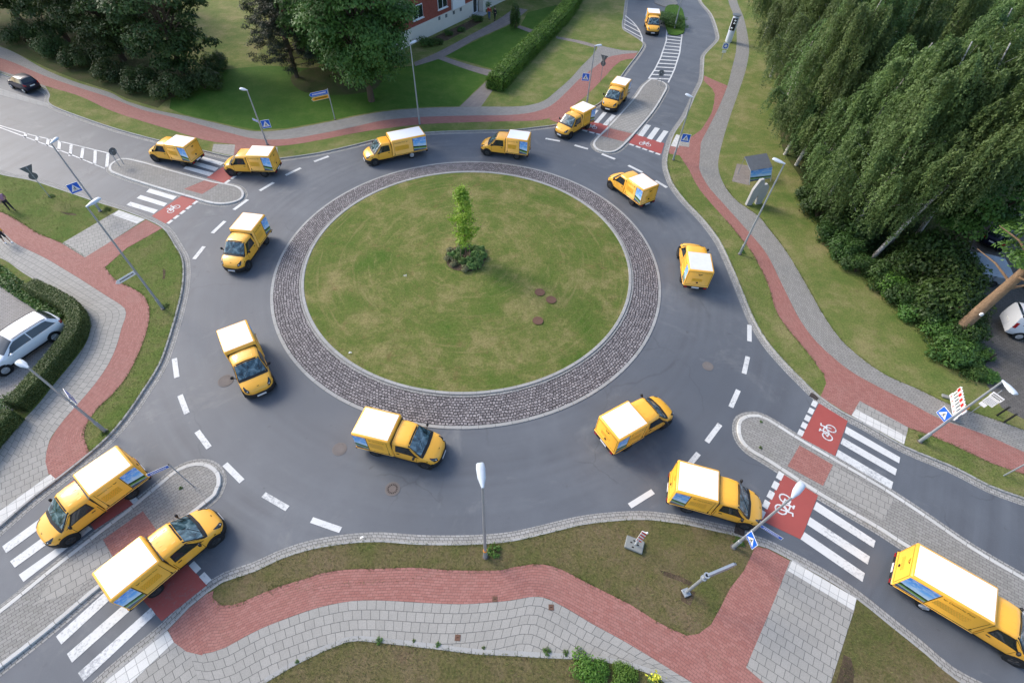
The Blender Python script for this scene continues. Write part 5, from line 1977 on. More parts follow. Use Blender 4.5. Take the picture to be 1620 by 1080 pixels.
VANST = [(-2.30, [(.80, .35), (.90, .60), (.89, 1.15), (.80, 1.72), (.62, 1.80), (0, 1.83)]),
         (-2.10, [(.83, .30), (.94, .60), (.93, 1.15), (.82, 1.80), (.64, 1.88), (0, 1.91)]),
         (-.5, [(.84, .30), (.95, .60), (.94, 1.12), (.81, 1.84), (.64, 1.92), (0, 1.95)]),
         (.85, [(.84, .30), (.95, .60), (.94, 1.08), (.79, 1.76), (.62, 1.84), (0, 1.88)]),
         (1.25, [(.84, .30), (.95, .60), (.93, 1.06), (.83, 1.42), (.70, 1.47), (0, 1.52)]),
         (1.70, [(.84, .30), (.94, .60), (.90, 1.02), (.84, 1.08), (.70, 1.12), (0, 1.16)]),
         (2.15, [(.78, .32), (.86, .58), (.80, .84), (.70, .92), (.55, .95), (0, .98)]),
         (2.40, [(.50, .38), (.56, .55), (.52, .68), (.45, .74), (.34, .75), (0, .77)])]


def build_car(name, label, cat, st, paint, wx, wr, ws, rear, side, rim='rim_silver', rails=True, plate_c='plate'):
    """ws=(u0,u1) windscreen, rear=(u0,u1) rear window, side=(u0,u1)"""
    root = thing(name, label, cat)
    S = Shell(st)
    to_obj("body", S.body(3), paint, root, 40)
    m_ = MB()
    S.screen(m_, lambda f: ws[0], lambda f: ws[1] - .12 * (1 - f), 3.05, .008)
    f_ = to_obj("windscreen", m_, 'glass', root, 60)
    m_ = MB()
    S.screen(m_, lambda f: rear[0] + .06 * (1 - f), lambda f: rear[1], 3.08, .008)
    to_obj("rear_window", m_, 'glass', root, 60)
    xs0, xs1 = st[0][0], st[-1][0]
    for sd in (1, -1):
        n_ = 2
        L_ = (side[1] - side[0])
        for k in range(n_):
            a, b = side[0] + L_ * k / n_ + .03, side[0] + L_ * (k + 1) / n_ - .03
            m_ = MB()
            S.panel(m_, (lambda f, a=a, k=k: a + (.28 * f if k == 0 else 0)), (lambda f, b=b, k=k: b - (.42 * f if k == 1 else 0)), 2.12, 2.88, .010, sd)
            to_obj("side_window", m_, 'glass', root, 60)
        for x in wx:
            a = MB()
            yv = S.at(x, 1.0, sd).y
            a.disc((x, yv - sd * .004, wr), wr * 1.14, 'y', 24, .02)
            to_obj("wheel_arch", a, 'black', root, 40)
            wheel(root, x, yv - sd * .085, wr, .20, rim)
        m_ = MB().ball((ws[1] - .35, sd * (S.at(ws[1] - .3, 2, 1).y + .10), S.at(ws[1] - .3, 2, 1).z + .06), (.08, .11, .07), 10, 7)
        to_obj("mirror", m_, paint, root, 50)
        m_ = MB()
        S.panel(m_, xs1 - .42, xs1 - .14, 1.9, 2.9, .008, sd)
        to_obj("headlight", m_, 'lamp_glass', root, 50)
        m_ = MB()
        S.panel(m_, xs0 + .015, xs0 + .20, 1.55, 2.3, .010, sd)
        to_obj("tail_light", m_, 'tail', root, 50)
        m_ = MB()
        S.panel(m_, xs0 + .12, xs1 - .12, 0, .35, .008, sd, 14, 2)
        to_obj("dark_sill_band", m_, 'black', root, 50)
        if rails:
            m_ = MB()
            pts = [S.at(x, 3.45, sd, .03) for x in np.linspace(rear[1] + .1, ws[0] - .1, 8)]
            m_.tube(pts, .018, 6)
            to_obj("roof_rail", m_, 'black', root, 50)
        m_ = MB().box((side[0] + L_ * .58, sd * (S.at(side[0] + L_ * .58, 1.7, 1).y + .008), S.at(0, 1.75, 1).z), (.18, .025, .03), 0, .008)
        to_obj("door_handle", m_, paint, root, 40)
    to_obj("number_plate", MB().box((xs0 - .02, 0, S.at(xs0, 1.5, 1).z), (.02, .50, .11)), plate_c, root)
    to_obj("front_grille", MB().box((xs1 - .01, 0, .52), (.05, .62, .18), 0, .02), 'black', root)
    to_obj("underbody", MB().box((0, 0, .24), (xs1 - xs0 - .5, 1.3, .14)), 'black', root)
    return root


def place_car(o, front_px, rear_px, z=TOP):
    """contact pixels under the middle of the front and rear"""
    a, b = G(*front_px, z), G(*rear_px, z)
    c = (a + b) / 2
    d = a - b
    o.location = (c.x, c.y, z)
    o.rotation_euler = (0, 0, math.atan2(d.y, d.x))


car = build_car("parked_car", "white estate car parked behind the trimmed hedge at the left edge", "car", ESTATE, 'white_car', (-1.42, 1.42), .33, (.16, 1.02), (-2.24, -1.86), (-2.0, .88))
place_car(car, (4, 579), (74, 532), TOP + .01)
car.scale = (1.06, 1.06, 1.06)
HATCH = scaled(ESTATE, .76, .88, .98)
car = build_car("parked_car", "small navy blue hatchback parked in the lay-by at upper left", "car", HATCH, 'navy_car', (-1.08, 1.12), .29, (.13, .78), (-1.70, -1.40), (-1.5, .68), rails=False)
place_car(car, (24, 133), (62, 147), .01)
car2 = dup(car, label="dark car cut off by the left edge, parked ahead of the navy hatchback")
place_car(car2, (-44, 103), (-6, 120), .01)
car3 = build_car("parked_car", "dark blue car standing in deep shade behind the covered trailer", "car", scaled(ESTATE, .95, .98, 1.05), 'navy_car', (-1.35, 1.35), .32, (.15, .97), (-2.1, -1.76), (-1.9, .83), rails=False)
place_car(car3, (1590, 362), (1557, 396), TOP + .01)
car4 = dup(car3, label="black car at the very top edge, ahead of the farthest yellow van")
place_car(car4, (1014, -22), (1019, 1), .01)
wv = build_car("parked_van", "white van parked nose out of the picture at the right edge, red tail lamps", "van", VANST, 'white_car', (-1.45, 1.50), .33, (.92, 1.66), (-2.285, -2.14), (-1.9, 1.40), rails=False)
place_car(wv, (1690, 545), (1588, 519), TOP + .01)

# covered trailer in the car park
a_, b_ = G(1532, 446, TOP), G(1574, 455, TOP)
d = (b_ - a_).normalized()
nrm = Vector((-d.y, d.x, 0))
L_ = 2.6
c = a_ + d * 1.25 + nrm * (L_ / 2)
p = thing("covered_trailer", "low trailer under a pale blue-grey tarpaulin in the dark car park", "trailer", (c.x, c.y, TOP), math.atan2(d.y, d.x))
tb = MB()
rows = []
for x, zz_ in ((-1.25, 1.02), (-.6, 1.10), (0, 1.12), (.6, 1.10), (1.25, 1.02)):
    rows.append([(x, -L_ / 2, .95), (x, -L_ / 2 + .05, zz_ - .02), (x, 0, zz_ + .04), (x, L_ / 2 - .05, zz_ - .02), (x, L_ / 2, .95)])
tb.grid(rows)
to_obj("tarpaulin", tb, 'trailer', p, 50)
bd = MB().box((0, 0, .66), (2.5, L_, .60), 0, .02)
to_obj("side_boards", bd, 'steel', p)
for y in (-.95, .95):
    wheel(p, 1.30 if False else 0.2, y * 1.38, .28, .16, 'rim_dark')
to_obj("chassis", MB().box((0, 0, .32), (2.3, 2.0, .12)), 'black', p)
to_obj("drawbar", MB().tube([(1.2, 0, .34), (2.2, 0, .40)], .04, 6), 'black', p)
fr = MB()
for y in (-L_ / 2 - .03, L_ / 2 + .03):
    for x in (-1.2, 0, 1.2):
        fr.box((x, y, .72), (.05, .03, .62))
to_obj("stakes", fr, 'steel', p)

# white radar-like column beside the far pavement
b = G(1152, 66, TOP)
p = thing("measuring_column", "white rounded column with a black lens panel beside the far right pavement", "radar column", b, R(-115))
p.scale = (1.15, 1.15, 1.1)
mb = MB()
rows = []
for z_, r_ in ((0, .46), (.1, .48), (1.4, .48), (2.6, .46), (2.85, .40), (2.95, .30)):
    rows.append([(r_ * .95 * math.cos(k * math.pi / 10), r_ * .8 * math.sin(k * math.pi / 10), z_) for k in range(20)])
mb.grid(rows, closed=True)
mb.face(rows[-1])
sh_ = to_obj("shell", mb, 'radar_white', p, 50)
m_ = MB()
rows = []
for z_ in (1.35, 1.8, 2.3, 2.7):
    rows.append([(.47 * .97 * math.cos(a), .48 * .82 * math.sin(a), z_) for a in np.linspace(-.8, .8, 8)])
m_.grid(rows)
pn = to_obj("lens_panel", m_, 'black', p, 60)
m_ = MB()
for z_ in (1.62, 2.15, 2.45):
    m_.ball((.44, -.05 if z_ < 2 else .08, z_), (.05, .14, .09), 10, 6)
to_obj("lenses", m_, 'lamp_glass', pn, 50)
to_obj("lid", MB().disc((0, 0, 2.96), .50, 'z', 20, .07), 'sign_back', p, 40)

# stone pair and the leaning landscape poster on the right lawn
b = G(1190, 323, TOP)
p = thing("stone_stele", "pair of pale leaf-shaped stone slabs standing beside the right pavement", "sculpture", b, R(-75))
p.scale = (1.25, 1.25, 1.25)
for k, (y, hh, dz, rot) in enumerate(((-.34, 2.05, 0, .10), (.42, 1.6, 0, -.06))):
    mb = MB()
    pl = [(-.20, 0), (.22, 0), (.36, hh * .55), (.30, hh * .86), (.12, hh), (-.14, hh * .98), (-.30, hh * .6)]
    pl = [(x * math.cos(rot) + z_ * math.sin(rot), z_ * math.cos(rot) - x * math.sin(rot)) for x, z_ in pl]
    mb.prism(pl, .20, ((.1, y, 0), (0, 1, 0), (0, 0, 1), (-1, 0, 0)))
    to_obj("slab", mb, 'concrete', p)
b = G(1187, 291, TOP)
p = thing("advertising_stand", "blue landscape poster on a leaning frame behind the stone slabs", "poster stand", b, R(-70))
po = MB()
po.face([(0, -.15, .25), (0, 2.15, .25), (-.42, 2.15, 1.12), (-.42, -.15, 1.12)], [(0, 0), (1, 0), (1, 1), (0, 1)])
to_obj("poster", po, 'poster', p)
to_obj("roof_board", MB().grid([[(-.40, -.2, 1.14), (-.40, 2.2, 1.14)], [(-1.75, -.2, 1.80), (-1.75, 2.2, 1.80)], [(-1.78, -.2, 1.75), (-1.78, 2.2, 1.75)], [(-.43, -.2, 1.10), (-.43, 2.2, 1.10)]]), 'boardwood', p)
m_ = MB()
for y in (-.18, 2.18):
    m_.tube([(.12, y, 0), (-.42, y, 1.10), (-1.76, y, 1.76), (-1.76, y, 0)], .03, 6)
m_.tube([(-1.76, -.18, 1.72), (-1.76, 2.18, 1.72)], .03, 6)
to_obj("frame", m_, 'steel', p)


# ------------------------------------------------------------------ people
def skinned(name, parent, mat, pts, edges, root=0, sub=1):
    bm = bmesh.new()
    sk = bm.verts.layers.skin.verify()
    vs = []
    for i, (co, r_) in enumerate(pts):
        v = bm.verts.new(co)
        rr_ = r_ if isinstance(r_, tuple) else (r_, r_)
        v[sk].radius = rr_
        v[sk].use_root = i == root
        vs.append(v)
    for a, b in edges:
        bm.edges.new((vs[a], vs[b]))
    me = bpy.data.meshes.new(name)
    bm.to_mesh(me)
    bm.free()
    me.materials.append(MAT[mat])
    o = bpy.data.objects.new(name, me)
    COL.objects.link(o)
    m1 = o.modifiers.new("skin", 'SKIN')
    m1.use_smooth_shade = True
    m2 = o.modifiers.new("sub", 'SUBSURF')
    m2.levels = m2.render_levels = sub
    o.parent = parent
    return o


def person(base_px, heading, label, top, legs, stride=.22, height=1.75, bare_legs=False, z=TOP, hair='hair', group=None):
    b = G(base_px[0], base_px[1], z)
    p = thing("person", label, "person", b, heading, group)
    k = height / 1.75
    s = stride

    def K(*a):
        return tuple(x * k for x in a)
    # x forward, y left
    hip_l, hip_r = K(0, .09, .90), K(0, -.09, .90)
    kn_l, kn_r = K(s * .75, .10, .50), K(-s * .15, -.10, .48)
    an_l, an_r = K(s, .10, .08), K(-s, -.10, .12)
    to_l, to_r = K(s + .17, .12, .035), K(-s + .15, -.12, .035)
    sh_l, sh_r = K(0, .19, 1.42), K(0, -.19, 1.42)
    el_l, el_r = K(-.10, .25, 1.13), K(.12, -.25, 1.13)
    wr_l, wr_r = K(-.05, .27, .89), K(.28, -.25, .95)
    body = [(K(0, 0, .95), .13 * k), (K(0, 0, 1.15), .115 * k), (K(0, 0, 1.36), .125 * k), (K(.01, 0, 1.50), .055 * k), (K(.03, 0, 1.57), .06 * k), (K(.035, 0, 1.66), .095 * k), (K(.03, 0, 1.73), .06 * k),
            (hip_l, .085 * k), (kn_l, .055 * k), (an_l, .038 * k), (to_l, .03 * k), (hip_r, .085 * k), (kn_r, .055 * k), (an_r, .038 * k), (to_r, .03 * k),
            (sh_l, .055 * k), (el_l, .04 * k), (wr_l, .028 * k), (sh_r, .055 * k), (el_r, .04 * k), (wr_r, .028 * k)]
    E = [(0, 1), (1, 2), (2, 3), (3, 4), (4, 5), (5, 6), (0, 7), (7, 8), (8, 9), (9, 10), (0, 11), (11, 12), (12, 13), (13, 14), (2, 15), (15, 16), (16, 17), (2, 18), (18, 19), (19, 20)]
    for wi, wv_ in ((17, wr_l), (20, wr_r)):
        w_ = Vector(wv_)
        pi = len(body)
        body.append((tuple(w_ + Vector((.02, 0, -.07)) * k), .026 * k))
        E.append((wi, pi))
        for q in range(4):
            fi = len(body)
            body.append((tuple(w_ + Vector((.045 - q * .022, 0, -.13 - (.012 if q in (1, 2) else 0))) * k), .0095 * k))
            body.append((tuple(w_ + Vector((.055 - q * .02, 0, -.17 - (.014 if q in (1, 2) else 0))) * k), .008 * k))
            E += [(pi, fi), (fi, fi + 1)]
        fi = len(body)
        body.append((tuple(w_ + Vector((.06, 0, -.09)) * k), .010 * k))
        E.append((pi, fi))
    bo = skinned("body", p, 'skin', body, E, 0)
    # nose, eyes, mouth, ears
    fc = MB()
    fc.ball(K(.135, 0, 1.635), .014 * k, 6, 5)
    fc.ball(K(.03, .098, 1.64), (.018, .01, .03), 6, 5)
    fc.ball(K(.03, -.098, 1.64), (.018, .01, .03), 6, 5)
    to_obj("face", fc, 'skin', p, 60)
    ey = MB()
    ey.ball(K(.118, .035, 1.665), .011 * k, 6, 5)
    ey.ball(K(.118, -.035, 1.665), .011 * k, 6, 5)
    ey.ball(K(.122, 0, 1.595), (.006, .022, .005), 6, 5)
    to_obj("eyes_and_mouth", ey, 'ink', p, 60)
    ha = MB()
    ha.ball(K(.012, 0, 1.685), (.108 * k, .104 * k, .098 * k), 14, 9)
    to_obj("hair", ha, hair, p, 60)
    # clothes
    tp = [(K(0, 0, .93), .150 * k), (K(0, 0, 1.15), .138 * k), (K(0, 0, 1.36), .150 * k), (K(0, 0, 1.46), .075 * k), (sh_l, .075 * k), (el_l, .060 * k), (sh_r, .075 * k), (el_r, .060 * k)]
    te = [(0, 1), (1, 2), (2, 3), (2, 4), (4, 5), (2, 6), (6, 7)]
    if top != 'tee':
        tp += [(wr_l, .045 * k), (wr_r, .045 * k)]
        te += [(5, 8), (7, 9)]
    skinned("shirt", p, top, tp, te, 0)
    lg = [(K(0, 0, .93), .135 * k), (hip_l, .105 * k), (kn_l, .075 * k), (hip_r, .105 * k), (kn_r, .075 * k)]
    le = [(0, 1), (1, 2), (0, 3), (3, 4)]
    if not bare_legs:
        lg += [(an_l, .058 * k), (an_r, .058 * k)]
        le += [(2, 5), (4, 6)]
    skinned("trousers", p, legs, lg, le, 0)
    shm = MB()
    for an, to in ((an_l, to_l), (an_r, to_r)):
        c = (Vector(an) + Vector(to)) / 2
        shm.ball((c.x - .01, c.y, .05), (.15 * k, .055 * k, .05 * k), 12, 7)
    to_obj("shoes", shm, 'darkcloth' if not bare_legs else 'sign_white', p, 60)
    return p


person((20, 333), R(150), "person in a lilac top and dark trousers walking on the left verge", 'lilac', 'darkcloth', .20)
person((13, 384), R(-20), "person in black and yellow sports clothes at the left edge of the red cycle path", 'yellowcloth', 'darkcloth', .18, bare_legs=True)
person((774, 31), R(-100), "person in a red top standing on the path by the house door", 'redcloth', 'bluecloth', .08, group=None)
person((783, 33), R(-140), "person in dark clothes standing beside the one in red by the house door", 'darkcloth', 'darkcloth', .06)


# ------------------------------------------------------------------ the brick apartment house
A = G(682, 56, TOP)
B = G(747, 25, TOP)
fd = (B - A).normalized()
fn = Vector((fd.y, -fd.x, 0))              # outward
C0 = A - fd * 10.8


def on_facade(px, py):
    d = ray(px, py)
    o_ = Vector((0, 0, CAM_H))
    t = (C0 - o_).dot(fn) / d.dot(fn)
    q = o_ + d * t
    return (q - C0).dot(fd), q.z - TOP


house = thing("apartment_house", "red brick apartment house with a cream plinth behind the big trees at the top", "building", (C0.x, C0.y, TOP), math.atan2(fd.y, fd.x))
LEN, DEP, HGT, PLH = 44.0, 17.6, 9.0, on_facade(690, 27)[1]
# local: x along the facade, -y outward, +y into the house
sd_, zd = on_facade(752, 21)
w1 = on_facade(690, 8)
w2 = on_facade(713, 2)


def wall_panel(mb, x0, x1, z0, z1, y):
    mb.face([(x0, y, z0), (x1, y, z0), (x1, y, z1), (x0, y, z1)], [(x0, z0), (x1, z0), (x1, z1), (x0, z1)])


wl = MB()
wall_panel(wl, 0, LEN, PLH, HGT, 0.0)
wl.face([(0, DEP, 0), (0, 0, 0), (0, 0, HGT), (0, DEP, HGT)], [(0, 0), (DEP, 0), (DEP, HGT), (0, HGT)])
wl.face([(LEN, 0, 0), (LEN, DEP, 0), (LEN, DEP, HGT), (LEN, 0, HGT)], [(0, 0), (DEP, 0), (DEP, HGT), (0, HGT)])
wl.face([(LEN, DEP, 0), (0, DEP, 0), (0, DEP, HGT), (LEN, DEP, HGT)], [(0, 0), (LEN, 0), (LEN, HGT), (0, HGT)])
to_obj("brick_walls", wl, 'brick_wall', house)
pm = MB()
pm.box((sd_ / 2 - .4, -.03, PLH / 2), (sd_ - .8, .14, PLH))
pm.box(((sd_ + .9 + LEN) / 2, -.03, PLH / 2), (LEN - sd_ - .9, .14, PLH))
pm.box((sd_ + .05, .05, PLH - .15), (1.7, .14, .3))
pl_ = to_obj("plinth", pm, 'render', house)
vm = MB()
for px in ((694, 29), (705, 25), (717, 20), (728, 15)):
    x, z_ = on_facade(*px)
    vm.box((x, -.11, z_), (.45, .03, .40))
vo = to_obj("cellar_vents", vm, 'sign_back', pl_)
# windows
for k in range(6):
    x = w1[0] + .5 + k * 5.2 - 5.2
    if x < .8:
        continue
    wm = MB().box((x + .8, -.02, PLH + 1.45), (2.0, .10, 1.55))
    wo = to_obj("window", wm, 'white_frame', house)
    to_obj("pane", MB().box((x + .30, -.08, PLH + 1.45), (.86, .02, 1.34)).box((x + 1.30, -.08, PLH + 1.45), (.86, .02, 1.34)), 'glass', wo)
    to_obj("sill", MB().box((x + .8, -.08, PLH + .62), (2.2, .22, .08)), 'white_frame', wo)
x3, z3 = on_facade(724, 8)
to_obj("balcony_panel", MB().box((x3, -.12, PLH + .75), (2.9, .26, 1.5)), 'white_frame', house)
dm = MB().box((sd_, .04, 1.15), (1.25, .10, 2.3))
do = to_obj("door", dm, 'white_frame', house)
to_obj("pane", MB().box((sd_ - .08, -.02, 1.25), (.80, .03, 1.9)), 'glass', do)
to_obj("handle", MB().box((sd_ + .42, -.04, 1.1), (.05, .05, .25)), 'steel', do)
to_obj("porch_pier", MB().box((sd_ + 1.15, -.42, 1.5), (.6, .85, 3.0)), 'render', house)
to_obj("doorstep", MB().box((sd_ + .1, -.75, .10), (1.9, 1.3, .20), 0, .02), 'concrete', house)
rf = MB()
rf.face([(-.6, -.7, HGT), (LEN + .6, -.7, HGT), (LEN + .6, DEP / 2, HGT + 5), (-.6, DEP / 2, HGT + 5)])
rf.face([(LEN + .6, DEP + .7, HGT), (-.6, DEP + .7, HGT), (-.6, DEP / 2, HGT + 5), (LEN + .6, DEP / 2, HGT + 5)])
rf.face([(0, 0, HGT), (0, DEP, HGT), (0, DEP / 2, HGT + 4.6)])
rf.face([(LEN, DEP, HGT), (LEN, 0, HGT), (LEN, DEP / 2, HGT + 4.6)])
to_obj("roof", rf, 'rooftile', house)


# ------------------------------------------------------------------ plants
def quads_mesh(name, Cn, Nn, size, aspect, mats, rng, parent=None, droop=None):
    """many small leaf faces: centres Cn, facing near Nn, half-lengths size"""
    n = len(Cn)
    Cn = np.asarray(Cn, float)
    Nn = np.asarray(Nn, float) + rng.normal(0, .55, (n, 3))
    Nn /= np.linalg.norm(Nn, axis=1, keepdims=True) + 1e-9
    T = rng.normal(0, 1, (n, 3)) if droop is None else np.tile(np.array(droop, float), (n, 1)) + rng.normal(0, .35, (n, 3))
    T -= Nn * (T * Nn).sum(1, keepdims=True)
    T /= np.linalg.norm(T, axis=1, keepdims=True) + 1e-9
    Bv = np.cross(Nn, T)
    s = np.asarray(size).reshape(-1, 1)
    V = np.stack([Cn - T * s, Cn - T * s * .1 + Bv * s * aspect, Cn + T * s, Cn - T * s * .1 - Bv * s * aspect], 1).reshape(-1, 3)
    me = bpy.data.meshes.new(name)
    me.vertices.add(4 * n)
    me.vertices.foreach_set("co", V.ravel().astype(np.float32))
    me.loops.add(4 * n)
    me.loops.foreach_set("vertex_index", np.arange(4 * n, dtype=np.int32))
    me.polygons.add(n)
    me.polygons.foreach_set("loop_start", np.arange(0, 4 * n, 4, dtype=np.int32))
    me.polygons.foreach_set("loop_total", np.full(n, 4, dtype=np.int32))
    me.materials.append(MAT[mats])
    me.update()
    me.validate()
    o = bpy.data.objects.new(name, me)
    COL.objects.link(o)
    if parent:
        o.parent = parent
    return o


def unit(rng, n):
    v = rng.normal(0, 1, (n, 3))
    return v / np.linalg.norm(v, axis=1, keepdims=True)


def broadleaf(label, H, Rr, seed, mat='leaf_dark', bark='bark', base=.12, clumps=95, per=210, leaf=.17, cat="tree", name="broadleaf_tree", ground=False):
    rng = np.random.default_rng(seed)
    root = thing(name, label, cat)
    zc, hz = H * (.5 + base / 2), H * (1 - base) / 2
    tb = MB()
    top = Vector((rng.normal(0, .25), rng.normal(0, .25), H * .62))
    tb.tube([(0, 0, -.1), (top.x * .2, top.y * .2, H * .15), (top.x * .6, top.y * .6, H * .4), top], [H * .026, H * .02, H * .014, H * .006], 9)
    Cs, Ns, Sz = [], [], []
    U = unit(rng, clumps)
    for i in range(clumps):
        u = U[i]
        f = rng.uniform(.42, 1.0) ** .6
        prof = 1.0 if u[2] > 0 else (1.0 if ground else .86)
        c = np.array([u[0] * Rr * f * prof * rng.uniform(.8, 1.12), u[1] * Rr * f * prof * rng.uniform(.8, 1.12), zc + u[2] * hz * f * rng.uniform(.85, 1.05)])
        if c[2] < .5:
            c[2] = .5
        rc = Rr * rng.uniform(.20, .36)
        m = int(per * rng.uniform(.6, 1.3))
        w = unit(rng, m)
        w[:, 2] = np.abs(w[:, 2]) * .9 - .28
        p = c + w * rc * rng.uniform(.55, 1.05, (m, 1)) * np.array([1, 1, .75])
        Cs.append(p)
        Ns.append(w * .8 + np.array([0, 0, .7]) + u * .3)
        Sz.append(rng.uniform(.65, 1.3, m) * leaf)
        if i % 5 == 0:
            st = top * rng.uniform(.35, .9)
            e = Vector(c)
            md = st.lerp(e, .5) + Vector((0, 0, .25))
            tb.tube([st, md, e], [H * .008, H * .005, .015], 5)
    to_obj("trunk", tb, bark, root, 60)
    P = np.concatenate(Cs)
    P[:, 2] = np.maximum(P[:, 2], .05)
    quads_mesh("crown", P, np.concatenate(Ns), np.concatenate(Sz), .55, mat, rng, root)
    return root


def birch(label, H, seed, Rr=3.5, strands=1000, per=84, leaf=.078, base=.15, bend=0.0):
    rng = np.random.default_rng(seed)
    root = thing("birch_tree", label, "birch tree", group="birch trees on the right")
    tb = MB()
    k = 9
    lean = rng.normal(0, .5, 2)
    TP = []
    for i in range(k):
        f = i / (k - 1)
        TP.append(Vector((lean[0] * f * f * 1.6 + .18 * math.sin(f * 5 + seed) + bend * math.sin(min(1, f * 1.8) * 1.57), lean[1] * f * f * 1.6 + .18 * math.cos(f * 4.3 + seed), H * .95 * f - .1)))
    tb.tube(TP, [H * .0105 * (1 - .85 * i / (k - 1)) + .012 for i in range(k)], 9)
    starts = []
    nl = 30
    for i in range(nl):
        f = base + (.96 - base) * (i / nl)
        j = min(int(f * (k - 1)), k - 2)
        s = TP[j].lerp(TP[j + 1], f * (k - 1) - j)
        a = i * 2.4 + rng.uniform(-.4, .4)
        reach = Rr * (1.15 - .75 * f) * rng.uniform(.75, 1.15)
        rise = reach * rng.uniform(.55, 1.1)
        m = s + Vector((math.cos(a) * reach * .55, math.sin(a) * reach * .55, rise * .65))
        e = s + Vector((math.cos(a) * reach, math.sin(a) * reach, rise))
        tb.tube([s, m, e], [.045 * (1.1 - f), .028 * (1.1 - f), .008], 5)
        starts.append((s, m, e, a))
    to_obj("trunk", tb, 'birch', root, 60)
    Cs, Ns = [], []
    for q in range(strands):
        s, m, e, a = starts[rng.integers(0, nl)]
        f = rng.uniform(.15, 1.0)
        p0 = (s.lerp(m, f * 2) if f < .5 else m.lerp(e, f * 2 - 1))
        p0 = p0 + Vector(rng.normal(0, .16, 3))
        ang = a + rng.normal(0, .9)
        out = rng.uniform(.25, .9)
        L = rng.uniform(.8, 3.6) * (1.1 if p0.z > H * .4 else .8)
        L = min(L, max(.3, p0.z - .6))
        t = np.linspace(0, 1, per)
        h = 1 - (1 - t) ** 2.2
        x = p0.x + math.cos(ang) * out * h
        y = p0.y + math.sin(ang) * out * h
        z_ = p0.z + .25 * np.sin(np.minimum(t * 5, math.pi)) * out - L * t ** 1.5
        pp = np.stack([x, y, z_], 1) + rng.normal(0, .075, (per, 3))
        Cs.append(pp)
        Ns.append(np.tile([math.cos(ang) * .8, math.sin(ang) * .8, .55], (per, 1)))
    P = np.concatenate(Cs)
    quads_mesh("crown", P, np.concatenate(Ns), rng.uniform(.6, 1.35, len(P)) * leaf, .55, 'leaf_birch', rng, root, droop=(0, 0, -1))
    return root


def pine(label, H, seed, Rr=3.0, base=.15):
    rng = np.random.default_rng(seed)
    root = thing("pine_tree", label, "pine tree")
    tb = MB()
    tb.tube([(0, 0, -.1), (.05, .02, H * .5), (.1, .1, H)], [H * .02, H * .013, .03], 9)
    Cs, Ns = [], []
    for i in range(64):
        f = base + (1 - base) * (i / 64)
        z_ = H * f
        a = i * 2.4 + rng.uniform(-.3, .3)
        L = Rr * (1.02 - .72 * f) * rng.uniform(.6, 1.2)
        e = Vector((math.cos(a) * L, math.sin(a) * L, z_ + L * rng.uniform(-.18, .25)))
        tb.tube([(0, 0, z_), e * .5 + Vector((0, 0, z_ * .5 + .1)), e], [.05, .03, .01], 5)
        for q in range(7):
            g_ = rng.uniform(.35, 1.05)
            c = np.array([e.x * g_, e.y * g_, z_ + (e.z - z_) * g_]) + rng.normal(0, .22, 3)
            m = 95
            w = unit(rng, m) * np.array([1, 1, .42])
            Cs.append(c + w * rng.uniform(.25, .62, (m, 1)))
            Ns.append(w + np.array([0, 0, .8]))
    to_obj("trunk", tb, 'bark', root, 60)
    P = np.concatenate(Cs)
    quads_mesh("crown", P, np.concatenate(Ns), rng.uniform(.06, .15, len(P)), .30, 'leaf_pine', rng, root)
    return root


def bush(label, Rr, H, seed, mat='leaf_mid', n=1500, leaf=.08, name="shrub", cat="shrub", group=None):
    rng = np.random.default_rng(seed)
    root = thing(name, label, cat, group=group)
    sb = MB()
    for q in range(6):
        a = q * 1.05
        sb.tube([(0, 0, -.05), (math.cos(a) * Rr * .25, math.sin(a) * Rr * .25, H * .45), (math.cos(a) * Rr * .5, math.sin(a) * Rr * .5, H * .8)], [.025, .018, .008], 5)
    to_obj("stems", sb, 'bark', root, 60)
    Cs, Ns = [], []
    for q in range(14):
        u = unit(rng, 1)[0]
        c = np.array([u[0] * Rr * .62, u[1] * Rr * .62, H * (.25 + .55 * abs(u[2]))])
        m = n // 14
        w = unit(rng, m)
        Cs.append(c + w * np.array([Rr * .42, Rr * .42, H * .30]) * rng.uniform(.55, 1.05, (m, 1)))
        Ns.append(w + np.array([0, 0, .6]))
    P = np.concatenate(Cs)
    P[:, 2] = np.maximum(P[:, 2], .02)
    quads_mesh("foliage", P, np.concatenate(Ns), rng.uniform(.6, 1.3, len(P)) * leaf, .55, mat, rng, root)
    return root


def put(o, px, z=TOP, rz=None, scale=None):
    b = G(px[0], px[1], z)
    o.location = b
    if rz is not None:
        o.rotation_euler = (0, 0, rz)
    if scale is not None:
        o.scale = (scale,) * 3 if isinstance(scale, (int, float)) else scale
    return o


# ---- dark broadleaf trees along the upper left path
GL_ = "dark broadleaf trees along the upper left path"
t1 = broadleaf("dark tree at the right end of the upper left row, overhanging the lawn", 13.5, 5.0, 11, base=.03, clumps=120, ground=True)
put(t1, (292, 118), rz=.4)
t2 = broadleaf("dark tree in the middle of the upper left row, behind the path bend", 14.5, 5.2, 23, base=.03, clumps=125, ground=True)
put(t2, (196, 96), rz=1.0)
t3 = broadleaf("dark tree third from the right in the upper left row", 14.0, 4.8, 37, base=.04, clumps=115, ground=True)
put(t3, (108, 66), rz=2.0)
for o in (t1, t2, t3):
    o["group"] = GL_
dup(t2, G(30, 30, TOP), 3.1, "dark tree at the left edge of the upper left row, above the lay-by", 1.0)
dup(t1, G(210, 20, TOP), 4.4, "dark tree standing behind the middle of the upper left row", 1.05)
dup(t3, G(-60, 40, TOP), .7, "dark tree at the upper left corner of the photo", 1.0)
dup(t2, G(110, -15, TOP), 5.4, "dark tree in the second row at the top left", 1.1)
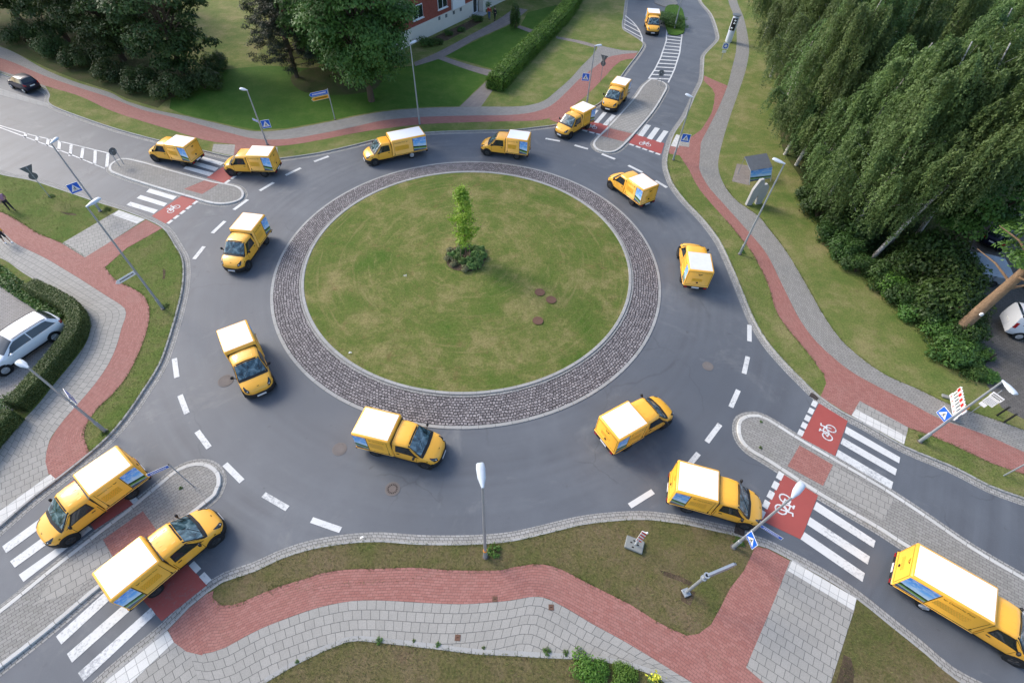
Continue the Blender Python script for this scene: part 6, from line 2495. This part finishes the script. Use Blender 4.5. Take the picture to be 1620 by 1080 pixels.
# undergrowth at their feet
ub = bush("dark shrub under the upper left trees, next to the lawn", 2.2, 2.4, 41, 'leaf_dark', 3600, .12, group="dark shrubs under the upper left trees")
put(ub, (325, 140))
for i, (px, py, s, lab) in enumerate(((275, 154, 1.0, "dark shrub at the foot of the right tree in the upper left row"), (228, 140, .95, "dark shrub behind the path bend under the upper left trees"), (180, 124, .9, "dark shrub under the middle tree of the upper left row"),
                                      (130, 104, .9, "dark shrub beside the path, right of the navy car"), (85, 86, .95, "dark shrub above the navy car"), (40, 66, 1.0, "dark shrub by the path at the left edge"), (345, 110, .8, "dark shrub at the lawn edge behind the upper left row"))):
    dup(ub, G(px, py, TOP), i * 1.3, lab, s)

# ---- big tree and pine in front of the house
bt = broadleaf("large green tree in front of the brick house, its trunk on the lawn", 14.5, 5.6, 51, 'leaf_mid', base=.10, clumps=190, per=240, leaf=.16)
put(bt, (588, 160), rz=1.2)
bt2 = dup(bt, G(540, 118, TOP), 3.6, "large green tree left of the house corner, behind the direction signs", .98)
pt = pine("dark pine tree with open branches left of the brick house", 12.5, 61, 4.2, .10)
put(pt, (470, 122), rz=.3)
dup(pt, G(455, 80, TOP), 2.2, "dark pine tree standing close behind the front pine", 1.0)
# trees beyond the top edge that shade the path
tt = broadleaf("tree at the top edge behind the light green hedge", 13.0, 4.6, 71, 'leaf_dark', base=.24)
put(tt, (842, -14), rz=.9)
dup(tt, G(925, -22, TOP), 2.6, "tree at the top edge left of the far road", .9)
dup(tt, G(1200, -6, TOP), 4.0, "dark tree at the top edge between far pavement and birches", 1.0)

# ---- birches on the right
bs = [birch("birch with a pale curved trunk at the front edge of the right grove", 15.5, 3, 3.0, 560, base=.50, bend=.9),
      birch("birch nearest the tall lamp at the left end of the right grove", 16.5, 8, 4.3),
      birch("birch with a dark crown at the far top of the right grove", 15.0, 14, 3.5),
      birch("birch just right of the pale curved trunk", 15.5, 21, 3.2, 700, base=.36)]
put(bs[0], (1377, 407), rz=-0.1)
put(bs[3], (1402, 388), rz=1.0)
put(bs[1], (1243, 246), rz=2.0)
put(bs[2], (1206, 60), rz=.2)
BP = [((1257, 262), 1, "second birch behind the tall lamp, close to the first"), ((1338, 382), 2, "birch left of the pale curved trunk"), ((1378, 352), 3, "birch with a forked trunk behind the pale curved one"),
      ((1300, 322), 2, "birch between the tall lamp and the pale curved trunk"), ((1318, 240), 2, "birch in the second row behind the tall lamp"), ((1236, 182), 1, "birch beside the far pavement, below the top left of the grove"), ((1216, 122), 2, "birch beside the far pavement at the upper left of the grove"),
      ((1330, 150), 2, "birch in the middle of the grove's upper half"), ((1420, 300), 2, "birch in the second row right of the middle of the grove"), ((1448, 372), 3, "birch near the shaded car at the right of the grove"), ((1400, 210), 1, "birch in the third row at the middle of the grove"),
      ((1490, 282), 1, "birch at the right behind the shaded car"), ((1350, 60), 1, "birch at the top of the grove"), ((1500, 180), 2, "birch toward the upper right corner"), ((1580, 250), 1, "birch at the right photo edge"), ((1290, 40), 2, "birch at the top of the grove beside the far tree"),
      ((1450, 110), 0, "birch at the top of the grove, right part"), ((1600, 130), 1, "birch at the upper right corner")]
for i, (px, k, lab) in enumerate(BP):
    dup(bs[k], G(*px, TOP), i * 1.9 + .5, lab, .92 + .16 * ((i * 37) % 10) / 10)
# undergrowth along the grove
eb = bush("leafy shrub in the undergrowth in front of the pale birch trunk", 1.7, 1.9, 81, 'leaf_under', 3200, .10, group="shrubs in the right undergrowth")
put(eb, (1352, 430), scale=.8)
eb2 = bush("fresh green shrub in the undergrowth at the lower end, above the notch of dry grass", 1.6, 1.3, 83, 'leaf_mid', 2800, .10, group="shrubs in the right undergrowth")
put(eb2, (1495, 562))
EB = [((1425, 482), .9), ((1445, 500), .9), ((1480, 520), 1.0), ((1512, 548), .8), ((1330, 402), .9), ((1300, 372), .85), ((1425, 440), 1.1), ((1470, 470), 1.1), ((1505, 500), .9), ((1535, 590), .55), ((1522, 572), .7), ((1412, 446), .8), ((1278, 318), .8), ((1440, 420), 1.2), ((1490, 430), 1.2), ((1275, 250), .9), ((1530, 500), .8), ((1545, 560), .6), ((1560, 598), .45)]
names = ["in front of the curved birch, lower right", "along the dry grass strip, third from the trunk", "before the thick pine trunk", "at the foot of the thick pine trunk", "left of the curved birch trunk", "behind the dry grass, left part", "right behind the curved birch",
         "between curved birch and pine trunk", "close to the pine trunk, rear", "beside the barrier board, small", "above the barrier board", "at the base of the curved birch", "under the left birches by the lamp", "deep in the grove behind the curved birch", "left of the covered trailer", "behind the tall lamp", "left of the pine trunk base", "at the car park corner, low", "lowest one beside the car park bollards"]
for i, ((px, s), nm_) in enumerate(zip(EB, names)):
    dup(eb2 if i in (1, 2, 3, 9, 10, 17, 18) else eb, G(*px, TOP), i * 2.1, "leafy shrub of the right undergrowth " + nm_, s)
EX = [((1335, 408), .8, "low dark shrub at the grass edge left of the bright green shrub"), ((1388, 448), .85, "dark shrub directly behind the bright green shrub"), ((1425, 430), 1.2, "tall dark shrub below the leaning birch trunks"), ((1450, 455), 1.4, "tall dark shrub in the middle of the undergrowth"),
      ((1475, 500), 1.3, "tall shrub left of the pine trunk, in the second row"), ((1490, 465), 1.35, "tall dark shrub between the grove and the covered trailer"), ((1315, 362), 1.2, "dark shrub under the hanging birch branches"), ((1290, 345), 1.0, "low dark shrub at the left end of the undergrowth"),
      ((1510, 460), 1.1, "dark shrub nearest the covered trailer"), ((1460, 425), 1.6, "tallest dark shrub at the rear of the undergrowth"), ((1335, 372), 1.4, "tall shrub at the foot of the left birch trunks"), ((1520, 540), .8, "shrub right at the base of the pine trunk, car park side")]
for i, (px, s, lab) in enumerate(EX):
    dup(eb, G(*px, TOP), i * 1.7 + .4, lab, (s, s, s * 1.15))
rng = np.random.default_rng(55)
gp = GL([(1270, 330), (1310, 385), (1360, 425), (1395, 470), (1440, 515), (1480, 560), (1530, 605), (1558, 600), (1545, 500), (1530, 400), (1420, 330), (1330, 260), (1268, 265)], TOP)
A_ = np.array([(p_.x, p_.y) for p_ in gp])
P = rng.uniform(A_.min(0), A_.max(0), (42000, 2))
msk = np.zeros(len(P), bool)
for i in range(len(A_)):
    (xi, yi), (xj, yj) = A_[i], A_[i - 1]
    msk ^= ((yi > P[:, 1]) != (yj > P[:, 1])) & (P[:, 0] < (xj - xi) * (P[:, 1] - yi) / (yj - yi + 1e-12) + xi)
P = P[msk]
P = P + rng.normal(0, .25, P.shape)
P = np.c_[P, TOP + np.abs(rng.normal(0, .22, len(P))) + .02]
gu = quads_mesh("undergrowth", P, np.tile([0, 0, 1.0], (len(P), 1)), rng.uniform(.05, .12, len(P)), .45, 'leaf_under', rng)
stuff(gu, "low tangled green undergrowth under the birches on the right", "undergrowth")
yb_ = bush("bright green shrub in front of the darker right undergrowth", 1.35, 1.5, 87, 'leaf_hedge', 2600, .085)
put(yb_, (1398, 458))
# thick pine with its crown at the right edge, and a broadleaf tree over the car park
root = thing("pine_tree", "tall tree with a thick bare brown trunk rising from the right undergrowth", "pine tree", group=None)
b = G(1505, 531, TOP)
root.location = b
tb = MB()
H_ = 11.0
tb.tube([(0, 0, -.1), (.02, 0, .5), (.05, .02, 3.0), (.15, .05, 6.0), (.2, .1, H_)], [.50, .38, .32, .26, .09], 14)
for k in range(10):
    a = k * 2.1
    tb.tube([(.15, .05, 4.4 + k * .55), (math.cos(a) * 1.3, math.sin(a) * 1.3, 5.0 + k * .6), (math.cos(a) * 2.6, math.sin(a) * 2.6, 5.2 + k * .6)], [.09, .06, .02], 6)
to_obj("trunk", tb, 'pinebark', root, 60)
kn = MB().disc((-.12, -.40, 2.6), .12, 'y', 12, .10)
to_obj("knot_ring", kn, 'sign_white', root, 40)
rng = np.random.default_rng(99)
Cs, Ns = [], []
for k in range(60):
    u = unit(rng, 1)[0]
    c = np.array([1.5, .2, 8.0]) + u * np.array([3.0, 3.0, 2.6]) * rng.uniform(.5, 1)
    m = 170
    w = unit(rng, m)
    w[:, 2] = np.abs(w[:, 2]) * .8 - .25
    Cs.append(c + w * rng.uniform(.4, .95, (m, 1)))
    Ns.append(w + np.array([0, 0, .8]))
P = np.concatenate(Cs)
quads_mesh("crown", P, np.concatenate(Ns), rng.uniform(.07, .17, len(P)), .5, 'leaf_mid', rng, root)
mp_ = broadleaf("broad-leaved maple over the dark car park at the right", 9.0, 3.2, 93, 'leaf_mid', base=.35, clumps=70, per=190, leaf=.14)
put(mp_, (1472, 415), rz=.6)
dup(mp_, G(1622, 455, TOP), 2.4, "broad-leaved maple at the right photo edge above the white van", .9)
dup(mp_, G(1560, 330, TOP), 4.1, "broad-leaved maple behind the shaded dark car", 1.05)

# ---- trimmed hedges
def hedge(name, label, line, w, h, z0, mat, leafmat, leaf, dens, seed, rnd=.12, jitter=.04):
    rng = np.random.default_rng(seed)
    root = thing(name, label, "hedge", (0, 0, 0))
    L = smooth_line(line, .35)
    l_, r_ = offset(L, w / 2), offset(L, -w / 2)
    prof = [(1.0, 0), (1.03, h * .5), (1.0, h - rnd), (1 - rnd * 1.2, h)]
    mb = MB()
    rows = []
    for a, b in zip(l_, r_):
        c = (a + b) / 2
        row = []
        for k, zz_ in prof:
            q = c + (a - c) * k
            row.append((q.x, q.y, z0 + zz_))
        for k, zz_ in reversed(prof):
            q = c + (b - c) * k
            row.append((q.x, q.y, z0 + zz_))
        rows.append(row)
    mb.grid(rows)
    mb.face(rows[0])
    mb.face(list(reversed(rows[-1])))
    core = to_obj("hedge_body", mb, mat, root, 50)
    P, N = [], []
    for i in range(len(rows) - 1):
        for j in range(len(rows[0]) - 1):
            q = [np.array(v) for v in (rows[i][j], rows[i][j + 1], rows[i + 1][j + 1], rows[i + 1][j])]
            n_ = np.cross(q[1] - q[0], q[3] - q[0])
            ar = np.linalg.norm(n_)
            if ar < 1e-6:
                continue
            n_ = n_ / ar
            cc = sum(q) / 4
            mid = np.array([*( (np.array(rows[i][0]) + np.array(rows[i][-1]))[:2] / 2), z0 + h * .4])
            if (cc - mid) @ n_ < 0:
                n_ = -n_
            m = rng.poisson(ar * dens)
            if not m:
                continue
            u, v = rng.uniform(0, 1, (m, 1)), rng.uniform(0, 1, (m, 1))
            p = (q[0] * (1 - u) + q[1] * u) * (1 - v) + (q[3] * (1 - u) + q[2] * u) * v
            P.append(p + n_ * np.abs(rng.normal(0, jitter, (m, 1))))
            N.append(np.tile(n_, (m, 1)))
    for row, sg in ((rows[0], -1), (rows[-1], 1)):
        R0 = np.array(row)
        c = R0.mean(0)
        t = (np.array(L[1]) - np.array(L[0])) if sg < 0 else (np.array(L[-1]) - np.array(L[-2]))
        t = t / np.linalg.norm(t) * sg
        m = int(w * h * dens)
        p = np.stack([rng.uniform(-.5, .5, m) * w, rng.uniform(0, h, m)], 1)
        side_ = np.array([-t[1], t[0], 0])
        P.append(np.array([*c[:2], z0]) + side_ * p[:, :1] + np.array([0, 0, 1]) * p[:, 1:] + t * np.abs(rng.normal(0, jitter, (m, 1))))
        N.append(np.tile(t, (m, 1)))
    P, N = np.concatenate(P), np.concatenate(N)
    quads_mesh("hedge_leaves", P, N, rng.uniform(.6, 1.3, len(P)) * leaf, .6, leafmat, rng, root)
    return root


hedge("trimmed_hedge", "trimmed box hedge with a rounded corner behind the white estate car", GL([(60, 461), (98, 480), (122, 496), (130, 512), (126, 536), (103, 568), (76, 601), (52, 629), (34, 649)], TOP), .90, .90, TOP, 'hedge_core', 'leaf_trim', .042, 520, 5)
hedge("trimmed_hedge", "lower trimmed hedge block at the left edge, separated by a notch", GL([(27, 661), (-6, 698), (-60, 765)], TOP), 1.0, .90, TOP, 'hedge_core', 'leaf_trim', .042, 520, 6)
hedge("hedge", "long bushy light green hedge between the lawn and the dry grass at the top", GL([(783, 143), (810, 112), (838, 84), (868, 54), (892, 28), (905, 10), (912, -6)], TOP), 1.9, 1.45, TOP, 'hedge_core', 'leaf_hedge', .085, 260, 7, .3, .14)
# ground cover behind the trimmed hedge
rng = np.random.default_rng(17)
cc = []
poly = [(0, 415), (40, 440), (95, 485), (112, 500), (80, 512), (45, 480), (0, 452)]
pts = GL([(p[0], p[1]) for p in poly], TOP)
for q in range(2600):
    f = rng.uniform(0, 1)
    e = rng.uniform(0, 1)
    a = G(-10 + 118 * f, 410 + 90 * f, TOP)
    b2 = G(-10 + 95 * f, 447 + 62 * f, TOP)
    p = a.lerp(b2, e)
    cc.append((p.x, p.y, TOP + abs(rng.normal(0, .12)) + .02))
gc = quads_mesh("ground_cover", cc, np.tile([0, 0, 1.0], (len(cc), 1)), rng.uniform(.05, .11, len(cc)), .6, 'leaf_mid', rng)
stuff(gc, "low leafy ground cover on the bank behind the trimmed hedge", "ground cover")
sm_ = bush("small leafy shrub beside the front wheel of the white estate car", .8, .6, 19, 'leaf_mid', 900, .06)
put(sm_, (15, 640))

# ---- planter at the top, conifer on the lawn, bed shrubs
pb = bush("round clipped dark hedge planter in the far road median", 2.0, 1.25, 27, 'leaf_mid', 6500, .065, "planter_hedge", "hedge")
put(pb, (1060, 38), .1, .9, (1.0, 1.75, 1.0))
sheet("traffic_island", [G(1051, 22, 0), G(1057, 54, 0), G(1068, 57, 0), G(1082, 52, 0), G(1080, 18, 0), G(1070, 9, 0), G(1056, 10, 0)], .11, 'lawn', curve=True, wall=.12)
sheet("traffic_island", [G(1032, -20), G(1036, 6), G(1052, 12), G(1072, 8), G(1062, -20)], .10, 'grey', curve=False, wall=.10)
cf = bush("slim conifer on the lawn in front of the house door", .85, 3.4, 29, 'leaf_mid', 4200, .075, "conifer", "conifer")
put(cf, (815, 46))
for px, s, lab in (((708, 56), .8, "small shrub in the bed below the cream plinth, left"), ((731, 50), .7, "small shrub in the bed below the cream plinth, middle"), ((753, 34), 1.1, "leafy plant in the bed beside the house door"), ((672, 72), 1.3, "dark shrub at the left end of the flower bed, by the large tree"), ((690, 70), 1.0, "dark shrub with white blossom at the left end of the bed"), ((763, 12), 1.5, "shrub against the house wall right of the door")):
    dup(sm_, G(*px, TOP), px[0] * .7, lab, s * 1.3)

# ---- young tree and its round bed in the island
bc = G(737, 408, dome_z(.1))
bed = MB()
rr_ = 1.55
rows = []
for k in range(7):
    f = k / 6
    rows.append([(bc.x + rr_ * f * math.cos(a) * (1 + .05 * math.sin(a * 7)), bc.y + rr_ * f * math.sin(a) * (1 + .05 * math.sin(a * 5)), bc.z + .12 - .10 * f * f) for a in np.linspace(0, 2 * math.pi, 33)])
bed.grid(rows)
structure(to_obj("flower_bed", bed, 'soil', smooth=50))
yt = thing("young_tree", "young light green tree held by three stakes in the middle of the island", "tree", (bc.x, bc.y, bc.z + .1))
tb = MB()
tb.tube([(0, 0, -.1), (.02, 0, 1.6), (-.05, 0, 3.2), (-.12, .05, 5.7)], [.055, .045, .03, .01], 8)
rng = np.random.default_rng(31)
Cs, Ns = [], []
for k in range(78):
    z_ = rng.uniform(1.5, 5.9)
    f = max(0, (z_ - 1.5) / 4.45)
    wd = 1.45 * (1 - f) ** .7 * min(1, .40 + f * 2.2) + .12
    a = rng.uniform(0, 6.28)
    rr_ = wd * rng.uniform(.3, 1.0) * .85
    c = np.array([-.1 * f + math.cos(a) * rr_, math.sin(a) * rr_, z_])
    tb.tube([(-.1 * f, 0, z_ - .25), tuple(c)], [.014, .005], 4)
    m = 38
    w = unit(rng, m)
    Cs.append(c + w * np.array([.42, .42, .34]) * rng.uniform(.2, 1.1, (m, 1)))
    Ns.append(w + np.array([0, 0, .8]))
to_obj("trunk", tb, 'bark', yt, 60)
P = np.concatenate(Cs)
quads_mesh("crown", P, np.concatenate(Ns), rng.uniform(.05, .13, len(P)), .55, 'leaf_bright', rng, yt)
st = thing("tree_stakes", "three wooden stakes with cross bars around the young tree trunk", "tree stakes", (bc.x, bc.y, bc.z + .1))
for k in range(3):
    a = R(90 + 120 * k)
    to_obj("stake", MB().tube([(math.cos(a) * .42, math.sin(a) * .42, -.1), (math.cos(a) * .36, math.sin(a) * .36, 1.45)], .035, 7), 'wood', st, 40)
    a2 = R(210 + 120 * k)
    to_obj("cross_bar", MB().tube([(math.cos(a) * .38, math.sin(a) * .38, 1.36), (math.cos(a2) * .38, math.sin(a2) * .38, 1.36)], .025, 6), 'wood', st, 40)
for k in range(3):
    a = R(30 + 120 * k)
    to_obj("strap", MB().box((math.cos(a) * .15, math.sin(a) * .15, 1.3), (.34, .05, .06), a), 'black', st)
bedp = [("leaf_pot", .42, "rounded green plant in the island bed"), ("leaf_reddish", .40, "dry brownish plant in the island bed")]
pr = {}
spots = [(0, .62, .20), (0, -.45, .55), (0, -.15, -.55), (0, .95, -.45), (0, .55, .85), (0, -1.0, .05), (0, .1, .95), (1, -.75, -.75), (0, .45, -1.0), (1, -1.1, .55), (0, 1.15, .15), (1, .05, -1.25), (0, .85, -.95), (1, -.35, 1.15), (0, -.55, -.15), (0, .95, .85), (0, .35, -.35), (1, -1.2, -.35)]
wh = ["right of the stakes", "left of the stakes", "in front of the stakes", "right front", "right rear", "far left", "behind the stakes", "at the left front rim", "at the front rim right of centre", "at the left rear rim", "at the right rim", "at the very front rim", "at the right front rim", "at the rear rim", "close left of the trunk", "at the right rear rim", "close in front of the trunk", "at the left rim"]
for (k, x, y), w_ in zip(spots, wh):
    m_, r_, lab = bedp[k]
    if k not in pr:
        o = pr[k] = bush(lab + " " + w_, r_ * 1.0, .36 if k == 0 else .30, 201 + k, m_, 620, .065 if k == 0 else .055, "bed_plant", "plant", "plants in the island bed")
    else:
        o = dup(pr[k], label=lab + " " + w_)
    o.location = (bc.x + x * 1.08, bc.y + y * 1.08, bc.z + .06)
    o.rotation_euler = (0, 0, x * 9 + y)

# ---- plants at the bottom edge and weeds at post feet
pl = bush("wide green plant at the bottom edge of the photo, left of the flowers", .95, .40, 211, 'leaf_hedge', 3400, .05, "leafy_plant", "plant")
put(pl, (930, 1062))
dup(pl, G(985, 1074, TOP), 1.7, "lower green plant at the bottom edge right beside the yellow flowers", .75)
fl = bush("yellow flowering plant at the bottom edge", .30, .5, 213, 'leaf_pot', 420, .045, "flowering_plant", "plant")
put(fl, (1032, 1074))
rng = np.random.default_rng(3)
P = rng.normal(0, .10, (60, 3)) * np.array([1.4, 1.0, .35]) + np.array([0, 0, .55])
quads_mesh("flowers", P, np.tile([0, 0, 1.0], (60, 1)), rng.uniform(.03, .06, 60), .8, 'flower', rng, fl)
wd = bush("weeds round the foot of the lamp in the bottom middle verge", .42, .22, 217, 'weed', 380, .045, "weed_tuft", "weeds", "weeds at post feet")
put(wd, (781, 872))
for px, s, lab in (((262, 484), .9, "weeds at the foot of the tall left lamp"), ((82, 311), 1.0, "weeds at the foot of the grey sign post on the left verge"), ((170, 332), 1.2, "weeds at the foot of the lamp by the left road"), ((1168, 857), 1.0, "weeds at the foot of the lower right lamp"), ((1458, 694), 1.0, "weeds at the foot of the lamp at the right edge"),
                   ((600, 1013), .6, "weed tuft between the edging stones, left"), ((693, 1019), .45, "weed tuft between the edging stones, middle"), ((865, 1030), .7, "weed tuft between the edging stones, right"), ((470, 1046), .35, "weed tuft between the edging stones, far left"), ((655, 1013), .3, "weed tuft between the edging stones, near the left one"), ((765, 1024), .3, "weed tuft between the edging stones, beside the square cap"), ((895, 1032), .5, "weed tuft at the corner of the green plant patch"), ((1173, 398), 1.0, "weeds at the foot of the tall lamp before the birches"), ((286, 772), .4, "weed in the paving of the lower left island"),
                   ((1204, 667), .35, "weed in the paving of the right island, upper"), ((1203, 708), .4, "weed in the paving of the right island, lower"), ((165, 684), .8, "weeds at the foot of the lamp above the trimmed hedge")):
    dup(wd, G(*px, TOP), px[1], lab, s * .72)


# ---- grass blades on the verges
def inside(poly, P):
    x, y = P[:, 0], P[:, 1]
    r_ = np.zeros(len(P), bool)
    n = len(poly)
    j = n - 1
    for i in range(n):
        xi, yi, xj, yj = *poly[i], *poly[j]
        c = ((yi > y) != (yj > y)) & (x < (xj - xi) * (y - yi) / (yj - yi + 1e-12) + xi)
        r_ ^= c
        j = i
    return r_


def blades(pxpoly, dens, h, rng, z=TOP, world=None):
    poly = [(p.x, p.y) for p in (world or GL(pxpoly, z))]
    A_ = np.array(poly)
    lo, hi = A_.min(0), A_.max(0)
    n = int((hi - lo).prod() * dens)
    P = rng.uniform(lo, hi, (n, 2))
    P = P[inside(poly, P)]
    return P


rng = np.random.default_rng(77)
V = []
sets = [(S_MID[:] + [(1105, 1002), (1125, 987), (1140, 960), (1155, 930), (1177, 902), (1194, 866)] + [p for p in reversed(S_IN[9:29])], 110, .07),
        ([p for p in W_IN[8:19]] + [(141, 713), (132, 690), (136, 672), (150, 650), (180, 622), (200, 597), (218, 562), (227, 540), (236, 507), (236, 485), (212, 457), (182, 442), (165, 422), (200, 392)], 90, .07),
        ([(0, 277), (50, 287), (100, 303), (150, 320), (188, 332), (97, 384), (62, 370), (25, 347), (0, 335)], 70, .08),
        ([p for p in E_IN[12:25]] + [(1303, 592), (1285, 567), (1263, 540), (1242, 515), (1227, 490), (1215, 450), (1190, 400), (1172, 377), (1150, 350), (1125, 322), (1105, 297), (1091, 270)], 60, .07),
        ([(1430, 704), (1465, 719), (1515, 740), (1565, 766), (1620, 786), (1700, 812), (1700, 780), (1620, 750), (1565, 731), (1515, 707), (1465, 686), (1437, 677)], 90, .07),
        ([(1354, 961), (1415, 995), (1465, 1035), (1515, 1077), (1560, 1110), (1300, 1110), (1315, 1077)], 110, .07),
        ([(330, 1130), (417, 1082), (467, 1052), (512, 1030), (555, 1013), (630, 1020), (692, 1027), (755, 1035), (847, 1040), (945, 1045), (997, 1056), (1047, 1076), (1120, 1130)], 120, .09)]
Pts, Hs = [], []
for poly, dens, h in sets:
    P = blades(poly, dens, h, rng)
    Pts.append(np.c_[P, np.full(len(P), TOP)])
    Hs.append(np.full(len(P), h))
ip = [(p.x, p.y) for p in ing]
P = blades(None, 55, .06, rng, world=[Vector((*q, 0)) for q in ip])
f = np.hypot(P[:, 0] - ISL_C[0], P[:, 1] - ISL_C[1]) / 12.5
Pts.append(np.c_[P, 0.16 + .35 * (1 - np.minimum(f, 1) ** 2)])
Hs.append(np.full(len(P), .05))
for line in (S_MID, S_BOT[1:-2], W_RT[6:], E_L[8:17], E_L[19:], S_IN[9:28], W_IN[8:19], E_IN[12:25], E_IN[27:33], E_R[9:], W_RT[:6], ing):
    L_ = smooth_line(GL(line, TOP), .1) if isinstance(line[0], tuple) else smooth_line([(*p_.xy, .075) for p_ in ing], .1)
    for p_ in L_:
        m_ = rng.poisson(9)
        if rng.uniform() < .35:
            continue
        Pts.append(np.c_[rng.normal(0, .055, (m_, 2)) + np.array([p_.x, p_.y]), np.full(m_, p_.z + .01)])
        Hs.append(np.full(m_, .07))
P, Hh_ = np.concatenate(Pts), np.concatenate(Hs)
n = len(P)
a = rng.uniform(0, 6.283, n)
hh = Hh_ * rng.uniform(.4, 1.2, n)
lean_ = rng.normal(0, .55, (n, 2)) * hh[:, None]
wd_ = .014
Vt = np.stack([P + np.c_[np.cos(a) * wd_, np.sin(a) * wd_, np.zeros(n)], P - np.c_[np.cos(a) * wd_, np.sin(a) * wd_, np.zeros(n)], P + np.c_[lean_, hh]], 1).reshape(-1, 3)
me = bpy.data.meshes.new("grass")
me.vertices.add(3 * n)
me.vertices.foreach_set("co", Vt.ravel().astype(np.float32))
me.loops.add(3 * n)
me.loops.foreach_set("vertex_index", np.arange(3 * n, dtype=np.int32))
me.polygons.add(n)
me.polygons.foreach_set("loop_start", np.arange(0, 3 * n, 3, dtype=np.int32))
me.polygons.foreach_set("loop_total", np.full(n, 3, dtype=np.int32))
me.materials.append(MAT['blade'])
me.update()
o = bpy.data.objects.new("grass", me)
COL.objects.link(o)
stuff(o, "short patchy grass on the verges and the round island", "grass")
